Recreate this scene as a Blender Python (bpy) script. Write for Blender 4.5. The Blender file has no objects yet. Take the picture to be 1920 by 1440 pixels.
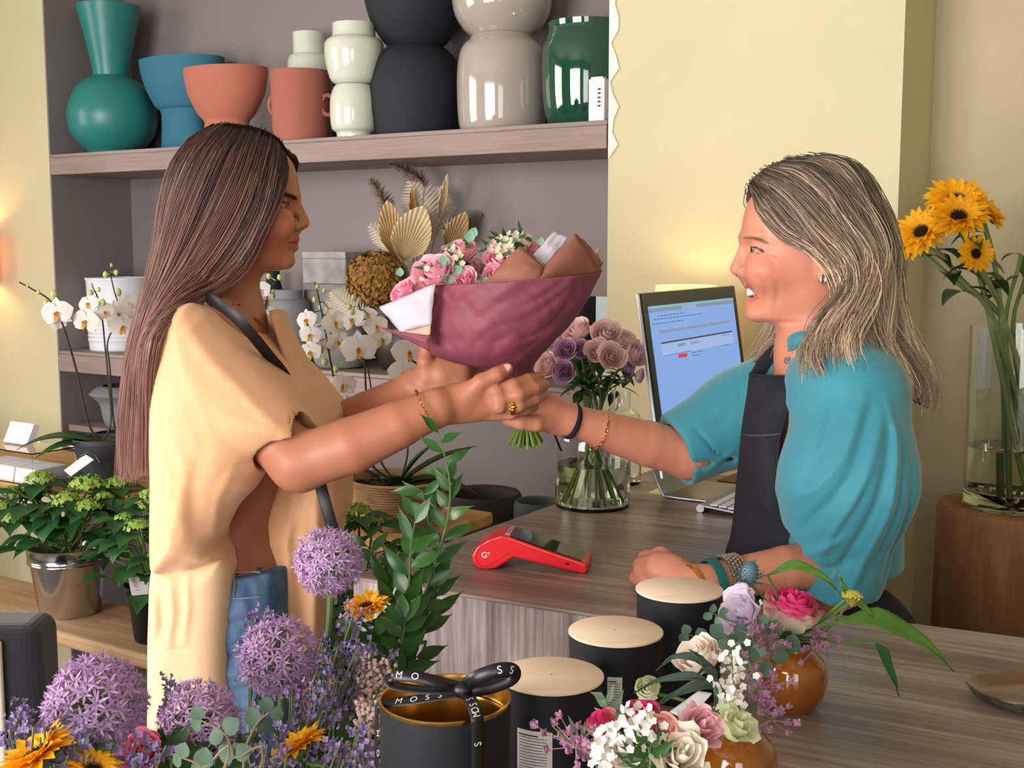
import bpy, bmesh, math, random
import numpy as np
from mathutils import Vector, Matrix, Quaternion
random.seed(7); RNG = np.random.default_rng(7)
S = bpy.context.scene
COL = S.collection
PI = math.pi
# ------------------------------------------------------------ camera
F, PITCH, CZ = 2250.0, math.radians(6.69), 1.52
cam = bpy.data.cameras.new('camera'); camo = bpy.data.objects.new('camera', cam); COL.objects.link(camo)
camo.location = (0, 0, CZ); camo.rotation_euler = (PI/2 - PITCH, 0, 0)
cam.sensor_fit = 'HORIZONTAL'; cam.sensor_width = 36; cam.lens = 36*F/1920; cam.clip_start = .05; cam.clip_end = 60
S.camera = camo
S.view_settings.view_transform = 'Standard'; S.view_settings.look = 'None'
S.view_settings.exposure = -0.10; S.view_settings.gamma = 1; S.view_settings.use_curve_mapping = False
CP, SP = math.cos(PITCH), math.sin(PITCH)
def ray(px, py):
    xc = (px-960)/F; yc = -(py-720)/F
    return Vector((xc, CP + yc*SP, -SP + yc*CP))
def at(px, py, Y):
    d = ray(px, py); t = Y/d.y
    return Vector((d.x*t, Y, CZ + d.z*t))
def atz(px, py, z):
    d = ray(px, py); t = (z-CZ)/d.z
    return Vector((d.x*t, d.y*t, z))
# wall frame: s runs right and towards the camera, d runs into the wall
WA = Vector((.8412, -.5407, 0)); WN = Vector((.5407, .8412, 0)); WO = Vector((.233, 2.95, 0))
def W(s, d, z): return WO + WA*s + WN*d + Vector((0, 0, z))
WROT = math.atan2(WA.y, WA.x)
def atw(px, py, d):
    r = ray(px, py); t = (WO.dot(WN)+d)/r.dot(WN)
    return Vector((r.x*t, r.y*t, CZ+r.z*t))
# ------------------------------------------------------------ world and lights
world = bpy.data.worlds.new('world'); S.world = world; world.use_nodes = True
wbg = world.node_tree.nodes['Background']; wbg.inputs[0].default_value = (.80, .90, 1.0, 1); wbg.inputs[1].default_value = 0.9
def area(name, loc, target, sx, sy, power, col, spread=180):
    L = bpy.data.lights.new(name, 'AREA'); L.shape = 'RECTANGLE'; L.size = sx; L.size_y = sy; L.energy = power; L.color = col
    L.spread = math.radians(spread)
    o = bpy.data.objects.new(name, L); COL.objects.link(o); o.location = loc
    o.rotation_euler = (Vector(target)-Vector(loc)).to_track_quat('-Z', 'Y').to_euler(); return o
# daylight entering by the shop windows (left and behind the camera)
area('window_daylight', W(-.2, -4.85, 1.55), W(-.2, 0, 1.35), 2.2, 1.9, 88, (1.0, .93, .90), 115)
area('window_daylight', W(2.4, -4.85, 1.55), W(2.0, 0, 1.35), 1.3, 1.9, 26, (1.0, .94, .90), 120)
area('window_daylight', W(-3.42, -2.9, 1.75), W(.6, -1.5, 1.2), 1.8, 1.6, 56, (1.0, .90, .80), 120)
def point(name, loc, power, col, r=.03):
    L = bpy.data.lights.new(name, 'POINT'); L.energy = power; L.color = col; L.shadow_soft_size = r
    o = bpy.data.objects.new(name, L); COL.objects.link(o); o.location = loc; return o
# ceiling spots of the shop
def spot(name, loc, target, power, col, size=60, blend=.6, r=.06):
    L = bpy.data.lights.new(name, 'SPOT'); L.energy = power; L.color = col; L.spot_size = math.radians(size); L.spot_blend = blend; L.shadow_soft_size = r
    o = bpy.data.objects.new(name, L); COL.objects.link(o); o.location = loc
    o.rotation_euler = (Vector(target)-Vector(loc)).to_track_quat('-Z', 'Y').to_euler(); return o
# ------------------------------------------------------------ materials
def lin(h):
    h = h.lstrip('#'); r = [int(h[i:i+2], 16)/255 for i in (0, 2, 4)]
    return tuple((c/12.92 if c <= .04045 else ((c+.055)/1.055)**2.4) for c in r) + (1,)
MATS = {}
def mat(name, col, rough=.6, metal=0, noise=0, scale=20, spec=.5, bump=0, bscale=80, trans=0, ior=1.45, emit=None, estr=0,
        col2=None, coat=0, sss=0, stretch=None, sheen=0, subcol=None, alpha=1, translucent=0, vcol=None, bdist=.002):
    if name in MATS: return MATS[name]
    m = bpy.data.materials.new(name); m.use_nodes = True; nt = m.node_tree; N = nt.nodes; Lk = nt.links
    b = N['Principled BSDF']
    c = lin(col) if isinstance(col, str) else col
    b.inputs['Base Color'].default_value = c; b.inputs['Roughness'].default_value = rough; b.inputs['Metallic'].default_value = metal
    b.inputs['Specular IOR Level'].default_value = spec; b.inputs['IOR'].default_value = ior
    b.inputs['Transmission Weight'].default_value = trans; b.inputs['Coat Weight'].default_value = coat
    b.inputs['Sheen Weight'].default_value = sheen; b.inputs['Alpha'].default_value = alpha
    if coat: b.inputs['Coat Roughness'].default_value = .05
    if sss:
        b.inputs['Subsurface Weight'].default_value = sss; b.inputs['Subsurface Radius'].default_value = (1, .35, .2); b.inputs['Subsurface Scale'].default_value = .008
    if emit: b.inputs['Emission Color'].default_value = lin(emit) if isinstance(emit, str) else emit; b.inputs['Emission Strength'].default_value = estr
    tc = N.new('ShaderNodeTexCoord'); mp = N.new('ShaderNodeMapping'); Lk.new(tc.outputs['Object'], mp.inputs[0])
    if stretch: mp.inputs['Scale'].default_value = stretch
    base = None
    if vcol:
        va = N.new('ShaderNodeVertexColor'); va.layer_name = vcol; base = va.outputs[0]
    if noise or col2:
        n = N.new('ShaderNodeTexNoise'); n.inputs['Scale'].default_value = scale; n.inputs['Detail'].default_value = 5
        Lk.new(mp.outputs[0], n.inputs['Vector'])
        if col2:
            r = N.new('ShaderNodeValToRGB'); r.color_ramp.elements[0].position = .35; r.color_ramp.elements[1].position = .65
            r.color_ramp.elements[0].color = c; r.color_ramp.elements[1].color = lin(col2) if isinstance(col2, str) else col2
            Lk.new(n.outputs[0], r.inputs[0]); base = r.outputs[0]
        else:
            h = N.new('ShaderNodeHueSaturation'); mr = N.new('ShaderNodeMapRange')
            mr.inputs[1].default_value = .25; mr.inputs[2].default_value = .75; mr.inputs[3].default_value = 1-noise; mr.inputs[4].default_value = 1+noise
            Lk.new(n.outputs[0], mr.inputs[0]); Lk.new(mr.outputs[0], h.inputs['Value'])
            if base: Lk.new(base, h.inputs['Color'])
            else: h.inputs['Color'].default_value = c
            base = h.outputs[0]
    if base: Lk.new(base, b.inputs['Base Color'])
    if bump:
        n2 = N.new('ShaderNodeTexNoise'); n2.inputs['Scale'].default_value = bscale; n2.inputs['Detail'].default_value = 4
        Lk.new(mp.outputs[0], n2.inputs['Vector'])
        bp = N.new('ShaderNodeBump'); bp.inputs['Strength'].default_value = bump; bp.inputs['Distance'].default_value = bdist
        Lk.new(n2.outputs[0], bp.inputs['Height']); Lk.new(bp.outputs[0], b.inputs['Normal'])
    if translucent:
        tr = N.new('ShaderNodeBsdfTranslucent'); mx = N.new('ShaderNodeMixShader'); mx.inputs[0].default_value = translucent
        if base: Lk.new(base, tr.inputs[0])
        else: tr.inputs[0].default_value = c
        out = N['Material Output']; Lk.new(b.outputs[0], mx.inputs[1]); Lk.new(tr.outputs[0], mx.inputs[2]); Lk.new(mx.outputs[0], out.inputs[0])
    MATS[name] = m; return m
def wood(name, c1, c2, c3=None, axis=0, scale=6, dist=6, rough=.5, streak=26, spec=.4):
    m = bpy.data.materials.new(name); m.use_nodes = True; nt = m.node_tree; N = nt.nodes; Lk = nt.links; b = N['Principled BSDF']
    tc = N.new('ShaderNodeTexCoord'); mp = N.new('ShaderNodeMapping'); Lk.new(tc.outputs['Object'], mp.inputs[0])
    sc = [streak, streak, streak]; sc[axis] = 1.0; mp.inputs['Scale'].default_value = sc
    n = N.new('ShaderNodeTexNoise'); n.inputs['Scale'].default_value = scale; n.inputs['Detail'].default_value = 8; n.inputs['Roughness'].default_value = .65; n.inputs['Distortion'].default_value = dist*.1
    Lk.new(mp.outputs[0], n.inputs['Vector'])
    mp2 = N.new('ShaderNodeMapping'); Lk.new(tc.outputs['Object'], mp2.inputs[0]); sc2 = [4, 4, 4]; sc2[axis] = .8; mp2.inputs['Scale'].default_value = sc2
    n2 = N.new('ShaderNodeTexNoise'); n2.inputs['Scale'].default_value = 2.5; n2.inputs['Detail'].default_value = 3; Lk.new(mp2.outputs[0], n2.inputs['Vector'])
    ad = N.new('ShaderNodeMath'); ad.operation = 'MULTIPLY_ADD'; ad.inputs[1].default_value = .45; Lk.new(n2.outputs[0], ad.inputs[0]); 
    mu = N.new('ShaderNodeMath'); mu.operation = 'MULTIPLY'; mu.inputs[1].default_value = .55; Lk.new(n.outputs[0], mu.inputs[0]); Lk.new(mu.outputs[0], ad.inputs[2])
    r = N.new('ShaderNodeValToRGB'); e = r.color_ramp.elements
    e[0].position = .38; e[0].color = lin(c1); e[1].position = .62; e[1].color = lin(c2)
    if c3: x = e.new(.5); x.color = lin(c3)
    Lk.new(ad.outputs[0], r.inputs[0]); Lk.new(r.outputs[0], b.inputs['Base Color']); b.inputs['Roughness'].default_value = rough; b.inputs['Specular IOR Level'].default_value = spec
    bp = N.new('ShaderNodeBump'); bp.inputs['Strength'].default_value = .25; bp.inputs['Distance'].default_value = .001; Lk.new(n.outputs[0], bp.inputs['Height']); Lk.new(bp.outputs[0], b.inputs['Normal'])
    MATS[name] = m; return m
# ------------------------------------------------------------ object helpers
def tag(o, label=None, cat=None, group=None, kind=None):
    if label: o['label'] = label
    if cat: o['category'] = cat
    if group: o['group'] = group
    if kind: o['kind'] = kind
    return o
def empty(name, loc=(0, 0, 0), label=None, cat=None, group=None, rz=0):
    o = bpy.data.objects.new(name, None); COL.objects.link(o); o.location = loc; o.rotation_euler = (0, 0, rz); o.empty_display_size = .05
    M = Matrix.Translation(Vector(loc)) @ Matrix.Rotation(rz, 4, 'Z'); o['_m'] = [v for row in M for v in row]
    return tag(o, label, cat, group)
def wmat(o):
    M = Matrix.Translation(o.location) @ o.rotation_euler.to_matrix().to_4x4()
    return wmat(o.parent) @ M if o.parent else M
class MB:
    "collects shapes (world or local coordinates) and links them as one mesh object"
    def __init__(s): s.v = []; s.f = []; s.mi = []; s.cur = 0; s.col = []; s.c = (1, 1, 1, 1)
    def add(s, vs, fs):
        k = len(s.v); s.v.extend([tuple(p) for p in vs]); s.f.extend([tuple(i+k for i in f) for f in fs]); s.mi.extend([s.cur]*len(fs)); s.col.extend([s.c]*len(vs))
    def box(s, a, b, M=None, bev=0):
        x0, y0, z0 = a; x1, y1, z1 = b
        vs = [Vector(p) for p in ((x0,y0,z0),(x1,y0,z0),(x1,y1,z0),(x0,y1,z0),(x0,y0,z1),(x1,y0,z1),(x1,y1,z1),(x0,y1,z1))]
        if M: vs = [M @ p for p in vs]
        s.add(vs, [(0,3,2,1),(4,5,6,7),(0,1,5,4),(1,2,6,5),(2,3,7,6),(3,0,4,7)])
    def grid(s, P, close_u=False):
        "P: rows x cols of points"
        R = len(P); C = len(P[0]); vs = [p for row in P for p in row]; fs = []
        for i in range(R-1):
            for j in range(C if close_u else C-1):
                j2 = (j+1) % C; fs.append((i*C+j, i*C+j2, (i+1)*C+j2, (i+1)*C+j))
        s.add(vs, fs)
    def lathe(s, prof, seg=48, M=None, cap0=False, cap1=False):
        P = []
        for r, z in prof:
            row = [Vector((r*math.cos(2*PI*k/seg), r*math.sin(2*PI*k/seg), z)) for k in range(seg)]
            if M: row = [M @ p for p in row]
            P.append(row)
        k0 = len(s.v); s.grid(P, True)
        n = len(P)
        if cap0: s.f.append(tuple(k0+i for i in reversed(range(seg)))); s.mi.append(s.cur)
        if cap1: s.f.append(tuple(k0+(n-1)*seg+i for i in range(seg))); s.mi.append(s.cur)
    def tube(s, pts, rad, sides=6, caps=True, flat=1.0, up=None):
        pts = [Vector(p) for p in pts]; n = len(pts)
        if not hasattr(rad, '__len__'): rad = [rad]*n
        T = [(pts[min(i+1, n-1)]-pts[max(i-1, 0)]).normalized() for i in range(n)]
        u = up or Vector((0, 0, 1))
        if abs(T[0].dot(u)) > .95: u = Vector((1, 0, 0))
        x = T[0].cross(u).normalized(); P = []
        for i in range(n):
            x = (x - T[i]*x.dot(T[i]))
            if x.length < 1e-6: x = T[i].orthogonal()
            x.normalize(); y = T[i].cross(x)
            P.append([pts[i] + (x*math.cos(2*PI*k/sides) + y*flat*math.sin(2*PI*k/sides))*rad[i] for k in range(sides)])
        k0 = len(s.v); s.grid(P, True)
        if caps:
            s.f.append(tuple(k0+i for i in reversed(range(sides)))); s.f.append(tuple(k0+(n-1)*sides+i for i in range(sides))); s.mi += [s.cur]*2
    def ball(s, c, r, seg=10, rings=6, M=None):
        c = Vector(c); rr = r if hasattr(r, '__len__') else (r, r, r); P = []
        for i in range(rings+1):
            a = PI*i/rings
            row = [Vector((rr[0]*math.sin(a)*math.cos(2*PI*k/seg), rr[1]*math.sin(a)*math.sin(2*PI*k/seg), rr[2]*math.cos(a))) for k in range(seg)]
            P.append([c + (M @ p if M else p) for p in row])
        s.grid(P, True)
    def build(s, name, m, parent=None, smooth=True, M=None, label=None, cat=None, group=None, kind=None, colattr=None, auto=None):
        if not s.v: return None
        me = bpy.data.meshes.new(name); vs = s.v
        o = bpy.data.objects.new(name, me); COL.objects.link(o)
        if parent is not None:
            Pm = wmat(parent).inverted(); vs = [Pm @ Vector(p) for p in vs] if Pm != Matrix.Identity(4) else vs
            o.parent = parent
        me.from_pydata([tuple(p) for p in vs], [], s.f)
        for mm in (m if isinstance(m, (list, tuple)) else [m]): me.materials.append(mm)
        if any(s.mi): me.polygons.foreach_set('material_index', s.mi)
        if colattr:
            ca = me.color_attributes.new(colattr, 'FLOAT_COLOR', 'POINT'); ca.data.foreach_set('color', [x for c in s.col for x in c])
        bm = bmesh.new(); bm.from_mesh(me); bmesh.ops.recalc_face_normals(bm, faces=bm.faces) if auto is None else None; bm.to_mesh(me); bm.free()
        if smooth:
            me.polygons.foreach_set('use_smooth', [True]*len(me.polygons))
            if smooth != 'all':
                try: me.set_sharp_from_angle(angle=math.radians(40))
                except Exception: pass
        me.update()
        return tag(o, label, cat, group, kind)
def origin_to(o, loc):
    "moves the origin of a parentless mesh object without moving its shape"
    loc = Vector(loc); o.data.transform(Matrix.Translation(-loc)); o.location = loc; return o
def solid(o, th, off=0):
    md = o.modifiers.new('thickness', 'SOLIDIFY'); md.thickness = th; md.offset = off; return o
def bevel(o, w=.003, seg=2):
    md = o.modifiers.new('bevel', 'BEVEL'); md.width = w; md.segments = seg; md.limit_method = 'ANGLE'; md.angle_limit = math.radians(35); return o
def subsurf(o, n=1):
    md = o.modifiers.new('subdivision', 'SUBSURF'); md.levels = n; md.render_levels = n; return o
def copy_tree(o, parent=None):
    c = o.copy(); COL.objects.link(c); c.parent = parent
    for ch in [x for x in bpy.data.objects if x.parent == o]: copy_tree(ch, c)
    return c
def cr(P, n):
    "Catmull-Rom through P (list of tuples/Vectors, any dimension) -> n points per span"
    P = [np.array(p, float) for p in P]; Q = [2*P[0]-P[1]] + P + [2*P[-1]-P[-2]]; out = []
    for i in range(1, len(Q)-2):
        for k in range(n):
            t = k/n; a, b, c, d = Q[i-1], Q[i], Q[i+1], Q[i+2]
            out.append(.5*((2*b)+(c-a)*t+(2*a-5*b+4*c-d)*t*t+(3*b-a-3*c+d)*t**3))
    out.append(P[-1]); return out
def crv(P, n): return [Vector(p) for p in cr(P, n)]
def frame(axis, roll=0):
    "matrix whose local +Z is axis"
    q = Vector(axis).normalized().to_track_quat('Z', 'Y'); return (q.to_matrix() @ Matrix.Rotation(roll, 3, 'Z')).to_4x4()
def nz(x, y=0, z=0):
    from mathutils import noise
    return noise.noise(Vector((x, y, z)))
# ============================================================ the room
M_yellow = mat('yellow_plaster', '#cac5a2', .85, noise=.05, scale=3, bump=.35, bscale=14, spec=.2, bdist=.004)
M_mauve = mat('mauve_grey_paint', '#837a7a', .55, noise=.04, scale=2.5, bump=.2, bscale=25, spec=.4)
M_chip = mat('bare_white_plaster', '#e3e0da', .9, noise=.05)
M_shelf = wood('painted_shelf_wood', '#857573', '#9b8b88', '#8f7f7c', axis=0, scale=5, rough=.6)
M_floor = wood('grey_oak_floor', '#5d534b', '#8c8075', axis=0, scale=4, streak=14)
M_ceil = mat('white_ceiling', '#d9d4c8', .9)
def struct(name, mb, m, **k):
    return mb.build(name, m, kind='structure', smooth=False, **k)
WMt = Matrix(((WA.x, WN.x, 0, WO.x), (WA.y, WN.y, 0, WO.y), (0, 0, 1, 0), (0, 0, 0, 1)))
def wbox(mb, s0, s1, d0, d1, z0, z1): mb.box((s0, d0, z0), (s1, d1, z1), WMt)
H = 2.75
S0, NL, NR, PR, SR, DF = -3.5, -2.13, 0.0, .697, 3.3, -5.0
ND = .33
mb = MB(); wbox(mb, S0-.1, SR+.1, DF-.1, .6, -.1, 0); struct('floor', mb, M_floor)
mb = MB(); wbox(mb, S0-.1, SR+.1, DF-.1, .6, H, H+.1); struct('ceiling', mb, M_ceil)
# back wall: left part, niche (back, side), pillar, recessed right part
mb = MB(); wbox(mb, S0, NL, 0, ND+.2, 0, H); struct('wall_left_of_niche', mb, M_yellow)
mb = MB(); wbox(mb, NL+.001, NR-.001, ND, ND+.2, 0, H); struct('wall_niche_back', mb, M_mauve)
mb = MB(); wbox(mb, NL+.0005, NL+.008, -.0005, ND, 0, H); struct('wall_niche_side', mb, M_mauve)
mb = MB(); wbox(mb, NR, PR, 0, ND+.2, 0, H); struct('wall_pillar', mb, M_yellow)
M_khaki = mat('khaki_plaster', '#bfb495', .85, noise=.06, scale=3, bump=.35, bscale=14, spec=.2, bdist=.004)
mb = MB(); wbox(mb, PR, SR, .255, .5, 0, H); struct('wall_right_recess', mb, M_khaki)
# the other walls, with window openings towards the street
mb = MB()
def openwall(mb, axis, c, lo, hi, wins, th=.12):
    "wall at constant s (axis 0) or d (axis 1) with openings wins=(a0,a1,z0,z1)"
    def B(a0, a1, z0, z1):
        if a1-a0 < 1e-4 or z1-z0 < 1e-4: return
        if axis == 0: wbox(mb, c-th, c, a0, a1, z0, z1)
        else: wbox(mb, a0, a1, c-th, c, z0, z1)
    x = lo
    for a0, a1, z0, z1 in wins:
        B(x, a0, 0, H); B(a0, a1, 0, z0); B(a0, a1, z1, H); x = a1
    B(x, hi, 0, H)
openwall(mb, 0, S0, DF, ND+.2, [(-3.9, -1.9, .9, 2.6)]); struct('wall_left', mb, M_yellow)
mb = MB(); openwall(mb, 0, SR+.12, DF, .5, []); struct('wall_right', mb, M_yellow)
mb = MB(); openwall(mb, 1, DF, S0-.12, SR+.12, [(-1.4, 1.0, .5, 2.6), (1.7, 3.0, .5, 2.6)]); struct('wall_front', mb, M_yellow)
M_frame = mat('black_window_frame', '#22211f', .5)
def winframe(n, axis, c, a0, a1, z0, z1, nb):
    mb = MB(); t = .04
    def B(p0, p1, q0, q1):
        if axis == 0: wbox(mb, c-.08, c-.03, p0, p1, q0, q1)
        else: wbox(mb, p0, p1, c-.08, c-.03, q0, q1)
    B(a0, a1, z0, z0+t); B(a0, a1, z1-t, z1)
    for k in range(nb+1):
        x = a0+(a1-a0-t)*k/nb; B(x, x+t, z0, z1)
    struct('window_%d' % n, mb, M_frame)
winframe(1, 1, DF, -1.4, 1.0, .5, 2.6, 3); winframe(2, 1, DF, 1.7, 3.0, .5, 2.6, 2); winframe(3, 0, S0, -3.9, -1.9, .9, 2.6, 2)
# chipped paint edge on the pillar
mb = MB(); random.seed(3)
zz = [1.725+i*.03 for i in range(20)]
L = [W(.0012, -.0025, z) for z in zz]; R_ = [W(.019+.009*math.sin(i*1.9)+random.uniform(-.006, .006)+(.006 if i > 12 else 0), -.0025, z) for i, z in enumerate(zz)]
R_[0] = W(.004, -.0025, zz[0]); mb.grid([L, R_]); c = mb.build('trim_1', M_chip, kind='structure', smooth=False); solid(c, .002)
# shelves of the niche
UZ, LZ = 1.816, 1.155
def shelf(name, zt, th, s1, label):
    mb = MB(); M = None
    o_ = empty(name, W((NL+s1)/2, ND/2, zt-th), label, 'shelf', rz=WROT)
    mb.box((-(s1-NL)/2+.01, -ND/2-.005, 0), ((s1-NL)/2-.003, ND/2-.003, th-.012), wmat(o_))
    b = mb.build('front_board', M_shelf, o_, smooth=False); bevel(b, .002)
    mb = MB(); mb.box((-(s1-NL)/2+.01, -ND/2-.002, th-.0115), ((s1-NL)/2-.003, ND/2-.003, th), wmat(o_))
    t = mb.build('shelf_top', M_shelf, o_, smooth=False); bevel(t, .002)
shelf('wall_shelf', UZ, .068, NR, 'mauve-grey painted upper shelf carrying the large coloured vases')
shelf('wall_shelf', LZ, .07, NR, 'mauve-grey painted lower shelf behind the orchids and dried flowers')
# ============================================================ counter
M_ctop = wood('grey_brown_laminate_top', '#6f6058', '#b0a093', '#8c7c71', axis=0, scale=3.6, streak=26, rough=.36, dist=4)
M_cfront = wood('pale_washed_laminate_front', '#6c605d', '#cbbdbb', '#9c8e8c', axis=2, scale=3.4, streak=30, rough=.55, dist=3)
CA, CB = (Vector((.885, -.465, 0))).normalized(), Vector((.465, .885, 0)).normalized()
CORN = atz(656, 1081, 1.0)
def cpt(u, v, z=0): return CORN + CA*u + CB*v + Vector((0, 0, z-1.0))
uP = .52                      # where the near leg starts
def prism(mb, pts, z0, z1):
    n = len(pts); vs = [(p[0], p[1], z0) for p in pts] + [(p[0], p[1], z1) for p in pts]
    mb.add(vs, [tuple(reversed(range(n))), tuple(range(n, 2*n))] + [(i, (i+1) % n, n+(i+1) % n, n+i) for i in range(n)])
ib = atz(1640, 1160, 1.0); ib2 = atz(1920, 1195, 1.0); bd = (ib2-ib).normalized()
inner = ib - bd*.215
far = inner + CB*1.02
wl_ = atw(940, 760, -.01)
ldir = (atz(1040, 945, 1.0)-CORN).normalized(); LEND = CORN + ldir*1.075
outline = [cpt(0, 0), cpt(uP, 0), cpt(uP, -1.25), cpt(uP+1.6, -1.25), ib+bd*.9, inner, inner+CB*.92, LEND]
cnt = empty('sales_counter', (CORN.x, CORN.y, 0), 'L-shaped sales counter with grey-brown woodgrain laminate top and paler side panels', 'counter')
mb = MB(); prism(mb, outline, .995, 1.0); cto = mb.build('worktop', M_ctop, None, smooth=False)
mb = MB()
def inset(p, k): return p
body = [cpt(.004, .004), cpt(uP-.004, .004), cpt(uP+.004, -.004), cpt(uP+.004, -1.245), cpt(uP+1.59, -1.245), ib+bd*.89-CB*.004, inner-CB*.006, inner+CB*.91-CA*.006, LEND+CA*.006-ldir*.006]
prism(mb, body, .001, .9948); cbo = mb.build('front_panel', M_cfront, None, smooth=False)
for o in (cto, cbo):
    rot = Matrix.Rotation(-math.atan2(CA.y, CA.x), 4, 'Z'); o.data.transform(rot @ Matrix.Translation(-Vector((CORN.x, CORN.y, 0)))); o.parent = cnt
cnt.rotation_euler = (0, 0, math.atan2(CA.y, CA.x)); bevel(cto, .0015, 1)
# ============================================================ plants: shared shapes
G_stem = mat('green_stem', '#5d7a35', .55, noise=.2, scale=30)
G_leaf = mat('dark_green_leaf', '#2c4f24', .38, noise=.3, scale=12, translucent=.15)
G_leaf2 = mat('fresh_green_leaf', '#4f7d33', .45, noise=.25, scale=14, translucent=.2)
G_euc = mat('eucalyptus_leaf', '#5d7d6c', .6, noise=.2, scale=25, translucent=.1)
G_rusc = mat('glossy_green_leaf', '#2f5a26', .28, noise=.35, scale=30, translucent=.18)
M_brown = mat('dark_brown_stem', '#2b2019', .6)
M_soil = mat('potting_bark', '#3d2c20', .9, noise=.4, scale=60, bump=.6, bscale=90)
def petalmat(name, c, c2=None, tl=.25, rough=.6, **k): return mat(name, c, rough, col2=c2, scale=k.pop('scale', 18), noise=0 if c2 else .08, translucent=tl, **k)
P_pink = petalmat('pink_petal', '#fbaac6', '#ffd2df', tl=.3); P_mauve = petalmat('dusty_mauve_petal', '#efc8ca', '#f6dcd6'); P_lilac = petalmat('lilac_rose_petal', '#c79cc2', '#dab4d0')
P_cream = petalmat('cream_petal', '#f5efdc', '#faf3e6'); P_white = petalmat('white_petal', '#f3f1ee', tl=.3); P_green = petalmat('pale_green_petal', '#dfe9b6', '#eef0d2')
P_yellow = petalmat('sunflower_petal', '#ffb400', '#ffd028', tl=.35); P_hot = petalmat('hot_pink_petal', '#ea4f80', '#f59ab2'); P_lav = petalmat('allium_petal', '#bd92cc', '#dcbce4', tl=.3)
P_stat = petalmat('statice_violet', '#6f5f8c', '#917fab', tl=.1); P_disk = mat('sunflower_disk', '#3a2210', .9, noise=.5, scale=200, bump=.8, bscale=300)
P_palelil = petalmat('pale_lilac_petal', '#ddcfe6', '#ece2ee')
def blade(mb, p, d, n, L, wd, prof=(0, .7, 1, .85, .45, 0), nu=4, nv=None, bend=0, cup=0, ruf=0, twist=0, tip=None):
    "a petal or leaf: base p, direction d, upper side n"
    p = Vector(p); d = Vector(d).normalized(); n = Vector(n); n = (n-d*n.dot(d)); n = n.normalized() if n.length > 1e-6 else d.orthogonal().normalized()
    nv = nv or (len(prof)-1)*2; rows = []; pos = p.copy(); dd = d.copy(); nn = n.copy(); seg = L/nv
    for i in range(nv+1):
        t = i/nv; x = t*(len(prof)-1); k = min(int(x), len(prof)-2); w = (prof[k]*(1-(x-k))+prof[k+1]*(x-k))*wd*.5
        s = dd.cross(nn).normalized(); row = []
        if twist: a = twist*t; s2 = s*math.cos(a)+nn*math.sin(a); n2 = nn*math.cos(a)-s*math.sin(a)
        else: s2, n2 = s, nn
        for j in range(nu+1):
            u = j/nu*2-1; row.append(pos + s2*(u*w) + n2*(cup*w*u*u + (ruf*wd*math.sin(7*t+u*5)*abs(u)*t if ruf else 0)))
        rows.append(row)
        q = Quaternion(s, -bend/nv); dd = q @ dd; nn = q @ nn; pos = pos + dd*seg
    mb.grid(rows)
OVAL = (0, .55, .85, 1, .95, .7, .35, 0); LANC = (.05, .55, 1, .85, .55, .25, 0); ROUND = (.25, .8, 1, 1, .85, .5, 0)
def rose(mb, R=1.0, n=24, spread=1.0, tall=1.0, seed=0, ruf=.03, nu=6, nv=6):
    "rose head in local coordinates, opening towards +Z"
    rd = random.Random(seed)
    for i in range(n):
        t = i/(n-1); a0 = i*2.39996+rd.uniform(-.2, .2)
        rb = R*(.10+.78*t**.75); rt = rb*(.75+.30*t*spread) + R*.03; w = 1.25-.45*t; h = R*tall*(1.25-.25*t); curl = R*.16*t*spread; z0 = -R*.62*tall
        rows = []
        for k in range(nv+1):
            v = k/nv; row = []
            for j in range(nu+1):
                u = j/nu*2-1; e = 1-.28*abs(u)**2.5*v
                prof = math.sin(min(1, v*1.5)*PI/2)
                r = rb*prof*(1-v*.0) + (rt-rb)*v**3 + curl*max(0, v-.72)/.28*(1-.3*abs(u)) + R*.03*u
                z = z0 + h*v*e - curl*.55*max(0, (v-.82)/.18)
                r += ruf*R*math.sin(6*u+i)*v*v*t; z += ruf*R*math.sin(5*u+2*i)*v
                a = a0+u*w; row.append(Vector((r*math.cos(a), r*math.sin(a), z)))
            rows.append(row)
        mb.grid(rows)
    mb.ball((0, 0, -R*.1), (R*.14, R*.14, R*.5), 8, 5)
HEADS = {}
def head_mesh(key, fn, mats):
    "returns mesh data made once by fn(MB)"
    if key in HEADS: return HEADS[key]
    mb = MB(); fn(mb); me = bpy.data.meshes.new(key); me.from_pydata(mb.v, [], mb.f)
    for m in (mats if isinstance(mats, (list, tuple)) else [mats]): me.materials.append(m)
    me.polygons.foreach_set('material_index', mb.mi); me.polygons.foreach_set('use_smooth', [True]*len(me.polygons)); me.update(); HEADS[key] = me; return me
def put(name, me, parent, pos, axis=(0, 0, 1), scale=1.0, roll=0, label=None, cat=None, group=None):
    o = bpy.data.objects.new(name, me); COL.objects.link(o); M = Matrix.Translation(Vector(pos)) @ frame(axis, roll) @ Matrix.Scale(scale, 4)
    if parent is not None: o.parent = parent; M = wmat(parent).inverted() @ M
    o.matrix_basis = M; return tag(o, label, cat, group)
def sepals(mb, R, n=5, L=.8, z=-.62, drop=.35):
    for k in range(n):
        a = 2*PI*k/n; blade(mb, (R*.12*math.cos(a), R*.12*math.sin(a), z*R), (math.cos(a), math.sin(a), drop), (0, 0, 1), R*L, R*.32, LANC, nu=2, bend=-.4, cup=.3)
    mb.ball((0, 0, z*R-.05*R), (R*.2, R*.2, R*.22), 8, 5)
def rosehead(key, m, n=24, seed=0, **k):
    def fn(mb): rose(mb, 1.0, n, seed=seed, **k); mb.cur = 1; sepals(mb, 1.0)
    return head_mesh(key, fn, [m, G_leaf2])
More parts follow.
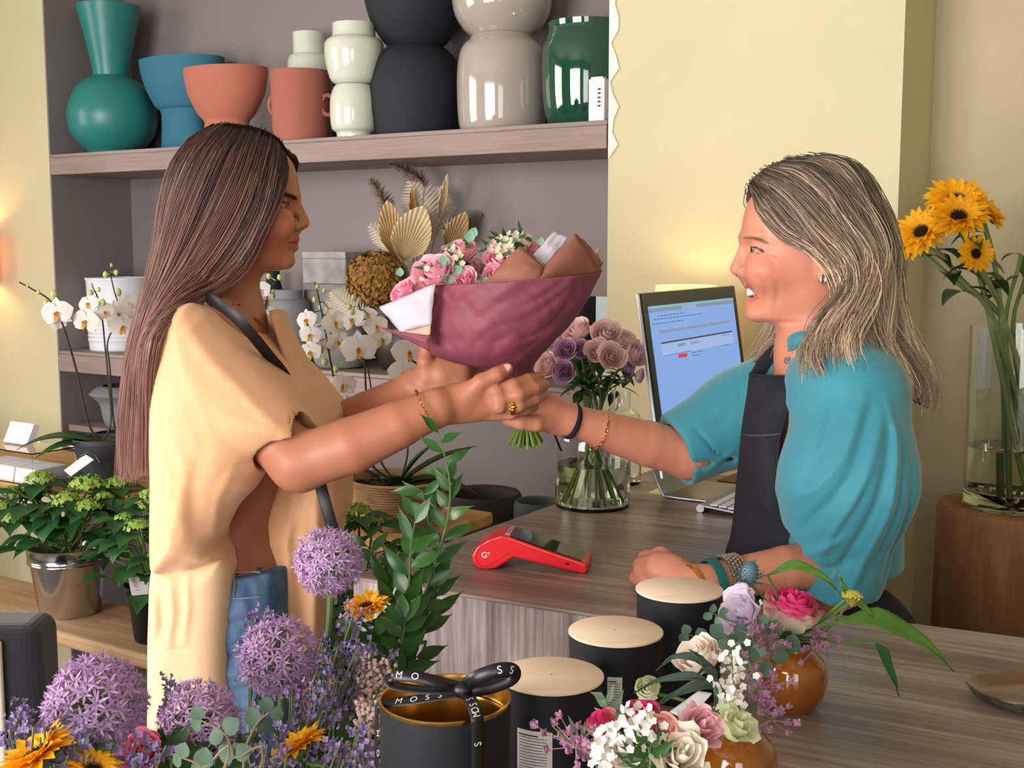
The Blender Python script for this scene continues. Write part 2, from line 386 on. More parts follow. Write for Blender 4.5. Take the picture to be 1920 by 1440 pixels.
def sunhead():
    def fn(mb):
        rd = random.Random(4); mb.cur = 0
        for ring, (n, L, tilt) in enumerate(((21, 1.0, .25), (19, .92, .55), (15, .72, .9))):
            for k in range(n):
                a = 2*PI*(k+ring*.5)/n+rd.uniform(-.08, .08); r0 = .24
                d = Vector((math.cos(a)*math.cos(tilt), math.sin(a)*math.cos(tilt), math.sin(tilt)))
                blade(mb, (r0*math.cos(a), r0*math.sin(a), .02*ring), d, (0, 0, 1), L*rd.uniform(.68, .82), .28, (.5, .95, 1, .9, .6, .06), nu=2, bend=rd.uniform(.1, .7), cup=.35, twist=rd.uniform(-.3, .3))
        mb.cur = 1; mb.lathe([(0.001, .12), (.12, .115), (.2, .09), (.25, .04), (.28, -.02)], 24)
        for k in range(60):
            a = k*2.4; r = .25*math.sqrt(k/60); mb.tube([(r*math.cos(a), r*math.sin(a), .1), (r*math.cos(a)*1.04, r*math.sin(a)*1.04, .19)], [.014, .006], 4)
        mb.cur = 2; mb.lathe([(.28, -.02), (.3, -.1), (.25, -.2), (.08, -.26), (.001, -.27)], 20)
        for k in range(16):
            a = 2*PI*k/16+.1; blade(mb, (.3*math.cos(a), .3*math.sin(a), -.12), (math.cos(a), math.sin(a), .1), (0, 0, 1), .55, .24, LANC, nu=2, bend=-.3, cup=.2)
    return head_mesh('sunflower_head', fn, [P_yellow, P_disk, G_leaf2])
def alliumhead(seed=0):
    def fn(mb):
        rd = random.Random(seed); N = 210
        for i in range(N):
            z = 1-2*(i+.5)/N; r = math.sqrt(max(0, 1-z*z)); a = i*2.39996; n = Vector((r*math.cos(a), r*math.sin(a), z)); n = (n+Vector([rd.uniform(-.12, .12) for _ in range(3)])).normalized()
            R = rd.uniform(.74, .92); mb.cur = 1; mb.tube([n*.06, n*R], [.008, .008], 3, caps=False)
            mb.cur = 0; t = n.orthogonal().normalized(); b = n.cross(t); p = n*R; ph = rd.uniform(0, 1)
            for k in range(6):
                q = 2*PI*k/6+ph; d = (t*math.cos(q)+b*math.sin(q)) + n*rd.uniform(.25, .7); blade(mb, p, d, n, rd.uniform(.19, .27), .055, (.4, 1, .8, .1), nu=1, nv=3, bend=rd.uniform(-.3, .6))
            for k in range(4):
                q = 2*PI*k/4; mb.tube([p, p+n*.12+(t*math.cos(q)+b*math.sin(q))*.05], [.006, .004], 3, caps=False)
            mb.cur = 1; mb.ball(p+n*.03, .025, 5, 3)
        mb.ball((0, 0, 0), .09, 8, 5)
    return head_mesh('allium_head_%d' % seed, fn, [P_lav, mat('allium_green', '#76855a', .7)])
def orchidflower():
    def fn(mb):
        mb.cur = 0; N = Vector((0, 0, 1))
        for a, L, w, pr in ((PI/2, .95, .62, OVAL), (PI*7/6+.1, .95, .58, OVAL), (-PI/6-.1, .95, .58, OVAL)):
            blade(mb, (0, 0, -.03), (math.cos(a), math.sin(a), .05), N, L, w, pr, bend=.3, cup=.15)
        for sgn in (1, -1): blade(mb, (0, 0, .02), (sgn, .22, .08), N, 1.0, 1.15, (.2, .85, 1, 1, .85, .5, 0), nu=6, bend=.35, cup=.1, ruf=.03)
        mb.cur = 1
        for sgn in (1, -1): blade(mb, (0, -.05, .08), (sgn*.8, .1, .8), N, .3, .2, ROUND, nu=2, bend=-.8)
        blade(mb, (0, -.1, .1), (0, -.7, .6), N, .42, .26, (.6, 1, .9, .4), nu=2, bend=.6, cup=.4)
        mb.cur = 2; mb.ball((0, .02, .12), (.07, .09, .1), 8, 5)
        mb.ball((0, -.16, .17), (.09, .07, .06), 8, 5)
    return head_mesh('orchid_flower', fn, [P_white, petalmat('orchid_lip', '#f2c230', '#d98a22'), mat('orchid_throat', '#c9772a', .6)])
def sprig_leaves(mb, pts, L, wd, n, prof=OVAL, up=Vector((0, 0, 1)), ang=.9, bend=.5, rd=random, start=.1, alt=True, cup=.15, jit=.25):
    "leaves in two rows along a stem"
    pts = [Vector(p) for p in pts]; m = len(pts)-1
    for i in range(n):
        t = start+(1-start)*i/max(1, n-1); x = t*m; k = min(int(x), m-1); p = pts[k].lerp(pts[k+1], x-k); T = (pts[k+1]-pts[k]).normalized()
        s = T.cross(Vector((0, 1, .2))).normalized()
        for sg in ((1, -1) if not alt else ((1,) if i % 2 else (-1,))):
            d = T*math.cos(ang)+s*sg*math.sin(ang)+Vector([rd.uniform(-jit, jit) for _ in range(3)])
            blade(mb, p, d, Vector((rd.uniform(-.4, .4), -1, rd.uniform(0, .8))), L*rd.uniform(.8, 1.1)*(1-.35*t), wd*rd.uniform(.85, 1.1)*(1-.3*t), prof, nu=4, bend=bend*rd.uniform(.4, 1.3), cup=cup)
def arc(p0, p1, sag=(0, 0, 0), n=8):
    p0, p1, s = Vector(p0), Vector(p1), Vector(sag)
    return [p0.lerp(p1, i/n)+s*(4*(i/n)*(1-i/n)) for i in range(n+1)]
def cut_flower(name, label, cat, group, me, pos, axis, R, base, stem_r=.0025, sag=(0, 0, 0), headname='flower_head', leaves=None, roll=0, stem_m=None, neck=.55):
    root = empty(name, base, label, cat, group); pos = Vector(pos); ax = Vector(axis).normalized()
    put(headname, me, root, pos, ax, R, roll)
    e = pos-ax*R*neck; base = Vector(base); L = (e-base).length
    pts = cr([base, base.lerp(e, .5)+Vector(sag), e-ax*min(.03, L*.2), e], 5)
    mb = MB(); mb.tube(pts, stem_r, 6); mb.build('stem', stem_m or G_stem, root)
    if leaves:
        mb = MB(); rd = random.Random(len(label)*37)
        pp = [Vector(p) for p in pts]
        for k in range(leaves[0]):
            t = leaves[2]+(leaves[3]-leaves[2])*k/max(1, leaves[0]-1); x = t*(len(pp)-1); i = min(int(x), len(pp)-2); p = pp[i].lerp(pp[i+1], x-i); a = k*2.4+.5
            d = Vector((math.cos(a), math.sin(a)*.8, .35)); blade(mb, p+d*stem_r, d, (0, 0, 1), leaves[1]*rd.uniform(.8, 1.1), leaves[1]*.55, (0, .25, .9, 1, .7, .35, 0), nu=4, bend=.9, cup=.15)
        mb.build('leaves', G_leaf, root)
    return root
# ============================================================ vessels on the niche shelves
def text_geo(txt, size, space=1.0):
    cu = bpy.data.curves.new('lettering', 'FONT'); cu.body = txt; cu.size = size; cu.align_x = 'CENTER'; cu.align_y = 'CENTER'; cu.space_character = space
    o = bpy.data.objects.new('lettering', cu); COL.objects.link(o); dg = bpy.context.evaluated_depsgraph_get(); me = bpy.data.meshes.new_from_object(o.evaluated_get(dg))
    v = [x.co.copy() for x in me.vertices]; f = [tuple(p.vertices) for p in me.polygons]; bpy.data.objects.remove(o); bpy.data.meshes.remove(me); bpy.data.curves.remove(cu); return v, f
def vessel(name, label, cx, d, prof, m, z0, part='body', th=.006, oval=1.0, closed=False, smoothn=3, group=None, cat='vase', extra=None, seg=56):
    "prof: (half width px, y px) from the base up, measured on the photograph"
    P = atw(cx, 500, d); Y = P.y; zb = z0
    pr = []
    for i, (hw, py) in enumerate(prof):
        z = at(cx, py, Y).z; pr.append((hw*Y/F, z))
    off = zb-pr[0][1]; top = pr[-1][1]
    # keep the top where it is and stretch the base onto the shelf
    zz0 = pr[0][1]; pr = [(r, (zb + (z-zz0)*(top-zb)/(top-zz0))-zb) for r, z in pr]
    root = empty(name, (P.x, P.y, zb), label, cat, group, rz=WROT)
    q = [tuple(v) for v in cr([(r, z) for r, z in pr], smoothn)] if smoothn > 1 else pr
    full = [(.001, 0.0)] + q
    if closed: full += [(.001, q[-1][1])]
    else: full += [(max(.002, r-th), z) for r, z in reversed(q) if z > th] + [(.001, th)]
    M = wmat(root) @ Matrix.Diagonal((1, oval, 1, 1)); mb = MB(); mb.lathe(full, seg, M)
    mb.build(part, m, root); root['_Y'] = Y
    return root, pr, M
M_teal = mat('teal_satin_glaze', '#2c807c', .33, noise=.05, scale=8, spec=.5); M_blue = mat('matte_petrol_blue', '#2f7189', .75, noise=.04)
M_terra = mat('matte_terracotta', '#b06c58', .8, noise=.04); M_terra2 = mat('matte_dark_terracotta', '#a36253', .8, noise=.04)
M_celadon = mat('pale_celadon_glaze', '#cfd6c6', .12, noise=.06, scale=10, coat=.5); M_black = mat('matte_blue_black', '#1b1f27', .75)
M_greige = mat('greige_gloss_glaze', '#a79f97', .1, noise=.05, scale=6, coat=.6); M_gglass = mat('dark_green_glass', '#0d4634', .04, coat=1, spec=.8)
M_whitepl = mat('white_plastic', '#e6e8f2', .5); M_ink = mat('dark_ink', '#3a3a44', .7)
vessel('round_vase', 'teal vase with round belly and tall funnel neck at the shelf\'s left end', 222, .165, [(44, 284), (47, 275), (58, 266), (74, 245), (80, 222), (79, 198), (66, 165), (48, 147), (34, 140), (32, 134), (40, 90), (57, 12)], M_teal, UZ)
vessel('footed_bowl', 'petrol blue footed bowl behind the terracotta bowl', 352, .222, [(50, 277), (50, 262), (48, 206), (62, 193), (82, 160), (92, 130), (95, 112)], M_blue, UZ, oval=.6, cat='bowl')
vessel('footed_bowl', 'terracotta footed bowl directly above the head of the person in yellow', 433, .085, [(52, 265), (50, 240), (47, 222), (60, 208), (78, 178), (86, 150), (88, 130)], M_terra, UZ, oval=.72, cat='bowl')
mug, pr, M = vessel('eared_pot', 'terracotta cylinder pot with two small ring handles', 571, .125, [(49, 263), (52, 256), (54, 200), (55, 140), (54, 136)], M_terra2, UZ, cat='pot')
Ym = mug['_Y']; base = Vector(mug.location)
for sx in (1, -1):
    c = at(571+sx*44 if sx > 0 else 517, 197, Ym - (.045 if sx > 0 else .0)); pts = []
    for k in range(17):
        a = 2*PI*k/16; pts.append(c + Vector((math.cos(a)*.019, 0, math.sin(a)*.029)))
    mb = MB(); mb.tube(pts, .0065, 8, caps=False); mb.build('handle', M_terra2, mug)
vessel('bottle_vase', 'small pale celadon vase behind the terracotta pot', 588, .25, [(34, 255), (38, 240), (42, 170), (40, 110), (33, 99), (30, 96), (30, 62)], M_celadon, UZ)
wv, _, _ = vessel('jar_vase', 'pale celadon jar standing upside down under the larger celadon jar', 669, .07, [(33, 257), (34, 247), (42, 240), (45, 215), (44, 185), (38, 165), (32, 159)], M_celadon, UZ)
ztop = at(669, 158, wv['_Y']).z
vessel('jar_vase', 'larger pale celadon jar stacked on the smaller one', 670, .07, [(36, 158), (45, 148), (53, 115), (54, 85), (48, 74), (40, 69), (39, 45)], M_celadon, ztop)
bv, _, _ = vessel('rounded_pot', 'lower matte blue-black pot of the stacked pair', 783, .175, [(76, 253), (80, 235), (86, 195), (85, 150), (74, 112), (58, 94), (50, 88)], M_black, UZ, cat='pot')
ztop = at(783, 88, bv['_Y']).z
vessel('rounded_pot', 'upper matte blue-black pot balancing upside down on the lower one', 783, .175, [(50, 88), (62, 75), (82, 40), (93, -5), (93, -60), (84, -90)], M_black, ztop, cat='pot')
gv, _, _ = vessel('rounded_pot', 'lower glossy greige pot beside the green glass vase', 942, .155, [(74, 243), (80, 228), (83, 190), (83, 130), (76, 92), (62, 75), (56, 68)], M_greige, UZ, cat='pot')
ztop = at(942, 68, gv['_Y']).z
vessel('rounded_pot', 'upper glossy greige pot stacked upside down above the greige one', 942, .155, [(56, 68), (70, 56), (86, 30), (92, -5), (92, -60), (84, -90)], M_greige, ztop, cat='pot')
vessel('glass_vase', 'dark green glossy vase at the shelf\'s right end by the pillar', 1098, .16, [(66, 232), (72, 222), (80, 190), (83, 140), (82, 95), (76, 70), (71, 58), (72, 44)], M_gglass, UZ)
# small white box with a label at the shelf's right end
P = atw(1122, 225, .04); r = empty('sensor_box', (P.x, P.y, UZ), 'small white plastic box with a sticker in front of the green vase', 'box', rz=WROT); M = wmat(r); k = P.y/F
mb = MB(); mb.box((-.022, -.012, 0), (.022, .012, 78*k), M); o = mb.build('case', M_whitepl, r, smooth=False); bevel(o, .003, 2)
mb = MB(); mb.box((-.016, -.010, 78*k), (.016, .010, 78*k+.004), M); mb.build('cap', M_whitepl, r, smooth=False)
mb = MB(); mb.box((.002, -.0135, .03), (.016, -.0121, .088), M); mb.build('sticker', M_chip, r, smooth=False)
mb = MB()
for i in range(5): mb.box((.005, -.0142, .036+i*.01), (.013, -.0136, .040+i*.01), M)
mb.build('print', M_ink, r, smooth=False)
# ---- lower shelf
M_conc = mat('grey_concrete', '#8e8d8b', .9, col2='#76756f', scale=9, bump=.7, bscale=60, bdist=.004); M_conc2 = mat('pale_concrete_patchy', '#a5a6a6', .9, col2='#83827f', scale=14, bump=.7, bscale=60)
M_wenamel = mat('white_enamel', '#dfe6ef', .35, noise=.03)
prb = [(56, 680), (57, 674)]
for i in range(8): y = 662-i*9; prb += [(57.5, y), (59.3, y-4.5)]
prb += [(58, 585), (59, 530), (61, 524), (61, 520)]
vessel('ribbed_bucket', 'white enamel bucket with ribbed sides on the lower shelf', 222, .16, prb, M_wenamel, LZ, cat='bucket', smoothn=2)
vessel('bottle_vase', 'tall black bottle half hidden behind the person in yellow', 300, .26, [(20, 672), (20, 560), (12, 500), (11, 430)], M_black, LZ, cat='bottle')
M_ribg = mat('grey_stoneware', '#7f8286', .8, noise=.05)
vessel('dark_bottle', 'small dark bottle with two green buds behind the chin', 512, .25, [(22, 688), (24, 600), (20, 560), (14, 535), (12, 508)], M_black, LZ, cat='bottle')
def ribbed():
    r0, pr, M = vessel('ribbed_vase', 'grey stoneware vase with fine vertical ribs and a stepped neck', 540, .13, [(33, 700), (38, 690), (40, 620), (39, 580), (34, 566), (26, 560), (26, 543)], M_ribg, LZ)
    me = [o for o in bpy.data.objects if o.parent == r0][0].data
    for v in me.vertices:
        if v.co.z < .2: a = math.atan2(v.co.y, v.co.x); f = 1+.02*math.cos(a*28); v.co.x *= f; v.co.y *= f
ribbed()
def cplanter(label, x0, x1, y0, y1, d, z0, m, dd=.12):
    P = atw((x0+x1)/2, 600, d); k = P.y/F; z1 = at(600, y0, P.y).z; w = (x1-x0)*k*.5*.92
    r = empty('square_planter', (P.x, P.y, z0), label, 'planter', rz=WROT); M = wmat(r); h = z1-z0; t = .012
    mb = MB(); mb.box((-w, -dd/2, 0), (w, dd/2, h-.02), M)
    o = mb.build('body', m, r, smooth=False); bevel(o, .004)
    mb = MB()
    for a, b in (((-w, -dd/2, h-.0195), (w, -dd/2+t, h)), ((-w, dd/2-t, h-.0195), (w, dd/2, h)), ((-w, -dd/2+t+.0002, h-.0195), (-w+t, dd/2-t-.0002, h)), ((w-t, -dd/2+t+.0002, h-.0195), (w, dd/2-t-.0002, h))): mb.box(a, b, M)
    mb.build('rim', m, r, smooth=False); return z1
zt = cplanter('lower square concrete planter with a fossil pattern on the shelf', 577, 690, 532, 690, .24, LZ, M_conc)
cplanter('upper square concrete planter with pale patches, stacked', 576, 690, 472, 529, .24, zt+.001, M_conc2)
vessel('round_pot', 'round rough concrete pot behind the white orchids', 636, .095, [(36, 712), (46, 704), (56, 670), (55, 640), (46, 612), (38, 602)], M_conc, LZ, cat='pot')
dv, _, _ = vessel('brown_vase', 'dark brown vase holding the dried flowers', 762, .15, [(44, 716), (54, 700), (60, 660), (52, 615), (34, 590), (32, 575)], mat('dark_brown_glaze', '#2a201d', .4), LZ)
vessel('black_pot', 'black pot at the shelf\'s right end behind the roses', 1090, .16, [(30, 730), (34, 700), (34, 600), (30, 556)], M_black, LZ, cat='pot')
P = atw(1128, 730, .08); r = MB(); k = P.y/F; r.box((-.018, -.001, 0), (.018, .001, at(1128, 556, P.y).z-LZ), Matrix.Translation((P.x, P.y, LZ)) @ Matrix.Rotation(WROT, 4, 'Z')); origin_to(r.build('greeting_card', mat('pale_blue_card', '#bcd3dc', .7), smooth=False, label='pale blue card standing at the right end of the lower shelf', cat='card'), (P.x, P.y, LZ))
# ---- dried arrangement: every stem its own thing
DB = Vector(dv.location)+Vector((0, 0, .09)); DY = DB.y
M_palm = mat('dried_palm', '#e3c99a', .75, noise=.1, scale=40, translucent=.2); M_palm2 = mat('dried_palm_pale', '#eadbb8', .75, noise=.1, translucent=.2); M_dhyd = mat('dried_hydrangea', '#a9803f', .8, col2='#8a6230', scale=60, translucent=.2)
M_pamp = mat('dried_reed', '#7c6a5c', .9, noise=.15); M_fern = mat('bleached_fern', '#cfc5b2', .8, noise=.05, translucent=.2); M_fern2 = mat('grey_green_fern', '#6d6a58', .8, noise=.1)
M_dst = mat('dried_stem', '#a8905f', .8)
def dstem(root, p, r=.0018): mb = MB(); mb.tube(arc(root.location, p, (0, 0, 0)), r, 5); mb.build('stem', M_dst, root)
def palmfan(label, px, py, dy, tip, half, n, m, Lpx, spread):
    c = at(px, py, DY+dy); r = empty('palm_spear', DB+Vector((0, dy*.3, -.05)), label, 'dried palm leaf', None); dstem(r, c)
    mb = MB(); k = DY/F; ax = Vector((tip[0], 0, -tip[1])).normalized(); sd = Vector((ax.z, 0, -ax.x)); rows = []
    out = [];N = n*2
    for j in range(N+1):
        a = (j/N*2-1); th = a*spread; L = Lpx*k*(1-.6*abs(a)**1.1); d = ax*math.cos(th)+sd*math.sin(th)
        z = .006*(1 if j % 2 else -1)
        out.append([c+d*L*t+Vector((0, z*t*(1.3-t)*2-.02*t*t, 0)) for t in (0.02, .25, .5, .75, 1)])
    mb.grid(out); o = mb.build('fan', m, r, smooth=False); solid(o, .0008)
palmfan('cream pleated palm spear, left one of the dried flowers', 742, 488, 0, (-.12, -1), 0, 14, M_palm, 112, .5)
palmfan('cream pleated palm fan opening right in the dried flowers', 752, 492, -.03, (.42, -1), 0, 18, M_palm2, 112, .8)
palmfan('narrow ochre palm spear standing behind the fans', 778, 445, .03, (-.05, -1), 0, 6, mat('ochre_palm', '#c19a5b', .75), 95, .17)
palmfan('tall pale palm spear on the right of the dried flowers', 822, 420, .02, (.2, -1), 0, 6, M_palm2, 95, .17)
palmfan('folded beige palm fan behind the pink roses', 835, 478, .02, (.5, -1), 0, 12, mat('beige_palm', '#bfa57f', .8), 90, .55)
palmfan('tan palm leaf under the cream fans', 770, 560, -.035, (-.3, -1), 0, 9, mat('tan_palm', '#cbb083', .8), 85, .4)
def fern(label, p0, p1, sag, m, dy, W_=40, n=18, name='fern_frond'):
    a = at(*p0, DY+dy); b = at(*p1, DY+dy); r = empty(name, DB+Vector((0, dy*.3, -.05)), label, 'dried fern'); dstem(r, a, .0015)
    k = DY/F; pts = arc(a, b, Vector((sag*k, 0, 0)), 14); mb = MB(); mb.tube(pts, [.0015]*14+[.0006], 4)
    for i in range(n):
        t = i/n; x = t*14; q = min(int(x), 13); p = pts[q].lerp(pts[q+1], x-q); T = (pts[q+1]-pts[q]).normalized(); s = T.cross(Vector((0, 1, 0)))
        for sg in (1, -1): blade(mb, p, T*.55+s*sg, (0, -1, 0), W_*k*math.sin(PI*min(1, .2+t*.8))*1.0+.004, 5.5*k, (.7, 1, .8, .5, 0), nu=1, nv=4, bend=.5)
    mb.build('frond', m, r)
fern('bleached fern frond rising highest in the dried flowers', (800, 450), (765, 335), 12, M_fern, .03, 52)
fern('bleached fern frond leaning right above the palm fans', (815, 440), (832, 350), -8, M_fern, .05, 44)
fern('bleached fern frond leaning left behind the dark reed', (745, 470), (690, 420), 5, M_fern, .04, 30, 12)
fern('grey-green fern curling right behind the bouquet', (850, 450), (905, 400), -14, M_fern2, .06, 34)
fern('pale fern curling right beside the eucalyptus', (845, 440), (868, 425), -10, M_fern, .02, 26, 10)
fern('bleached fern frond hanging low before the concrete planter', (690, 600), (620, 545), -4, M_fern, -.02, 34, 14)
def reed(label, p0, p1, bendx, dy):
    a = at(*p0, DY+dy); b = at(*p1, DY+dy); r = empty('pampas_reed', DB+Vector((0, dy*.3, -.05)), label, 'dried reed'); dstem(r, a, .0015)
    k = DY/F; pts = arc(a, b, Vector((bendx*k, 0, 0)), 16); mb = MB(); rd = random.Random(int(p0[0])); mb.tube(pts, .001, 4)
    for i in range(420):
        t = rd.random()**.8; x = t*16; q = min(int(x), 15); p = pts[q].lerp(pts[q+1], x-q); T = (pts[q+1]-pts[q]).normalized(); v = Vector([rd.gauss(0, 1) for _ in range(3)]).normalized()
        w = 24*k*math.sin(PI*min(.95, .12+(1-t)*.75))
        blade(mb, p, T*1.1+v*.9, v.orthogonal(), w*rd.uniform(.6, 1.2), .003, (1, 1, .2), nu=1, nv=2, bend=.4)
    mb.build('plume', M_pamp, r)
reed('grey-brown reed plume standing at the left of the dried flowers', (738, 430), (697, 338), 6, .02)
reed('grey-brown reed plume bending left over the ferns', (795, 350), (735, 308), 16, .03)
# dried hydrangea head
c = at(706, 522, DY-.06); r = empty('dried_hydrangea', DB+Vector((0, -.02, -.05)), 'brown dried hydrangea head left of the dried palm fans', 'dried flower'); dstem(r, c, .0025)
mb = MB(); rd = random.Random(5); k = DY/F
for i in range(240):
    z = 1-2*(i+.5)/240; q = math.sqrt(1-z*z); a = i*2.39996; n = Vector((q*math.cos(a), q*math.sin(a), z)); p = c+Vector((n.x*50*k, n.y*46*k, n.z*47*k))*rd.uniform(.9, 1.06); t = n.orthogonal().normalized(); b = n.cross(t); ph = rd.random()*3
    for j in range(4):
        w = 2*PI*j/4+ph; blade(mb, p, t*math.cos(w)+b*math.sin(w)+n*.3, n, 10*k, 9*k, (.4, 1, 1, .5), nu=2, nv=3, bend=rd.uniform(-.6, 1), cup=.4)
mb.ball(c, 36*k, 10, 8); mb.build('flower_head', M_dhyd, r)
# ============================================================ things on the counter
def glassmat(name, col=(.93, .97, .95, 1), rough=.0, ior=1.45): return mat(name, col, rough, trans=1, ior=ior)
M_glass = glassmat('clear_glass'); M_water = glassmat('vase_water', (.90, .93, .70, 1), 0, 1.33)
def glass_vessel(root, prof, th, wz, seg=48):
    "thin-walled clear vase with water up to wz (heights above the root)"
    M = wmat(root); outer = cr(prof, 3); mb = MB(); o_ = [(.001, 0.0)]+[tuple(p) for p in outer]; inn = [(max(.002, r-th), z) for r, z in reversed([tuple(p) for p in outer]) if z > th*2]+[(.001, th*2)]
    mb.lathe(o_+inn, seg, M); mb.build('glass', M_glass, root)
    w = [(r-th-.0006, z) for r, z in [tuple(p) for p in outer] if th*2 < z < wz]; mb = MB(); mb.lathe([(.001, th*2+.001), (w[0][0]-.002, th*2+.001)]+w+[(w[-1][0], wz), (.001, wz)], seg, M); mb.build('water', M_water, root)
# ---- jar vase with roses
JC = atz(1111, 948, 1.0); jk = JC.y/F
jar = empty('glass_jar', JC, 'clear glass jar with water holding the dusty pink roses beside the monitor', 'vase')
jz = lambda py: at(1111, py, JC.y).z-1.0
glass_vessel(jar, [(66*jk, 0), (71*jk, .008), (71.5*jk, jz(880)), (71*jk, jz(820)), (64*jk, jz(800)), (44*jk, jz(785)), (41*jk, jz(770)), (42*jk, jz(735)), (43*jk, jz(728))], .0022, jz(868))
jar2c = atz(1168, 905, 1.0)
jar2 = empty('glass_bottle', jar2c, 'smaller empty clear glass jar behind the rose jar', 'vase'); k2 = jar2c.y/F
j2 = lambda py: at(1168, py, jar2c.y).z-1.0
M = wmat(jar2); mb = MB(); pr = [tuple(p) for p in cr([(30*k2, 0), (34*k2, .008), (34*k2, j2(800)), (28*k2, j2(775)), (14*k2, j2(765)), (13*k2, j2(735))], 3)]
mb.lathe([(.001, 0)]+pr+[(r-.002, z) for r, z in reversed(pr) if z > .006]+[(.001, .006)], 40, M); mb.build('glass', M_glass, jar2)
neck = JC+Vector((0, 0, jz(755)))
RM = {'p': ('rose_head_pink', P_mauve), 'l': ('rose_head_lilac', P_lilac)}
roses = [ # px, py, radius px, dy, axis, kind, label
 (1137, 626, 31, -.02, (.15, -1, .75), 'p', 'large open dusty pink rose at the top of the jar bouquet'),
 (1083, 621, 30, .03, (-.5, -.6, .9), 'p', 'dusty pink rose seen from the side under the purple paper'),
 (1060, 655, 22, -.05, (-.2, -1, .35), 'l', 'lilac rose below the side-turned pink rose'),
 (1090, 655, 20, -.03, (.1, -.9, .4), 'l', 'half hidden lilac rose between the two facing pink roses'),
 (1119, 658, 25, -.045, (-.1, -1, .5), 'p', 'smaller dusty pink rose left of the central open one'),
 (1147, 668, 28, -.07, (.1, -1, .3), 'p', 'open dusty pink rose at the centre of the jar bouquet'),
 (1025, 685, 26, -.05, (-.7, -.8, .3), 'p', 'pale pink rose lowest on the left beside the handover hands'),
 (1058, 697, 23, -.07, (-.25, -1, .15), 'l', 'lilac rose hanging lowest in the jar bouquet'),
 (1176, 640, 24, .02, (.6, -.5, .6), 'p', 'dusty pink rose behind the two roses nearest the monitor'),
 (1190, 664, 27, -.01, (.8, -.7, .3), 'p', 'wide dusty pink rose touching the monitor edge'),
 (1177, 692, 18, .01, (.7, -.6, -.2), 'l', 'dark lilac rose in shade below the monitor-side rose'),
 (1040, 640, 20, .05, (-.7, -.2, .8), 'p', 'pink rose tucked behind the wrapped bouquet'),
 (1199, 705, 16, .05, (.9, -.2, -.2), 'l', 'small lilac rose drooping behind the monitor edge'),
]
for i, (px, py, r, dy, ax, kd, lb) in enumerate(roses):
    P = at(px, py, JC.y+dy); R = r*P.y/F; me = rosehead(RM[kd][0]+'_%d' % (i % 2), RM[kd][1], n=26, seed=i % 2, ruf=.035)
    a = i*2.4; bs = JC+Vector((.045*math.cos(a), .045*math.sin(a), .012)); nk = JC+Vector((.018*math.cos(a+PI), .018*math.sin(a+PI), jz(760)))
    root = empty('rose', bs, lb, 'rose', 'roses in the glass jar'); put('flower_head', me, root, P, ax, R, i)
    e = P-Vector(ax).normalized()*R*.6; mb = MB(); mb.tube(cr([bs, nk, nk.lerp(e, .55)+Vector((0, 0, .01)), e], 5), .0022, 6); mb.build('stem', G_stem, root)
    mb = MB(); rd = random.Random(i)
    for q in range(5):
        p = nk.lerp(e, .35+.12*q); w = rd.uniform(0, 6.28); d = Vector((math.cos(w), math.sin(w), rd.uniform(-.6, .4))); blade(mb, p, d, (0, 0, 1), .045, .022, (0, .7, 1, .8, .4, 0), nu=2, bend=.5, cup=.2)
    mb.build('leaves', G_leaf, root)
# ---- desktop monitor
A0 = Vector((.296, 2.25, 0)); A1 = Vector((.552, 2.67, 0)); mid = (A0+A1)/2; ex = (A1-A0).normalized(); w = (A1-A0).length
M_alu = mat('brushed_aluminium', '#b9bcc2', .35, metal=.9); M_bez = mat('black_glass_bezel', '#0b0c0e', .12); M_dark = mat('dark_slate_grey', '#3b3f45', .5)
mroot = empty('desktop_monitor', (mid.x, mid.y, 1.0), 'slim desktop computer monitor with lit blue-white page on the counter', 'monitor', rz=math.atan2(ex.y, ex.x))
Mm = wmat(mroot) @ Matrix.Rotation(math.radians(-9), 4, 'X')
ztop = at(1282, 538, mid.y).z-1.0; zb = ztop-.36; hw = w/2
def mbox(x0, x1, y0, y1, z0, z1, name, m, bev=0, par=mroot, MM=None):
    mb = MB(); mb.box((x0, y0, z0), (x1, y1, z1), MM or Mm); o = mb.build(name, m, par, smooth=False)
    if bev: bevel(o, bev, 3)
    return o
mbox(-hw, hw, -.004, .005, zb, ztop, 'housing', M_alu, .003)
mbox(-hw+.002, hw-.002, -.0062, -.0041, zb+.064, ztop-.002, 'bezel', M_bez)
mbox(-.06, .06, .012, .04, zb+.1, ztop-.1, 'back_bulge', M_alu, .01)
sx0, sx1, sz0, sz1 = -hw+.024, hw-.024, zb+.088, ztop-.028
M_scr = mat('screen_blue_white', '#05070a', .2, emit='#86aeec', estr=.95)
scr = mbox(sx0, sx1, -.0075, -.0064, sz0, sz1, 'screen', M_scr)
SW, SH = sx1-sx0, sz1-sz0
def sbox(u0, v0, u1, v1, name, col, e=.9, lift=.0004):
    return mbox(sx0+SW*u0, sx0+SW*u1, -.0076-lift, -.0075, sz1-SH*v1, sz1-SH*v0, name, mat('screen_'+name, '#050505', .3, emit=col, estr=e), par=scr, MM=Mm)
sbox(0, 0, 1, .018, 'menu_bar', '#7fc3cf'); sbox(0, .02, 1, .05, 'tab_bar', '#8794ab'); sbox(.35, .022, .52, .048, 'open_tab', '#a5b3d0', lift=.0006)
sbox(.08, .20, .92, .222, 'page_header_strip', '#8f9db5'); sbox(.08, .295, .93, .308, 'table_heading', '#4a3d48'); sbox(.08, .31, .93, .405, 'table_row', '#aac4f5')
sbox(.25, .325, .34, .355, 'green_status', '#139a35'); sbox(.25, .415, .345, .445, 'red_status', '#f02a35'); sbox(.08, .402, .40, .407, 'row_line', '#57628a')
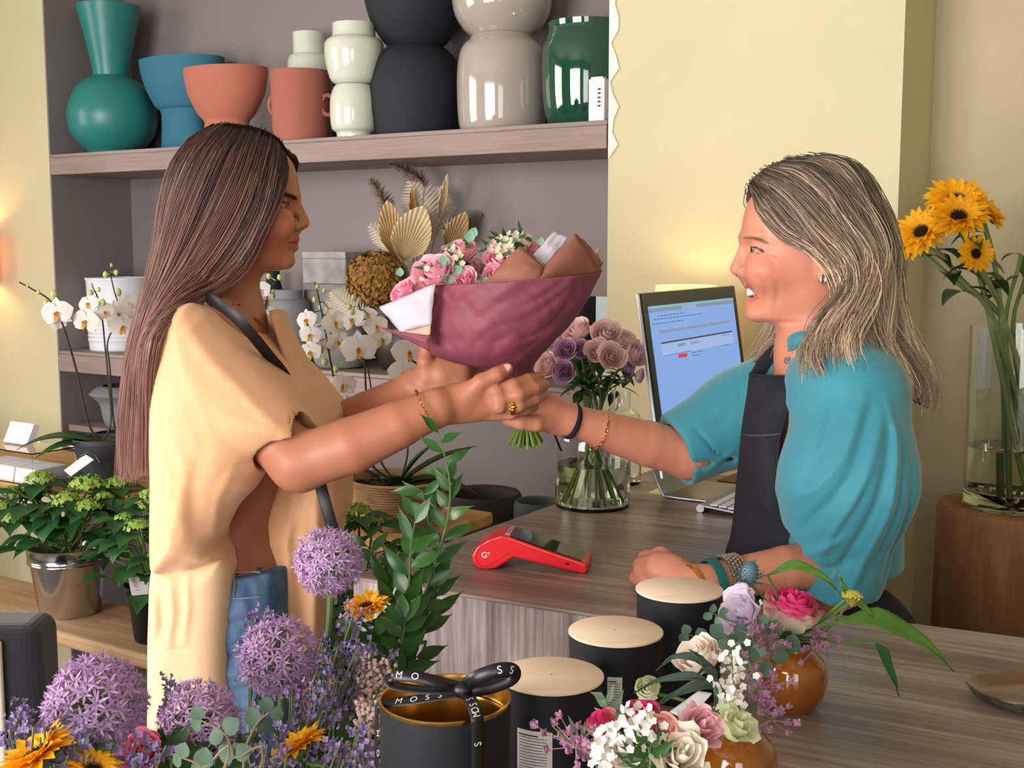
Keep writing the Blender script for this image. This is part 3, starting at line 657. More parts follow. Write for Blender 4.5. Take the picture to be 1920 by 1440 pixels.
sbox(0, .915, 1, .93, 'window_shadow', '#1c2b55'); sbox(0, .93, 1, 1, 'dock_background', '#0e2a60')
mb = MB()
for u0, v0, n_ in ((.08, .08, 9), (.04, .105, 16), (.02, .14, 10), (.4, .33, 3), (.4, .345, 4), (.4, .42, 4), (.4, .445, 3), (.8, .32, 3), (.78, .41, 3)):
    for i in range(n_):
        u = u0+i*.034; mb.box((sx0+SW*u, -.0081, sz1-SH*(v0+.006)), (sx0+SW*(u+.022), -.0077, sz1-SH*v0), Mm)
mb.build('text_lines', mat('screen_text', '#111111', .5, emit='#4a6299', estr=.7), scr, smooth=False)
mb = MB()
for i, c in enumerate(('#3f8df0', '#e8553a', '#c9cfdc', '#ece6c8', '#4b90e8', '#d84f53', '#56b35a', '#e6c94a', '#d5d9e2', '#8460c9')):
    b_ = MB(); u = .1+i*.082; b_.box((sx0+SW*u, -.0083, sz1-SH*.99), (sx0+SW*(u+.055), -.0077, sz1-SH*.945), Mm); b_.build('dock_icon', mat('icon_%d' % i, '#050505', .3, emit=c, estr=.8), scr, smooth=False)
# stand: a bent sheet of aluminium
MR = wmat(mroot); mb = MB(); prof = crv([(0, .062, zb+.17), (0, .085, zb+.10), (0, .10, .07), (0, .08, .012), (0, .06, .0045), (0, -.02, .004), (0, -.115, .0035)], 5)
mb.grid([[MR @ Vector((sx, p.y, p.z)) for p in prof] for sx in (-.095, .095)]); o = mb.build('stand', M_alu, mroot); solid(o, .005); bevel(o, .002)
# ---- table lamp behind the monitor
LC = at(1287, 535, 2.69); lr = 57*LC.y/F
lamp = empty('table_lamp', (LC.x, LC.y, 1.0), 'lit table lamp with cream fabric shade behind the monitor', 'lamp')
Ml = wmat(lamp); h = LC.z-1.0; mb = MB(); mb.lathe([(lr*1.15, h-.15), (lr, h), (lr-.0015, h), (lr*1.15-.0015, h-.15), (lr*1.15, h-.15)], 40, Ml)
mb.build('lamp_shade', mat('lamp_shade_fabric', '#f0dfc0', .8, translucent=.5, emit='#ffd9a0', estr=.5), lamp)
mb = MB(); mb.lathe([(.001, 0), (.05, 0), (.05, .012), (.012, .02), (.008, .06), (.008, h-.09), (.001, h-.09)], 24, Ml); mb.build('base', M_dark, lamp)
mb = MB(); mb.ball(Ml @ Vector((0, 0, h-.07)), (.022, .022, .028), 12, 8); mb.build('bulb', mat('warm_bulb', '#ffffff', .5, emit='#ffca80', estr=9), lamp)
point('lamp_glow', Ml @ Vector((0, 0, h-.03)), .9, (1, .74, .36), .02)
# ---- keyboard
kp = atz(1316, 962, 1.0); kd = (atz(1500, 880, 1.0)-kp); kd.z = 0; kd = Vector((.835*.2+ex.x, -.55*.2+ex.y, 0)).normalized(); kroot = empty('keyboard', kp+Vector((0, 0, 0)), 'slim aluminium keyboard with white keys beside the apron', 'keyboard', rz=math.atan2(ex.y, ex.x)); Mk = wmat(kroot)
mb = MB(); mb.grid([[Mk @ Vector((x, y, z)) for y, z in ((0, .014), (-.13+.0, .004))] for x in (0, .28)]); o = mb.build('plate', M_alu, kroot, smooth=False); solid(o, .003, 0)
mb = MB(); mb.tube([Mk @ Vector((0, .004, .0085)), Mk @ Vector((.28, .004, .0085))], .0082, 16); mb.build('battery_tube', M_alu, kroot)
for r_ in range(6):
    for c_ in range(14):
        mb = MB(); x = .006+c_*.0192; y = -.014-r_*.0185; z = .0165-.0013*r_*1.08; mb.box((x, y-.0155, z-.001), (x+.0162, y, z+.0018), Mk); mb.build('key', mat('white_key', '#e9eaee', .5), kroot, smooth=False)
# brown leather mouse pad / papers near the monitor foot
p0 = atz(1345, 903, 1.0); r = MB(); Mx = Matrix.Translation(p0) @ Matrix.Rotation(-.6, 4, 'Z'); r.box((0, 0, .0005), (.2, .13, .004), Mx); o = r.build('leather_folder', mat('brown_leather', '#7a5233', .6, noise=.1), smooth=False, label='brown leather folder lying behind the apron bib on the counter', cat='folder'); origin_to(o, p0); bevel(o, .0015)
p0 = atz(1215, 925, 1.0); r = MB(); Mx = Matrix.Translation(p0) @ Matrix.Rotation(-.5, 4, 'Z'); r.box((0, .005, .0002), (.16, .14, .0016), Mx); o = r.build('paper_sheet', mat('cream_paper', '#e9ddb6', .8), smooth=False, label='cream sheet of paper under the monitor foot', cat='paper'); origin_to(o, p0)
# ---- red card terminal
tb = atz(915, 1069, 1.0); te = atz(1100, 1077, 1.0); e1 = (te-tb).normalized(); e2 = Vector((-e1.y, e1.x, 0))
def onp(px, py, P=tb, n=e2):
    r = ray(px, py); C0 = Vector((0, 0, CZ)); t = (P-C0).dot(n)/r.dot(n); return C0+r*t
term = empty('card_terminal', tb, 'red handheld card payment terminal with dark screen lying on the counter', 'card terminal')
M_red = mat('red_plastic', '#e01822', .35, coat=.2); M_tscr = mat('dark_screen_glass', '#15181c', .06, spec=.8)
prof = [(940, 1004), (915, 1012), (893, 1026), (884, 1042), (886, 1057), (898, 1067), (915, 1069), (930, 1066), (962, 1046), (980, 1049), (1090, 1077), (1099, 1077), (1103, 1068), (1101, 1058), (1020, 1031), (951, 1006)]
pts = [onp(*p) for p in prof]; 
for p in pts: p.z = max(p.z, 1.0005)
D = .072; mb = MB(); n = len(pts); vs = pts + [p+e2*D for p in pts]
mb.add(vs, [tuple(range(n)), tuple(reversed(range(n, 2*n)))]+[(i, n+i, n+(i+1) % n, (i+1) % n) for i in range(n)]); o = mb.build('body', M_red, term, smooth=False); bevel(o, .0035, 3)
a, b = onp(951, 1006), onp(1101, 1058); dn = (b-a).normalized(); up = e2.cross(dn)*-1; up = up if up.z > 0 else -up
L = (b-a).length; q = lambda t, s, h: a+dn*(L*t)+e2*s+up*h
mb = MB(); c = [q(.035, .005, 0), q(.93, .005, 0), q(.93, D-.005, 0), q(.035, D-.005, 0)]; mb.add([p+up*.0002 for p in c]+[p+up*.0016 for p in c], [(0, 1, 2, 3), (4, 7, 6, 5), (0, 4, 5, 1), (1, 5, 6, 2), (2, 6, 7, 3), (3, 7, 4, 0)]); o = mb.build('screen', M_tscr, term, smooth=False)
mb = MB(); c = [q(-.04, .01, -.001), q(.02, .01, 0), q(.02, D-.01, 0), q(-.04, D-.01, -.001)]; mb.add([p+up*.0002 for p in c]+[p+up*.002 for p in c], [(0, 1, 2, 3), (4, 7, 6, 5), (0, 4, 5, 1), (1, 5, 6, 2), (2, 6, 7, 3), (3, 7, 4, 0)]); mb.build('printer_cover', mat('pale_pinkish_plastic', '#c99a9a', .3), term, smooth=False)
mb = MB(); inn = [(925, 1013), (900, 1026), (893, 1042), (899, 1058), (915, 1061), (955, 1036), (948, 1030)]
mb.tube([onp(*p)-e2*.0003 for p in [tuple(v) for v in cr(inn[:-1], 4)]], .0006, 5); mb.build('lid_seam', mat('dark_red', '#9a0f18', .5), term)
v, f = text_geo('G', .0135); o0 = onp(908, 1041)-e2*.0005; mb = MB(); mb.add([o0+e1*(x.x)+Vector((0, 0, x.y)) for x in v], f)
v, f = text_geo('o', .008); mb.add([o0+e1*(x.x+.0072)+Vector((0, 0, x.y+.004)) for x in v], f); mb.build('emblem', mat('white_print', '#f4f0f0', .6), term, smooth=False)
mb = MB(); s0 = onp(1064, 1057)-e2*.0004; mb.box((-.0035, 0, -.0012), (.0035, .0006, .0012), Matrix.Translation(s0) @ frame((0, 0, 1)) @ Matrix.Rotation(math.atan2(e1.y, e1.x), 4, 'Z')); mb.build('port', M_bez, term, smooth=False)
# ---- candle tins
M_tin = mat('matte_black_tin', '#15181e', .6, spec=.4); M_lid = wood('birch_lid', '#ecd3b8', '#fae9d8', '#f4dec6', axis=0, scale=3, streak=9, rough=.5, dist=2); M_gold = mat('brushed_gold_tin', '#bb9550', .25, metal=1, noise=.1, scale=60)
M_label = mat('white_label', '#dfdcda', .7)
def tin(label, cx, cy, rpx, Y, rot, lab=None):
    P = at(cx, cy, Y); R = rpx*Y/F; r = empty('candle_tin', (P.x, P.y, 1.0), label, 'candle', 'black candle tins with wooden lids', rz=rot); M = wmat(r); hz = P.z-1.0
    mb = MB(); mb.lathe([(.001, .0005), (R-.003, .0005), (R-.0015, .002), (R-.0015, hz-.004), (R-.003, hz-.0035), (.001, hz-.0035)], 72, M); mb.build('body', M_tin, r)
    mb = MB(); mb.lathe([(.001, hz-.0033), (R-.001, hz-.0033), (R, hz-.0025), (R, hz-.0008), (R-.001, hz), (.001, hz)], 72, M); mb.build('lid', M_lid, r)
    if lab:
        a0, a1, z0, z1 = lab; mb = MB(); mb.grid([[M @ Vector(((R-.0011)*math.cos(a0+(a1-a0)*i/10-rot), (R-.0011)*math.sin(a0+(a1-a0)*i/10-rot), z)) for i in range(11)] for z in (z0, z1)]); lo = mb.build('label', M_label, r)
        mb = MB(); zz = z1-.004
        while zz > z0+.003:
            e_ = a0+(a1-a0)*(.62 if zz > z1-.005 else .86); mb.grid([[M @ Vector(((R-.0009)*math.cos(a0+(e_-a0)*(.08+.92*i/8)-rot), (R-.0009)*math.sin(a0+(e_-a0)*(.08+.92*i/8)-rot), zq)) for i in range(9)] for zq in (zz, zz-(.0013 if zz > z1-.005 else .0006))]); zz -= .0028
        mb.build('print', M_ink, lo)
    return r
tin('black candle tin with birch lid nearest the resting forearm', 1274, 1103, 84, 1.35, .3)
tin('black candle tin with birch lid in the middle of the row of three', 1154.5, 1181, 91.5, 1.23, 0, (4.46, 4.77, .045, .080))
tin('black candle tin with birch lid beside the open gold-lined tin', 1034, 1264, 102, 1.10, 0, (3.98, 4.70, .02, .076))
# open tin with ribbon
oc = at(835, 1306, .97); R = 129*.97/F; ot = empty('open_tin', (oc.x, oc.y, 1.0), 'open black tin lined in gold, tied with a black lettered ribbon bow', 'candle'); M = wmat(ot); hz = oc.z-1.0
mb = MB(); mb.lathe([(.001, .0005), (R-.002, .0005), (R-.0008, .002), (R-.0008, hz-.004)], 96, M); mb.build('body', M_tin, ot)
mb = MB(); mb.lathe([(R-.0008, hz-.004), (R, hz-.003), (R, hz-.0008), (R-.001, hz), (R-.0022, hz-.0005), (R-.003, hz-.004), (R-.0032, hz-.014), (R-.0042, hz-.016), (R-.0032, hz-.018), (R-.0045, hz-.021), (R-.0045, hz-.06), (.001, hz-.06)], 96, M); mb.build('gold_lining', M_gold, ot)
M_rib = mat('black_satin_ribbon', '#101013', .38, spec=.6); M_rtx = mat('ribbon_lettering', '#d8d8d8', .6)
def ribbon(pts, w, nrm, name='ribbon', text=None, tpos=(), tsz=.011, par=None, flip=1):
    pts = [Vector(p) for p in cr(pts, 6)]; n = len(pts); L = []; Rr = []; N = [Vector(nrm)]*n if not callable(nrm) else [nrm(i/(n-1)) for i in range(n)]
    fr = []
    for i in range(n):
        T = (pts[min(i+1, n-1)]-pts[max(0, i-1)]).normalized(); s = T.cross(N[i]).normalized(); fr.append((pts[i], T, s, s.cross(T)))
        L.append(pts[i]-s*w/2); Rr.append(pts[i]+s*w/2)
    mb = MB(); mb.grid([L, [p.copy() for p in pts], Rr]); o = mb.build(name, M_rib, par or ot); solid(o, .0005)
    for tp, ch, rot in tpos:
        x = tp*(n-1); k = min(int(x), n-2); p, T, s, nn = fr[k]; p = p.lerp(fr[k+1][0], x-k); v, f = text_geo(ch, tsz); mb = MB(); c_, s_ = math.cos(rot), math.sin(rot)
        mb.add([p+T*(a_.x*c_-a_.y*s_)*flip+s*(-(a_.x*s_+a_.y*c_))*flip*-1*-1+nn*.0008 if False else p+T*(a_.x*c_-a_.y*s_)-s*(a_.x*s_+a_.y*c_)+nn*(.0007) for a_ in v], f); mb.build('letter', M_rtx, o, smooth=False)
    return o
def T_(px, py, Y): return at(px, py, Y)
kn = T_(868, 1290, .955)
# band across the top: left rim -> knot -> front rim, then down both sides
band = [T_(706, 1440, .972), T_(706, 1360, .972), T_(709, 1326, .970), T_(724, 1319, .965), T_(780, 1312, .958), T_(835, 1303, .955), T_(868, 1294, .957)]
def nb(t): return Vector((-1, -.4, .1)) if t < .28 else (Vector((-.5, -.6, .8)) if t < .4 else Vector((0, -.45, 1)))
ribbon(band, .0105, nb, 'ribbon_band', tpos=[(.58, 'M', 0), (.655, 'O', 0), (.73, 'S', 0), (.80, 'S', 0)], tsz=.0085)
for zpy, ch in ((1375, 'M'), (1412, 'O')):
    v, f = text_geo(ch, .008); p = T_(709, zpy, .955); mb = MB(); mb.add([p+Vector((-a_.y*.35, -.0, a_.x)) for a_ in v], f); mb.build('letter', M_rtx, ot, smooth=False)
fr_ = [T_(868, 1296, .950), T_(886, 1318, .925), T_(893, 1338, .912), T_(895, 1348, .9075), T_(896, 1362, .9075), T_(896, 1440, .912), T_(896, 1560, .917)]
ribbon(fr_, .0105, lambda t: Vector((0, -.5, .9)) if t < .42 else (Vector((.2, -.8, .5)) if t < .55 else Vector((.45, -1, 0))), 'ribbon_band', tpos=[(.12, 'S', PI), (.2, 'S', PI), (.28, 'O', PI), (.36, 'M', PI), (.75, 'S', PI)], tsz=.0085)
# loops and tails
loopL = [kn, T_(825, 1280, .945), T_(785, 1270, .945), T_(745, 1266, .95), T_(729, 1272, .955), T_(736, 1284, .952), T_(775, 1292, .948), T_(820, 1294, .945), kn+Vector((0, -.006, 0))]
ribbon(loopL, .0098, lambda t: Vector((.1, -.8, .6 if t < .45 else 1.6)), 'ribbon_loop', tpos=[(.36, 'M', PI), (.27, 'O', PI)], tsz=.008)
loopR = [kn, T_(885, 1276, .94), T_(910, 1264, .935), T_(940, 1256, .935), T_(962, 1258, .94), T_(958, 1272, .95), T_(925, 1286, .95), T_(892, 1293, .948), kn+Vector((0, -.006, -.002))]
ribbon(loopR, .012, lambda t: Vector((-.1, -.95, .3)), 'ribbon_loop', tpos=[(.36, 'S', 0), (.47, 'S', 0)], tsz=.009)
mb = MB(); mb.ball(kn+Vector((0, -.005, 0)), (.009, .006, .007), 12, 8); mb.build('ribbon_knot', M_rib, ot)
# ---- amber bud vases and dish
M_amber = mat('amber_gloss_glaze', '#8f5416', .1, noise=.25, scale=12, coat=.7, col2='#74400f'); 
def bud(label, cx, cy, Y, r):
    P = at(cx, cy, Y); P = Vector((P.x, P.y, 1.0)); o = empty('bud_vase', P, label, 'vase', None); M = wmat(o); k = r
    pr = cr([(.55*k, 0), (.62*k, .03*k), (.9*k, .45*k), (1.0*k, 1.0*k), (.9*k, 1.5*k), (.62*k, 1.82*k), (.5*k, 1.92*k), (.5*k, 2.05*k), (.54*k, 2.12*k)], 4)
    pr = [tuple(p) for p in pr]; pr2 = [(r_*(1+.008*math.sin(z*2200*(.035/k))*(z > .8*k)), z) for r_, z in pr]
    mb = MB(); mb.lathe([(.001, 0)]+pr2+[(r_-.002, z) for r_, z in reversed(pr) if z > .01]+[(.001, .01)], 64, M); mb.build('body', M_amber, o); return o
VA = bud('amber glazed bud vase on the right with the pink-edged ranunculus', 1488, 1360, 1.30, .036)
VB = bud('amber glazed bud vase in front with white statice and lisianthus', 1385, 1440, 1.07, .0365)
VC = bud('amber bud vase nearest the camera under the low white and pink posy', 1215, 1440, .93, .033)
dc = atz(1952, 1318, 1.0); dish = empty('ceramic_dish', dc, 'brown glazed ceramic dish with speckled grey rim at the right edge', 'dish'); M = wmat(dish)
def wob(r, z, dr, rows=72): return [M @ Vector(((r*(1+.05*math.sin(3*a)+.03*math.sin(5*a+1))+dr)*math.cos(a), (r*.72*(1+.05*math.sin(3*a)+.03*math.sin(5*a+1))+dr)*math.sin(a), z)) for a in [2*PI*k/rows for k in range(rows)]]
mb = MB(); mb.grid([wob(.001, .001, 0), wob(.06, .001, 0), wob(.072, .006, 0), wob(.079, .016, 0), wob(.0785, .018, 0)], True); mb.build('rim', mat('speckled_grey_glaze', '#5b5347', .35, col2='#2e2a26', scale=90), dish)
mb = MB(); mb.grid([wob(.0785, .018, 0), wob(.075, .0165, 0), wob(.066, .008, 0), wob(.055, .006, 0), wob(.001, .006, 0)], True); mb.build('bowl', mat('brown_gloss_glaze', '#6b5236', .15, noise=.2, scale=15, coat=.5), dish)
# ============================================================ furniture by the wall and its plants
M_bench = wood('pale_beech_plank', '#a98763', '#d0b18b', '#bd9a73', axis=0, scale=2.5, streak=14, rough=.5, dist=4); M_slab = wood('honey_wood_slab', '#a97a45', '#d9b27a', '#c1935b', axis=0, scale=2.5, streak=10, rough=.5, dist=5)
M_iron = mat('black_iron', '#17181b', .5); M_zinc = mat('polished_zinc', '#c2c4c8', .16, metal=1, noise=.08, scale=6)
# console table: plank top on iron legs
tA = Vector((-.053, 2.72, .90)); tdir = WA; tin_ = WN
def tpt(a, b, z): return Vector((tA.x, tA.y, 0))-WA*a-WN*b+Vector((0, 0, z))
tbl = empty('console_table', tpt(1.1, .16, 0), 'wooden plank table on black iron legs along the wall, carrying orchids and cards', 'table', rz=WROT)
Mt = Matrix.Translation(Vector((tA.x, tA.y, 0))) @ Matrix.Rotation(WROT, 4, 'Z')
mb = MB(); mb.box((-2.3, -.33, .868), (0, .02, .90), Mt); o = mb.build('tabletop', M_slab, tbl, smooth=False); bevel(o, .008, 3)
for x in (-2.2, -.42):
    for y in (-.30, -.02):
        mb = MB(); mb.box((x-.015, y-.015, 0), (x+.015, y+.015, .867), Mt); mb.build('leg', M_iron, tbl, smooth=False)
    mb = MB(); mb.box((x-.012, -.284, .78), (x+.012, -.036, .80), Mt); mb.build('crossbar', M_iron, tbl, smooth=False)
# bench in front of it
bA = atz(100, 1183, .60); bch = empty('plant_bench', (bA.x, bA.y, 0), 'low pale wooden bench holding the hydrangea buckets', 'bench', rz=WROT); Mb = Matrix.Translation(Vector((bA.x, bA.y, 0))) @ Matrix.Rotation(WROT, 4, 'Z')
mb = MB(); mb.box((-1.0, 0, .565), (1.25, .235, .60), Mb); o = mb.build('bench_top', M_bench, bch, smooth=False); bevel(o, .01, 3)
for x in (-.8, 1.15):
    for y in (.02, .19):
        mb = MB(); mb.box((x, y, 0), (x+.03, y+.03, .564), Mb); mb.build('leg', M_iron, bch, smooth=False)
# hydrangeas
M_hleaf = mat('hydrangea_leaf', '#2a5a2c', .45, noise=.35, scale=9, translucent=.15); M_hfl = mat('lime_hydrangea_floret', '#93b552', .7, noise=.25, scale=70, translucent=.2); M_hbud = mat('olive_hydrangea_bud', '#8f9a4d', .8, noise=.2)
def hydrangea(label, pc, Y, r_top, r_bot, z0, z1, potmat, heads, leaves, potname='bucket', seed=0, spread=.17, tagcard=None):
    P = at(pc[0], pc[1], Y); root = empty('potted_hydrangea', (P.x, P.y, z0), label, 'potted plant', 'green hydrangeas along the wall'); M = wmat(root); h = z1-z0
    mb = MB(); pr = [(.001, 0), (r_bot-.004, 0), (r_bot, .004), (r_bot*.35+r_top*.65, h*.72)]
    pr += [(r_top*.985-.0, h*.76), (r_top*.99, h*.775), (r_top*.975, h*.79), (r_top*.985, h*.80), (r_top*.99, h*.81), (r_top*.98, h*.82), (r_top, h-.004), (r_top+.003, h), (r_top-.002, h), (r_top-.01, h-.03), (.001, h-.03)]
    mb.lathe(pr, 48, M); mb.build(potname, potmat, root)
    c0 = Vector((P.x, P.y, z1)); rd = random.Random(seed); st = MB(); lf = MB()
    for i, (px, py, dy, R) in enumerate(heads):
        c = at(px, py, Y+dy); k = (Y+dy)/F; R *= k; mb = MB(); b0 = c0+Vector((rd.uniform(-.03, .03), rd.uniform(-.03, .03), -.03)); st.tube(cr([b0, b0.lerp(c, .6)+Vector((0, 0, .01)), c-Vector((0, 0, R*.3))], 4), .0025, 5)
        N_ = 90 if R > .02 else 60
        for j in range(N_):
            a = j*2.39996; q = math.sqrt((j+.5)/N_); n = Vector((q*math.cos(a), q*math.sin(a), math.sqrt(max(.03, 1-q*q*.9)))); p = c+Vector((n.x*R, n.y*R, (n.z-.5)*R*.75))+Vector([rd.uniform(-.1, .1)*R for _ in range(3)]); t = n.orthogonal().normalized(); b = n.cross(t)
            if rd.random() < .6:
                for w in range(4): w_ = w*PI/2+j; blade(mb, p, t*math.cos(w_)+b*math.sin(w_)+n*.2, n, R*.2, R*.17, (.5, 1, .9, .3), nu=1, nv=3, bend=.2)
            else: mb.ball(p, R*.07, 5, 3)
        mb.build('flower_head', M_hfl, root)
        for w in range(5):
            a = w*1.257+i; d = Vector((math.cos(a), math.sin(a), .25)); blade(lf, c-Vector((0, 0, R*.6))+d*.01, d, (0, 0, 1), rd.uniform(.06, .085), rd.uniform(.042, .055), (0, .5, .9, 1, .85, .5, .2, 0), nu=6, bend=rd.uniform(.6, 1.3), cup=.2, ruf=.02)
    for i in range(leaves):
        a = i*2.39996; q = .45+.55*rd.random(); z = rd.uniform(-.01, .13); p = c0+Vector((q*.08*math.cos(a), q*.08*math.sin(a), z)); d = Vector((math.cos(a), math.sin(a), rd.uniform(.0, .6)))
        st.tube([c0+Vector((0, 0, -.02)), p, p+d*.03], .0022, 4); blade(lf, p+d*.03, d, (0, 0, 1), rd.uniform(.08, .11)*spread/.17, rd.uniform(.055, .075)*spread/.17, (0, .5, .9, 1, .85, .5, .2, 0), nu=6, bend=rd.uniform(.6, 1.6), cup=.22, ruf=.02)
    st.build('stems', G_stem, root); lf.build('leaves', M_hleaf, root); return root
hz = [(20, 922, 0, 24), (75, 895, .02, 28), (125, 935, -.08, 28), (165, 905, 0, 34), (218, 903, .03, 24), (25, 970, -.1, 20), (75, 972, -.1, 17), (165, 948, -.1, 28), (195, 930, -.04, 18), (60, 915, .1, 20), (5, 945, -.05, 18), (215, 925, .06, 20)]
hydrangea('green hydrangea in a polished zinc bucket at the far left', (130, 1100), 2.93, .098, .074, .60, .775, M_zinc, hz, 44, seed=2)
hz = [(283, 925, .03, 22), (232, 968, -.06, 17), (258, 985, -.1, 27), (278, 945, 0, 20), (290, 1040, -.08, 15), (310, 960, .05, 22), (330, 990, 0, 22)]
hydrangea('green hydrangea in a black pot with a gift tag, half behind the yellow top', (286, 1100), 2.72, .062, .045, .60, .735, mat('black_ceramic_pot', '#15171a', .4), hz, 26, 'pot', seed=9, spread=.15)
hz = [(672, 955, -.02, 26), (700, 975, -.04, 20), (655, 975, 0, 20)]
hydrangea('small green hydrangea between the yellow top and the woven basket', (668, 1100), 2.30, .06, .045, .60, .80, mat('black_ceramic_pot', '#15171a', .4), hz, 30, 'pot', seed=5, spread=.13)
# gift tag card with ribbon on the second pot
tg = at(268, 1098, 2.60); r = empty('gift_tag', tg, 'white gift card with black ribbon hanging from the second hydrangea', 'card'); k = 2.6/F
mb = MB(); mb.add([at(240, 1083, 2.6), at(296, 1078, 2.61), at(297, 1112, 2.61), at(247, 1117, 2.6)], [(0, 1, 2, 3)]); o = mb.build('card', M_label, r, smooth=False); solid(o, .0008)
ribbon([at(262, 1086, 2.592), at(272, 1078, 2.585), at(290, 1074, 2.585), at(276, 1084, 2.585), at(262, 1088, 2.59)], .006, (0, -1, .2), 'ribbon', par=r); ribbon([at(283, 1080, 2.585), at(281, 1100, 2.588), at(280, 1150, 2.592)], .006, (0, -1, 0), 'ribbon', par=r)
for i, ch in enumerate('MOSS'):
    v, f = text_geo(ch, .010); p = at(252+i*1.5, 1088+i*6, 2.5985); mb = MB(); mb.add([p+Vector((-a_.y, -.001, -a_.x)) for a_ in v], f); mb.build('letter', mat('grey_print', '#8a8a90', .7), r, smooth=False)
# ---- card holder and cards on the table
M_acr = mat('clear_acrylic', (.96, .97, .97, 1), .03, trans=1, ior=1.2); M_cardw = mat('white_card', '#e4e4e8', .7)
ch0 = atz(30, 895, .90); hd = empty('card_holder', ch0, 'clear acrylic two-tier holder full of white cards on the table', 'card holder', rz=WROT); M = wmat(hd)
def bx(root, a, b, name, m, M): mb = MB(); mb.box(a, b, M); return mb.build(name, m, root, smooth=False)
for z in (.002, .085): bx(hd, (-.12, -.06, z), (.16, .07, z+.003), 'tray', M_acr, M)
for x in (-.12, .157): bx(hd, (x, -.06, .006), (x+.003, .07, .084), 'side', M_acr, M)
for i in range(3):
    for q in range(4): bx(hd, (-.108+i*.087, -.05+.002*q, .0055+q*.009), (-.028+i*.087, .05, .0140+q*.009), 'card_stack', M_cardw, M)
Mc = M @ Matrix.Translation((0, .0, .0885)) @ Matrix.Rotation(-.45, 4, 'X')
for q in range(5): bx(hd, (-.05, -.0+q*.004, 0.004+q*.001), (.05, .003+q*.004, .062), 'card', M_cardw, Mc)
cp = at(148, 868, 2.98); r = MB(); r.add([at(120, 882, 2.95), at(133, 893, 2.93), at(176, 862, 2.97), at(160, 852, 2.99)], [(0, 1, 2, 3)]); o = r.build('price_card', M_cardw, smooth=False, label='white card with black ribbon leaning by the left orchid pot', cat='card'); solid(o, .001); origin_to(o, at(148, 868, 2.96))
ribbon([at(150, 856, 2.95), at(172, 848, 2.94), at(190, 870, 2.93)], .006, (0, -1, .4), 'ribbon', par=o, )
# ---- orchids
M_orl = mat('orchid_leaf', '#2f5a2b', .35, noise=.2, scale=8, translucent=.1); M_ors = mat('dark_flower_stalk', '#2e2a1f', .5, noise=.2); M_bud = mat('pale_green_bud', '#b6bf7a', .6, noise=.15)
def orchid(label, pc, Y, z0, pot, stalks, leaves, potname='pot'):
    P = at(pc[0], pc[1], Y); P = Vector((P.x, P.y, z0)); root = empty('potted_orchid', P, label, 'orchid', 'white orchids behind the two people'); M = wmat(root); potmat, rt, rb, h = pot
    mb = MB()
    if potname == 'woven_basket':
        pr = [(.001, 0), (rb, 0)]
        for i in range(18): t = (i+.5)/18; r_ = rb+(rt-rb)*t; pr += [(r_, h*(i/18+.002)), (r_+.004, h*t), (r_, h*((i+1)/18-.002))]
        pr += [(rt-.008, h), (rt-.012, h-.02), (.001, h-.02)]
    else: pr = [(.001, 0), (rb, 0), (rb+.002, .004), (rt, h-.015), (rt+.003, h-.012), (rt+.003, h), (rt-.004, h), (rt-.006, h-.02), (.001, h-.02)]
    mb.lathe(pr, 48, M); mb.build(potname, potmat, root); top = P+Vector((0, 0, h-.02))
    mb = MB(); mb.lathe([(.001, h-.012), (rt*.5, h-.010), (rt-.013, h-.016)], 24, M); rd = random.Random(2)
    for i in range(30): a = rd.random()*6.3; q = rd.random()**.5*rt*.8; mb.ball(top+Vector((q*math.cos(a), q*math.sin(a), .012)), (.008, .005, .004), 6, 4)
    mb.build('bark', M_soil, root)
    for (tx, ty, dy, L, W_, bend) in leaves:
        tip = at(tx, ty, Y+dy); d = tip-top; mb = MB(); blade(mb, top, Vector((d.x, d.y, abs(d.z)*.5+.3*d.length)), (0, 0, 1), d.length*1.05, W_, (.5, .8, 1, 1, .9, .65, .3, 0), nu=6, bend=bend, cup=.25); o = mb.build('leaf', M_orl, root); solid(o, .0012)
    for (path, flowers, buds, r_) in stalks:
        pts = crv([top]+[at(px, py, Y+dy) for px, py, dy in path], 6); mb = MB(); mb.tube(pts, [r_*(1-.5*i/len(pts)) for i in range(len(pts))], 6); so = mb.build('flower_stalk', M_ors, root)
        def near(p): return min(pts, key=lambda q: (q-p).length)
        for (px, py, dy, rp, ax, roll) in flowers:
            c = at(px, py, Y+dy); R = 1.12*rp*(Y+dy)/F; axv = Vector(ax).normalized(); Mx = Matrix.Translation(c) @ flower_frame(axv, roll) @ Matrix.Scale(R, 4)
            o = bpy.data.objects.new('orchid_flower', orchidflower()); COL.objects.link(o); o.parent = root; o.matrix_basis = wmat(root).inverted() @ Mx
            q = near(c-axv*.01+Vector((0, 0, .02))); mb = MB(); mb.tube(cr([q, (q+c)/2+Vector((0, 0, .006)), c-axv*R*.05], 3), .0010, 4); mb.build('pedicel', M_ors, root)
        for (px, py, dy, rp) in buds:
            c = at(px, py, Y+dy); q = near(c); mb = MB(); mb.tube([q, c], .0010, 4); mb.ball(c, (rp*Y/F*.75, rp*Y/F*.75, rp*Y/F), 8, 6); mb.build('bud', M_bud, root)
    return root
def flower_frame(ax, roll=0):
    z = Vector(ax).normalized(); x = Vector((0, 0, 1)).cross(z); x = x.normalized() if x.length > .05 else Vector((1, 0, 0)); y = z.cross(x)
    m = Matrix((x, y, z)).transposed(); return (m @ Matrix.Rotation(roll, 3, 'Z')).to_4x4()
FW = (0, -1, .05)
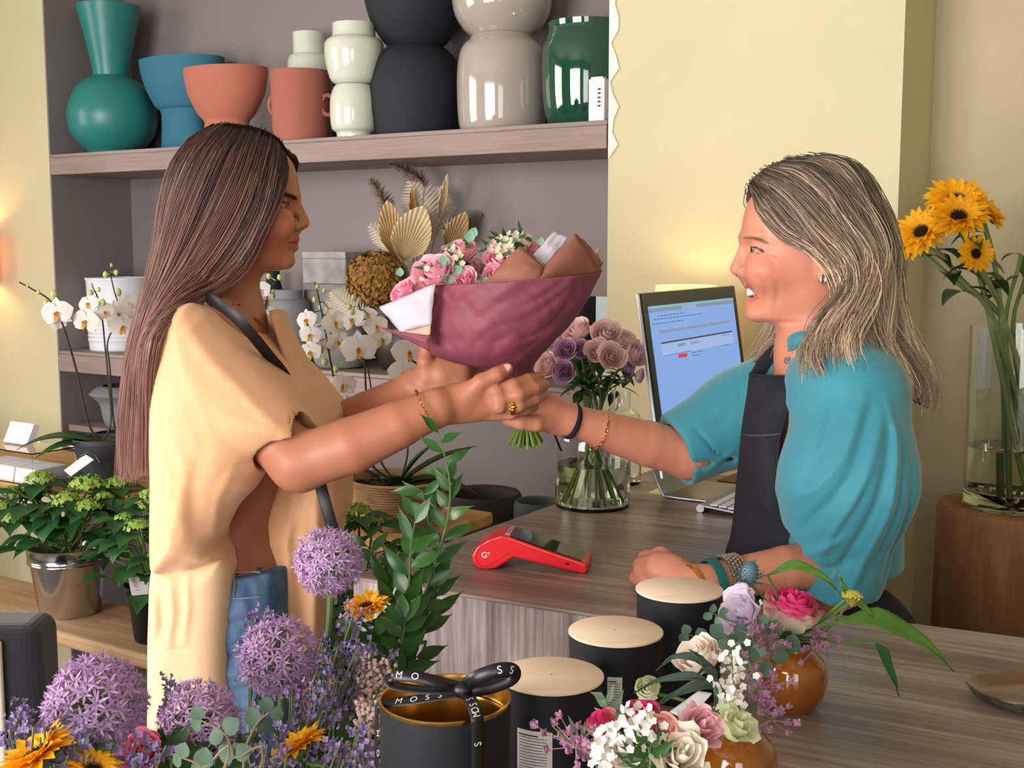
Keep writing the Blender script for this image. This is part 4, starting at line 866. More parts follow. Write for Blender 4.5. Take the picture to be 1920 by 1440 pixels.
orchid('white orchid with two arching stalks at the far left by the yellow wall', (190, 880), 3.10, .90, (mat('dark_grey_pot', '#3c4044', .7), .066, .05, .115),
 [([(165, 790, 0), (142, 690, 0), (118, 610, -.01), (95, 565, 0), (62, 543, 0), (36, 529, 0)], [(107, 587, -.03, 29, FW, .1), (101, 597, -.01, 25, (-.5, .6, .2), .8)], [(101, 552, 0, 9), (86, 568, 0, 7), (72, 548, 0, 5), (52, 536, 0, 4)], .0035),
  ([(208, 790, .02), (202, 700, .02), (196, 640, .02), (192, 600, .02), (184, 560, .02), (172, 535, .02)], [(166, 570, -.01, 20, (-.2, -1, .3), .2), (161, 603, -.02, 27, (-.2, -1, 0), -.2), (195, 585, 0, 20, (.5, -.7, 0), .4)], [(170, 549, 0, 7), (185, 543, 0, 5), (193, 567, 0, 7), (172, 534, 0, 4)], .0030)],
 [(42, 778, -.04, .2, .075, 1.0), (66, 826, -.10, .2, .06, .9), (235, 815, .02, .2, .06, .8), (240, 850, -.05, .2, .06, 1.0)])
orchid('white orchid with dark upright stalks before the white ribbed bucket', (222, 880), 3.28, .90, (M_black, .06, .05, .10),
 [([(212, 780, 0), (206, 690, 0), (202, 640, 0), (224, 590, 0), (214, 545, 0), (207, 513, 0), (209, 500, 0)], [(222, 588, -.02, 26, (.3, -1, 0), .3), (230, 612, -.03, 27, (.2, -1, -.3), -.2), (238, 572, 0, 22, (.5, -.8, .2), .6), (241, 600, 0, 22, (.8, -.5, 0), 0), (214, 605, 0, 18, (-.4, -1, -.2), .5)], [(198, 515, 0, 7), (218, 511, 0, 6), (222, 548, 0, 8), (209, 497, 0, 4)], .0028)],
 [(300, 840, -.02, .2, .06, .9)])
orchid('white orchid spray showing between the neck of the person in yellow and the ribbed vase', (500, 880), 2.75, .90, (M_black, .055, .045, .10),
 [([(495, 760, 0), (488, 680, 0), (492, 600, 0), (504, 550, 0), (520, 522, 0)], [(486, 545, -.02, 21, (.2, -1, .2), .2), (474, 572, 0, 18, (-.4, -1, 0), .4), (500, 562, .02, 16, (.7, -.6, -.3), .3), (507, 585, .01, 12, (.5, -.7, -.5), .3)], [(504, 518, 0, 6), (524, 520, 0, 6), (512, 547, 0, 5)], .0025)],
 [])
orchid('white orchid in a woven basket between the two people', (748, 985), 2.62, .90, (wood('woven_seagrass', '#8a6a4a', '#b89570', axis=0, scale=20, streak=3, rough=.85), .112, .085, .105),
 [([(650, 860, 0), (640, 790, 0), (622, 690, 0), (608, 610, 0), (598, 560, 0), (590, 528, 0)], [(575, 600, -.02, 21, (-.4, -1, .1), .2), (582, 628, -.03, 22, (-.2, -1, 0), -.1), (583, 660, -.03, 24, (-.5, -1, -.2), .2), (626, 604, 0, 25, (.6, -.8, 0), .3), (615, 578, .01, 17, (.3, -.9, .3), 0), (632, 640, .0, 22, (.6, -.7, -.3), .5), (603, 650, .0, 21, (.2, -1, -.2), .1)], [(595, 537, 0, 5), (590, 562, 0, 6), (608, 545, 0, 5), (609, 678, 0, 8), (630, 692, 0, 8)], .003),
  ([(690, 860, .01), (687, 760, .01), (684, 690, .01), (680, 640, .01), (676, 590, .01), (668, 545, .01)], [(673, 654, -.02, 34, (0, -1, .02), .1), (662, 600, 0, 24, (-.5, -.9, .3), .3), (705, 612, .01, 24, (.4, -.9, .2), .2), (715, 636, .02, 24, (.6, -.8, -.2), .3), (690, 590, .02, 17, (.1, -1, .4), 0)], [(663, 558, 0, 7), (660, 585, 0, 6), (673, 563, 0, 6), (655, 575, 0, 6)], .003),
  ([(712, 860, .0), (704, 790, 0), (696, 730, 0), (690, 690, .0)], [], [], .0028),
  ([(660, 860, -.03), (655, 790, -.03), (648, 750, -.03), (640, 712, -.03)], [(643, 722, -.05, 25, (0, -1, 0), 0), (636, 742, -.03, 17, (-.4, -.8, -.5), 0)], [], .0025),
  ([(764, 850, .03), (762, 760, .03), (762, 715, .03), (770, 650, .03)], [(768, 660, .01, 33, (.1, -1, 0), .1), (757, 700, 0, 30, (-.1, -1, .1), 0), (790, 635, .03, 22, (.6, -.8, .1), .2)], [], .0028)],
 [(860, 800, .0, .2, .055, .5), (890, 862, .02, .2, .05, 1.1), (835, 908, -.06, .2, .05, 1.2), (790, 815, .0, .2, .06, .4), (720, 872, -.08, .2, .05, .6)], 'woven_basket')
# ---- dark planters behind the table end
M_dpl = mat('charcoal_planter', '#35322f', .85, noise=.1, bump=.4, bscale=80); M_dpl2 = mat('slate_planter', '#4a5254', .85, noise=.1)
def planter(label, px, py, hw, Y, m, z0=0):
    P = at(px, py, Y); R = hw*Y/F; r = empty('round_planter', (P.x, P.y, z0), label, 'planter'); M = wmat(r); h = P.z-z0
    mb = MB(); mb.lathe([(.001, .001), (R*.7, .001), (R*.95, h*.6), (R, h-.05), (R*.985, h-.012), (R*.93, h), (R*.80, h-.004), (R*.78, h-.03), (R*.78, h-.1), (.001, h-.1)], 56, M); mb.build('body', m, r); return r
planter('large charcoal round planter behind the table end', 905, 922, 76, 3.00, M_dpl)
planter('slate grey round planter between the charcoal planter and the counter', 1008, 938, 46, 2.86, M_dpl2)
# black planter to the left in the niche with grey urn
P = atw(222, 830, .12); urn, _, _ = vessel('grey_urn', 'grey two-tone urn under the lower shelf behind the orchid pots', 222, .12, [(34, 850), (38, 830), (44, 780), (60, 752), (60, 745), (48, 728), (40, 722)], M_ribg, .90, cat='urn')
shb = empty('wall_shelf', W(-1.9, .14, .88), 'low shelf board inside the niche under the grey urn', 'shelf', rz=WROT)
mb = MB(); mb.box((-.2, -.13, 0), (.35, .18, .0195), wmat(shb)); mb.build('board', M_shelf, shb, smooth=False)
# ---- sunflowers on the stump
M_stump = wood('stump_bark_free', '#7a5432', '#a9824f', '#8d6540', axis=2, scale=2.2, streak=7, rough=.7, dist=8)
SC = at(1900, 952, 2.35); SC.z = 1.0; st = empty('wooden_stump', (SC.x, SC.y, 0), 'tall round wooden stump pedestal under the sunflower vase', 'pedestal'); Ms = wmat(st); mb = MB(); rs = 140*2.35/F
prf = [(.001, 0), (rs*.99, 0), (rs*1.0, .02), (rs*.98, .4), (rs, .7), (rs*.985, .985), (rs*.96, .9995), (.001, .9995)]
mb.lathe(prf, 64, Ms); so = mb.build('trunk', M_stump, st)
for v in so.data.vertices:
    a = math.atan2(v.co.y, v.co.x); f = 1+.015*math.sin(3*a+1)+.01*math.sin(7*a+v.co.z*3); v.co.x *= f; v.co.y *= f
sv = empty('glass_cylinder', SC+Vector((0, 0, .0005)), 'tall clear glass cylinder vase holding sunflowers on the stump', 'vase'); k = 2.35/F; rg = 92*k; zt = at(1897, 612, 2.35).z-1
glass_vessel(sv, [(rg-.004, 0), (rg, .006), (rg, zt*.3), (rg, zt*.6), (rg, zt)], .003, at(1897, 838, 2.35).z-1, 56)
sun = [((1793, 378), 62, -.01, (-.1, -.65, .8), 'sunflower facing up with dark centre, top of the sunflower bunch'), ((1797, 408), 58, -.06, (-.15, -.7, .8), 'sunflower in front of the topmost one'), ((1728, 436), 55, -.03, (-.6, -.6, .6), 'sunflower facing left, nearest the person in teal'), ((1848, 398), 48, .02, (.6, -.45, .7), 'sunflower on the right side of the bunch turned away'), ((1829, 476), 38, -.09, (.1, -1, .25), 'small sunflower hanging lowest with curled petals'), ((1705, 455), 42, .02, (-.8, -.5, .4), 'sunflower lowest at the left of the bunch')]
for i, ((px, py), r, dy, ax, lb) in enumerate(sun):
    P = at(px, py, 2.35+dy); a = -1+i*.7; b = SC+Vector((.05*math.cos(a*2)+.03, .05*math.sin(a*2), .012)); mid_ = at(1860+i*6, 620, 2.35)
    root = empty('sunflower', b, lb, 'sunflower', 'sunflowers in the tall glass vase'); put('flower_head', sunhead(), root, P, ax, r*k, i)
    e = P-Vector(ax).normalized()*r*k*.2; mb = MB(); mb.tube(cr([b, mid_, mid_.lerp(e, .6)+Vector((.01, 0, -.005)), e], 6), .0055, 8); mb.build('stem', mat('pale_sunflower_stem', '#7a8a52', .6, noise=.2), root)
    mb = MB(); rd = random.Random(i)
    for q in range(3):
        p = mid_.lerp(e, .45+.2*q); w = rd.uniform(0, 6.28); d = Vector((math.cos(w), math.sin(w)*.6, .3)); blade(mb, p, d, (0, 0, 1), .075, .045, (0, .5, 1, .9, .6, .3, 0), nu=4, bend=1.4, cup=.2)
    mb.build('leaves', G_leaf, root)
for i, (p0, p1, lb) in enumerate((((1885, 640), (1915, 478), 'leafy bare stem curving off the right edge by the sunflowers'), ((1900, 640), (1922, 520), 'second leafy stem at the right edge behind the first'))):
    b = SC+Vector((.04, -.03*i, .012)); root = empty('leafy_stem', b, lb, 'stem'); a_, c_ = at(*p0, 2.37), at(*p1, 2.38); mb = MB(); mb.tube(cr([b, a_, c_], 6), .004, 6); mb.build('stem', G_stem, root)
    mb = MB(); blade(mb, c_, (-.8, -.1, .5), (0, 0, 1), .05, .03, LANC, nu=4, bend=1.6); blade(mb, c_, (.3, -.1, -.6), (0, -1, 0), .07, .035, LANC, nu=4, bend=.6); mb.build('leaves', G_leaf, root)
# ---- orange wall lamp beyond the left frame edge
lp = atw(-62, 478, -.10); wl = empty('wall_lamp', lp, 'orange-shaded wall lamp glowing at the left frame edge', 'lamp', rz=WROT); Mw = wmat(wl)
mb = MB(); mb.lathe([(.075, -.09), (.075, .09), (.0735, .09), (.0735, -.09), (.075, -.09)], 40, Mw); mb.build('lamp_shade', mat('orange_shade', '#e2a274', .8, translucent=.4, emit='#e89560', estr=.25), wl)
mb = MB(); mb.box((-.012, .02, -.012), (.012, .099, .012), Mw); mb.build('bracket', M_iron, wl, smooth=False); mb = MB(); mb.ball(lp, .022, 12, 8); mb.build('bulb', mat('warm_bulb', '#ffffff', .5), wl)
point('lamp_glow', lp+Vector((0, 0, .035)), 1.6, (1, .72, .38), .02); point('lamp_glow', lp-Vector((0, 0, .035)), 1.6, (1, .72, .38), .02)
# ---- black armchair at lower left
M_blackf = mat('black_navy_fabric', '#14161f', .9, noise=.1, bump=.4, bscale=300, sheen=.3)
aC = at(-20, 1300, 2.15); ac = empty('armchair', (aC.x, aC.y, 0), 'black fabric armchair with a pale throw at the lower left corner', 'armchair'); Ma = wmat(ac)
def rbox(a, b, name, m, bev, par): mb = MB(); mb.box(a, b, Ma); o = mb.build(name, m, par, smooth=False); bevel(o, bev, 5); return o
ztp = at(0, 1158, 2.15).z
rbox((-.32, -.06, .35), (at(93, 1200, 2.15).x-aC.x, .06, ztp), 'backrest', M_blackf, .03, ac); rbox((-.32, -.5, .3), (.10, -.061, .56), 'seat', M_blackf, .03, ac); rbox((-.32, -.45, .05), (.06, 0, .299), 'base', M_blackf, .02, ac)
rbox((-.30, -.075, .45), (at(10, 1200, 2.1).x-aC.x, -.0605, at(0, 1195, 2.1).z), 'throw', mat('cream_fabric', '#cfc9bb', .9), .006, ac)
# ============================================================ smooth implicit bodies -> one continuous mesh
def V3(p): return np.array(tuple(p), float)
class Body:
    "list of rounded shapes blended together, turned into one mesh"
    def __init__(s): s.pr = []
    def add(s, fn, k=.01, op='u'): s.pr.append((fn, k, op)); return s
    def rc(s, a, b, ra, rb, k=.01, op='u', n=None, flat=1.0):
        a, b = V3(a), V3(b); ba = b-a; L2 = max(1e-9, ba@ba); nn = None if n is None else V3(n)/np.linalg.norm(V3(n))
        def fn(p):
            q = p-a; h = np.clip((q@ba)/L2, 0, 1); q = q-h[..., None]*ba
            if nn is not None: q = q+(q@nn)[..., None]*(1/flat-1)*nn
            return (np.sqrt((q*q).sum(-1))-(ra+(rb-ra)*h))*(flat if nn is not None else 1)
        return s.add(fn, k, op)
    def el(s, c, r, k=.01, op='u', R=None):
        c = V3(c); r = np.array(r, float); R = None if R is None else np.array(R.to_3x3())
        def fn(p):
            q = p-c
            if R is not None: q = q@R
            k0 = np.sqrt(((q/r)**2).sum(-1)); k1 = np.sqrt(((q/(r*r))**2).sum(-1)); return k0*(k0-1)/np.maximum(k1, 1e-6)
        return s.add(fn, k, op)
    def chain(s, P, R, k=.006, **kw):
        for i in range(len(P)-1): s.rc(P[i], P[i+1], R[i], R[i+1], k=k if i == 0 else .004, **kw)
        return s
    def mesh(s, lo, hi, h, disp=None):
        B = 12; lo = V3(lo); hi = V3(hi); nb = np.ceil((hi-lo)/(h*B)).astype(int)
        I = np.stack(np.meshgrid(*[np.arange(n) for n in nb], indexing='ij'), -1).reshape(-1, 3); C = lo+(I+.5)*B*h; Rb = .87*B*h
        def ev(P, cull):
            D = np.full(P.shape[:-1], 1e3)
            for (fn, k, op), m in zip(s.pr, cull):
                if m is None: d = fn(P); D0 = D
                else:
                    if not m.any(): continue
                    d = fn(P[m]); D0 = D[m]
                if op == 'u': hh = np.clip(.5+.5*(D0-d)/k, 0, 1); r = D0*(1-hh)+d*hh-k*hh*(1-hh); r = np.where(D0 > 500, d, r)
                else: hh = np.clip(.5-.5*(D0+d)/k, 0, 1); r = D0*(1-hh)+(-d)*hh+k*hh*(1-hh)
                if m is None: D = r
                else: D[m] = r
            return D
        Dc = ev(C, [None]*len(s.pr)); keep = np.abs(Dc) < Rb*1.6+.012; I = I[keep]; C = C[keep]
        cull = [np.abs(fn(C)) < Rb*1.7+k+.02 if op == 'u' else fn(C) < Rb*1.7+k+.02 for fn, k, op in s.pr]
        cull = [(fn(C) < Rb*1.7+k+.02) for fn, k, op in s.pr]
        g = np.arange(B+1); G = np.stack(np.meshgrid(g, g, g, indexing='ij'), -1)
        VV = []; KK = []; QQ = []; N = np.array(nb)*B+2; key = lambda c: ((c[..., 0]+1)*(N[1]+2)+(c[..., 1]+1))*(N[2]+2)+(c[..., 2]+1)
        for s0 in range(0, len(I), 400):
            Ib = I[s0:s0+400]; gi = Ib[:, None, None, None, :]*B+G; P = lo+gi*h; cl = [m[s0:s0+400] for m in cull]; D = ev(P, cl)
            if disp is not None: D = D+disp(P)
            ins = D < 0
            cnt = np.zeros((len(Ib), B, B, B)); acc = np.zeros((len(Ib), B, B, B, 3))
            for ax in range(3):
                for o1 in (0, 1):
                    for o2 in (0, 1):
                        st = [0, 0, 0]; oth = [q for q in range(3) if q != ax]; st[oth[0]] = o1; st[oth[1]] = o2; en = list(st); en[ax] = 1
                        a = D[:, st[0]:st[0]+B, st[1]:st[1]+B, st[2]:st[2]+B]; b = D[:, en[0]:en[0]+B, en[1]:en[1]+B, en[2]:en[2]+B]; cr_ = (a < 0) != (b < 0)
                        t = np.where(cr_, a/np.where(cr_, a-b, 1), 0); off = np.array(st, float); pt = np.zeros(a.shape+(3,))+off; pt[..., ax] += t; acc += pt*cr_[..., None]; cnt += cr_
            m = cnt > 0; w = np.argwhere(m); base = Ib[w[:, 0]]*B+w[:, 1:]; VV.append(lo+(base+acc[m]/cnt[m][:, None])*h); KK.append(key(base))
            for ax in range(3):
                sl1 = [slice(0, B)]*3; sl2 = [slice(0, B)]*3; sl2[ax] = slice(1, B+1); a = ins[(slice(None), *sl1)]; b = ins[(slice(None), *sl2)]
                w = np.argwhere(a != b); base = Ib[w[:, 0]]*B+w[:, 1:]; u = (ax+1) % 3; v = (ax+2) % 3; eu = np.eye(3, dtype=int)[u]; e_v = np.eye(3, dtype=int)[v]
                q = np.stack([key(base-eu-e_v), key(base-e_v), key(base), key(base-eu)], -1); fl = a[tuple(w.T)]; q = np.where(fl[:, None], q, q[:, ::-1]); QQ.append(q)
        Vt = np.concatenate(VV); K = np.concatenate(KK); Q = np.concatenate(QQ); od = np.argsort(K); Ks = K[od]; ix = np.searchsorted(Ks, Q); ix = np.clip(ix, 0, len(Ks)-1); ok = (Ks[ix] == Q).all(1); F_ = od[ix[ok]]
        return Vt, F_
def mesh_obj(name, V_, F_, m, parent, color=None, smooth_it=0):
    Pm = np.array(wmat(parent).inverted()) if parent is not None else np.eye(4)
    used = np.unique(F_); rm = np.full(len(V_), -1); rm[used] = np.arange(len(used)); V_ = V_[used]; F_ = rm[F_]
    for _ in range(smooth_it):
        E = np.concatenate([F_[:, [0, 1]], F_[:, [1, 2]], F_[:, [2, 3]], F_[:, [3, 0]]]); A = np.zeros_like(V_); c = np.zeros(len(V_))
        np.add.at(A, E[:, 0], V_[E[:, 1]]); np.add.at(A, E[:, 1], V_[E[:, 0]]); np.add.at(c, E[:, 0], 1); np.add.at(c, E[:, 1], 1); V_ = V_*.5+.5*A/np.maximum(c, 1)[:, None]
    L = V_@Pm[:3, :3].T+Pm[:3, 3]
    me = bpy.data.meshes.new(name); me.vertices.add(len(L)); me.vertices.foreach_set('co', L.ravel()); n = len(F_)
    me.loops.add(n*4); me.loops.foreach_set('vertex_index', F_.ravel().astype(np.int32)); me.polygons.add(n); me.polygons.foreach_set('loop_start', np.arange(n, dtype=np.int32)*4); me.update(calc_edges=True); me.validate()
    me.polygons.foreach_set('use_smooth', [True]*len(me.polygons)); me.materials.append(m)
    if color is not None:
        c = color(V_); ca = me.color_attributes.new('tint', 'FLOAT_COLOR', 'POINT'); ca.data.foreach_set('color', np.concatenate([c, np.ones((len(c), 1))], 1).ravel())
    o = bpy.data.objects.new(name, me); COL.objects.link(o)
    if parent is not None: o.parent = parent
    return o
def poly_sdf(pts, Yc, half, rnd=.03, grow=0.0, yref=None):
    "pillow: outline given in pixels at depth Yc, half its depth extent"
    yr = yref or Yc; W_ = np.array([[at(x, y, yr).x, at(x, y, yr).z] for x, y in pts]); A_ = W_; B_ = np.roll(W_, -1, 0)
    def fn(p):
        q = p[..., [0, 2]]; best = np.full(q.shape[:-1], 1e9); sgn = np.ones(q.shape[:-1])
        for a, b in zip(A_, B_):
            e = b-a; w = q-a; t = np.clip((w@e)/(e@e), 0, 1); d = w-t[..., None]*e; best = np.minimum(best, (d*d).sum(-1))
            c1 = q[..., 1] >= a[1]; c2 = q[..., 1] < b[1]; c3 = e[0]*w[..., 1] > e[1]*w[..., 0]; al = (c1 & c2 & c3) | (~c1 & ~c2 & ~c3); sgn = np.where(al, -sgn, sgn)
        d2 = np.sqrt(best)*sgn-grow; hf = half+grow
        dy = np.abs(p[..., 1]-Yc)-hf
        # pillow rounding: superellipse of the two distances
        r = rnd; u = np.maximum(d2+r, 0); v = np.maximum(dy+r, 0)
        return np.sqrt(u*u+v*v)+np.minimum(np.maximum(d2+r, dy+r), 0)-r
    return fn
def fold_disp(folds, Yref, side=None):
    "folds: (polyline px, width px, amplitude m); positive raises the cloth"
    L = []
    for pl, w, am in folds:
        pp = [V3(at(x, y, Yref))[[0, 2]] for x, y in pl]; L.append((pp, w*Yref/F, am))
    def fn(P):
        out = np.zeros(P.shape[:-1]); q = P[..., [0, 2]]
        for pp, w, am in L:
            lo = np.min(pp, 0)-3*w; hi = np.max(pp, 0)+3*w; m = ((q > lo) & (q < hi)).all(-1)
            if side is not None: m &= P[..., 1] < side
            if not m.any(): continue
            qq = q[m]; best = np.full(len(qq), 1e9); tt = np.zeros(len(qq)); n = len(pp)-1
            for i in range(n):
                a, b = pp[i], pp[i+1]; e = b-a; w_ = qq-a; t = np.clip((w_@e)/(e@e), 0, 1); d = w_-t[:, None]*e; d = (d*d).sum(-1); s = d < best; best = np.where(s, d, best); tt = np.where(s, (i+t)/n, tt)
            out[m] -= am*np.exp(-best/(w*w))*np.sin(np.pi*np.clip(.08+tt*.84, 0, 1))**.6
        return out
    return fn
def table_head(tab, Yc, sign, nF=2.3, nW=2.2):
    "head from its profile: rows (y px, front px, back px, half width px) at depth Yc; sign=+1 faces right"
    rows = sorted([(at(960, y, Yc).z, at(f, y, Yc).x, at(b, y, Yc).x, w*Yc/F) for y, f, b, w in tab]); A = np.array(rows)
    zs = A[:, 0]; zf = np.linspace(zs[0], zs[-1], 400)
    def sm(c):
        v = np.interp(zf, zs, c); k = np.hanning(21); k /= k.sum(); return np.convolve(np.pad(v, 10, mode='edge'), k, 'valid')
    f_, b_, w_ = sm(A[:, 1]), sm(A[:, 2]), sm(A[:, 3])
    def fn(P):
        z = np.clip(P[..., 2], zs[0], zs[-1]); f = np.interp(z, zf, f_); b = np.interp(z, zf, b_); w = np.interp(z, zf, w_); c = f*.45+b*.55
        u = P[..., 0]-c; U = np.where(u*sign > 0, np.abs(f-c), np.abs(b-c)); e = (np.abs(u)/U)**nF+(np.abs(P[..., 1]-Yc)/w)**nW
        r = np.sqrt(u*u+(P[..., 1]-Yc)**2); rho = r/np.maximum(e, 1e-9)**(1/nF); d = (r-np.where(r > 1e-5, rho, np.minimum(U, w)))*.8
        ov = np.maximum(P[..., 2]-zs[-1], zs[0]-P[..., 2]); return np.where(ov > 0, np.sqrt(np.maximum(d, 0)**2+ov*ov), d)
    return fn
# ---- hair
def resample(P, n):
    P = np.array(P); d = np.r_[0, np.cumsum(np.linalg.norm(np.diff(P, axis=0), axis=1))]; t = np.linspace(0, d[-1], n); return np.stack([np.interp(t, d, P[:, k]) for k in range(3)], 1)
def hair(name, guides, parent, m, n, cols, npt=24, r=.0007, jit=.004, wave=None, seed=1, shell=True, wrap=False, loose=.06, lenj=.06, clump=0, locks=92, con=.28):
    rd = np.random.default_rng(seed); G = []
    for g in guides: G.append(resample([tuple(v) for v in cr([V3(at(*p)) for p in g], 6)], npt))
    G = np.array(G); ng = len(G)
    def S_(a):
        x = np.clip(a, 0, 1)*(ng-1); i = min(int(x), ng-2); f = x-i; p0 = G[max(i-1, 0)]; p1 = G[i]; p2 = G[i+1]; p3 = G[min(i+2, ng-1)]
        return .5*((2*p1)+(p2-p0)*f+(2*p0-5*p1+4*p2-p3)*f*f+(3*p1-p0-3*p2+p3)*f**3)
    c0, c1, c2 = [np.array(lin(c)[:3]) for c in cols]; t = np.linspace(0, 1, npt); cen = G.mean(0)
    mb_v = []; mb_f = []; mb_c = []
    if shell:
        A = 60; base = np.array([S_(i/(A-1)) for i in range(A)])
        if wave: 
            for i in range(A): base[i] += wave(i/(A-1), t)
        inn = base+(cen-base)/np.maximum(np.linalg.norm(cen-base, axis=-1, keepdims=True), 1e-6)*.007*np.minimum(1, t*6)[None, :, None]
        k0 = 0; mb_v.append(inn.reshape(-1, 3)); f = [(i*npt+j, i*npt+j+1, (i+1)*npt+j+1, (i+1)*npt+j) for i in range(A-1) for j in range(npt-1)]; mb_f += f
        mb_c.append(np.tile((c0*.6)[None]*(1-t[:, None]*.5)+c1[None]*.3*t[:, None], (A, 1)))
        off = A*npt
    else: off = 0
    for s in range(n):
        a = (s+rd.random())/n; P = S_(a).copy(); ac = (int(a*locks)+.5)/locks
        if clump: cw = (clump*np.clip(t*1.5-.1, 0, 1)*rd.uniform(.5, 1.3))[:, None]; P = P*(1-cw)+S_(ac)*cw
        if wave: P += wave(a, t)
        cl = rd.normal(0, 1, 3)*jit; ph = rd.random()*6.28; P += cl[None]*np.minimum(1, t*5+.1)[:, None]
        if rd.random() < loose: P += rd.normal(0, 1, 3)[None]*jit*2.2*(t**1.2)[:, None]+np.sin(t*5+ph)[:, None]*rd.normal(0, 1, 3)*.003
        e = 1-lenj*rd.random()
        if e < 1: P = resample(P[:max(3, int(npt*e)+1)], npt)
        T = np.gradient(P, axis=0); T /= np.linalg.norm(T, axis=1, keepdims=True)+1e-9; X = np.cross(T, np.array([.3, 1, .2])); X /= np.linalg.norm(X, axis=1, keepdims=True)+1e-9; Y = np.cross(T, X)
        rr = r*rd.uniform(.6, 1.5)*(1-.7*t**4); ring = np.stack([P+(X*math.cos(q)+Y*math.sin(q))*rr[:, None] for q in (0, 2.094, 4.189)], 1)
        mb_v.append(ring.reshape(-1, 3)); b = np.arange(npt-1)[:, None]*3+off
        mb_f += [(int(x+j), int(x+(j+1) % 3), int(x+3+(j+1) % 3), int(x+3+j)) for x in b[:, 0] for j in range(3)]
        v = rd.uniform(.8, 1.15)*(1+con*math.sin(int(a*locks)*7.13)); mix = np.clip(t*1.6+rd.normal(0, .12), 0, 1)[:, None]; c = (c0*(1-mix)+c1*mix)*v
        if rd.random() < .18+.3*(math.sin(int(a*locks)*3.7) > .3): c = c*(1-.75*mix)+c2*v*.75*mix
        mb_c.append(np.repeat(c, 3, 0)); off += npt*3
    Vt = np.concatenate(mb_v); F_ = np.array(mb_f); return mesh_obj(name, Vt, F_, m, parent, color=lambda _: np.concatenate(mb_c)[:len(_)])
# ============================================================ the two women
def skinmat(name): return mat(name, '#ffffff', .46, vcol='tint', sss=.12, bump=.12, bscale=700, spec=.45, bdist=.0006)
M_skin = skinmat('skin'); M_hair1 = mat('brown_hair', '#ffffff', .42, vcol='tint', spec=.5); M_hair2 = mat('blonde_hair', '#ffffff', .42, vcol='tint', spec=.5)
M_knit = mat('butter_yellow_knit', '#efba8c', .85, noise=.05, scale=40, bump=.35, bscale=900, sheen=.3, bdist=.0008); M_knit2 = mat('butter_yellow_rib', '#f1caa0', .85, noise=.05, bump=.35, bscale=900, sheen=.3, bdist=.0008)
M_denim = mat('blue_denim', '#3a5d88', .85, col2='#7596bb', scale=34, bump=.5, bscale=600, stretch=(1, 1, .35), bdist=.001)
M_teal_s = mat('teal_silk', '#38899a', .58, noise=.05, scale=6, sheen=.3, spec=.3); M_apron = mat('black_denim_apron', '#1c1e26', .85, noise=.2, scale=60, bump=.4, bscale=500, bdist=.0008)
M_gold2 = mat('gold_jewellery', '#d9a04a', .25, metal=1); M_eyew = mat('eye', '#ffffff', .12, vcol='tint'); M_tooth = mat('teeth', '#efe6dc', .25); M_nail = mat('nude_nail_polish', '#e9a9a4', .2, coat=.5)
def side(p, w, Yc): return Vector((p.x, Yc+w, p.z))
def lid(B, c, fwd, r, oh, up=0):
    "eyelid shell: sphere minus a lens-shaped opening"
    c = V3(c); o = c+np.array([fwd*r*.95, 0, up]); R_ = np.array([r*.9, r*.98, oh])
    def fn(p):
        q = p-c; d = np.sqrt((q*q).sum(-1))-r; q2 = (p-o)/R_; k0 = np.sqrt((q2*q2).sum(-1)); d2 = (k0-1)*oh; return np.maximum(d, -d2)
    B.add(fn, .0025)
def eye(c, fwd, r, parent, look=(1, 0, 0), col='#3a2416'):
    mb = MB(); mb.ball(c, r, 40, 28); o = mb.build('eye', M_eyew, parent); L = Vector(look).normalized()
    Pm = wmat(parent); me = o.data; ca = me.color_attributes.new('tint', 'FLOAT_COLOR', 'POINT'); cc = []
    for v in me.vertices:
        d = (Pm @ v.co-Vector(c)).normalized(); a = math.degrees(math.acos(max(-1, min(1, d.dot(L))))); cc += (.01, .01, .01, 1) if a < 11 else ((*lin(col)[:3], 1) if a < 27 else (.22, .19, .18, 1))
    ca.data.foreach_set('color', cc); return o
def dist_seg(P, pts):
    best = np.full(len(P), 1e9)
    for a, b in zip(pts[:-1], pts[1:]):
        a, b = V3(a), V3(b); e = b-a; t = np.clip(((P-a)@e)/max(e@e, 1e-9), 0, 1); best = np.minimum(best, np.linalg.norm(P-a-t[:, None]*e, axis=1))
    return best
def dist2(P, pts):
    best = np.full(len(P), 1e9); q = P[:, [0, 2]]
    for a, b in zip(pts[:-1], pts[1:]):
        a, b = V3(a)[[0, 2]], V3(b)[[0, 2]]; e = b-a; t = np.clip(((q-a)@e)/max(e@e, 1e-9), 0, 1); best = np.minimum(best, np.linalg.norm(q-a-t[:, None]*e, axis=1))
    return best
def skincolor2(base, Yc, feats, extra=()):
    "feats: (pixel polyline, radius px, colour, |w| min, |w| max, softness) seen from the side; extra: blush spots in 3D"
    base = np.array(lin(base)[:3])
    def fn(P):
        n = np.sin(P[:, 0]*55+np.sin(P[:, 2]*43)*1.3)*np.sin(P[:, 2]*61+P[:, 1]*40); C = base[None]*(1+.05*n[:, None]*np.array([.6, 1, 1]))
        for pts, r, col, sf in extra:
            d = dist_seg(P, [pts[0]]*2 if len(pts) == 1 else pts); w = np.clip((r-d)/(r*sf), 0, 1)[:, None]*.6; C = C*(1-w)+np.array(lin(col)[:3])*w
        near = np.abs(P[:, 1]-Yc) < .085
        for pl, r, col, w0_, w1_, sf in feats:
            pts = [at(x, y, Yc) for x, y in pl]; k = Yc/F; d = dist2(P, pts)/k; aw = np.abs(P[:, 1]-Yc); m = np.clip((r-d)/(r*sf), 0, 1)*np.clip((aw-w0_)/.003+1, 0, 1)*np.clip((w1_-aw)/.003+1, 0, 1)*near; C = C*(1-m[:, None])+np.array(lin(col)[:3])*m[:, None]
        return C
    return fn
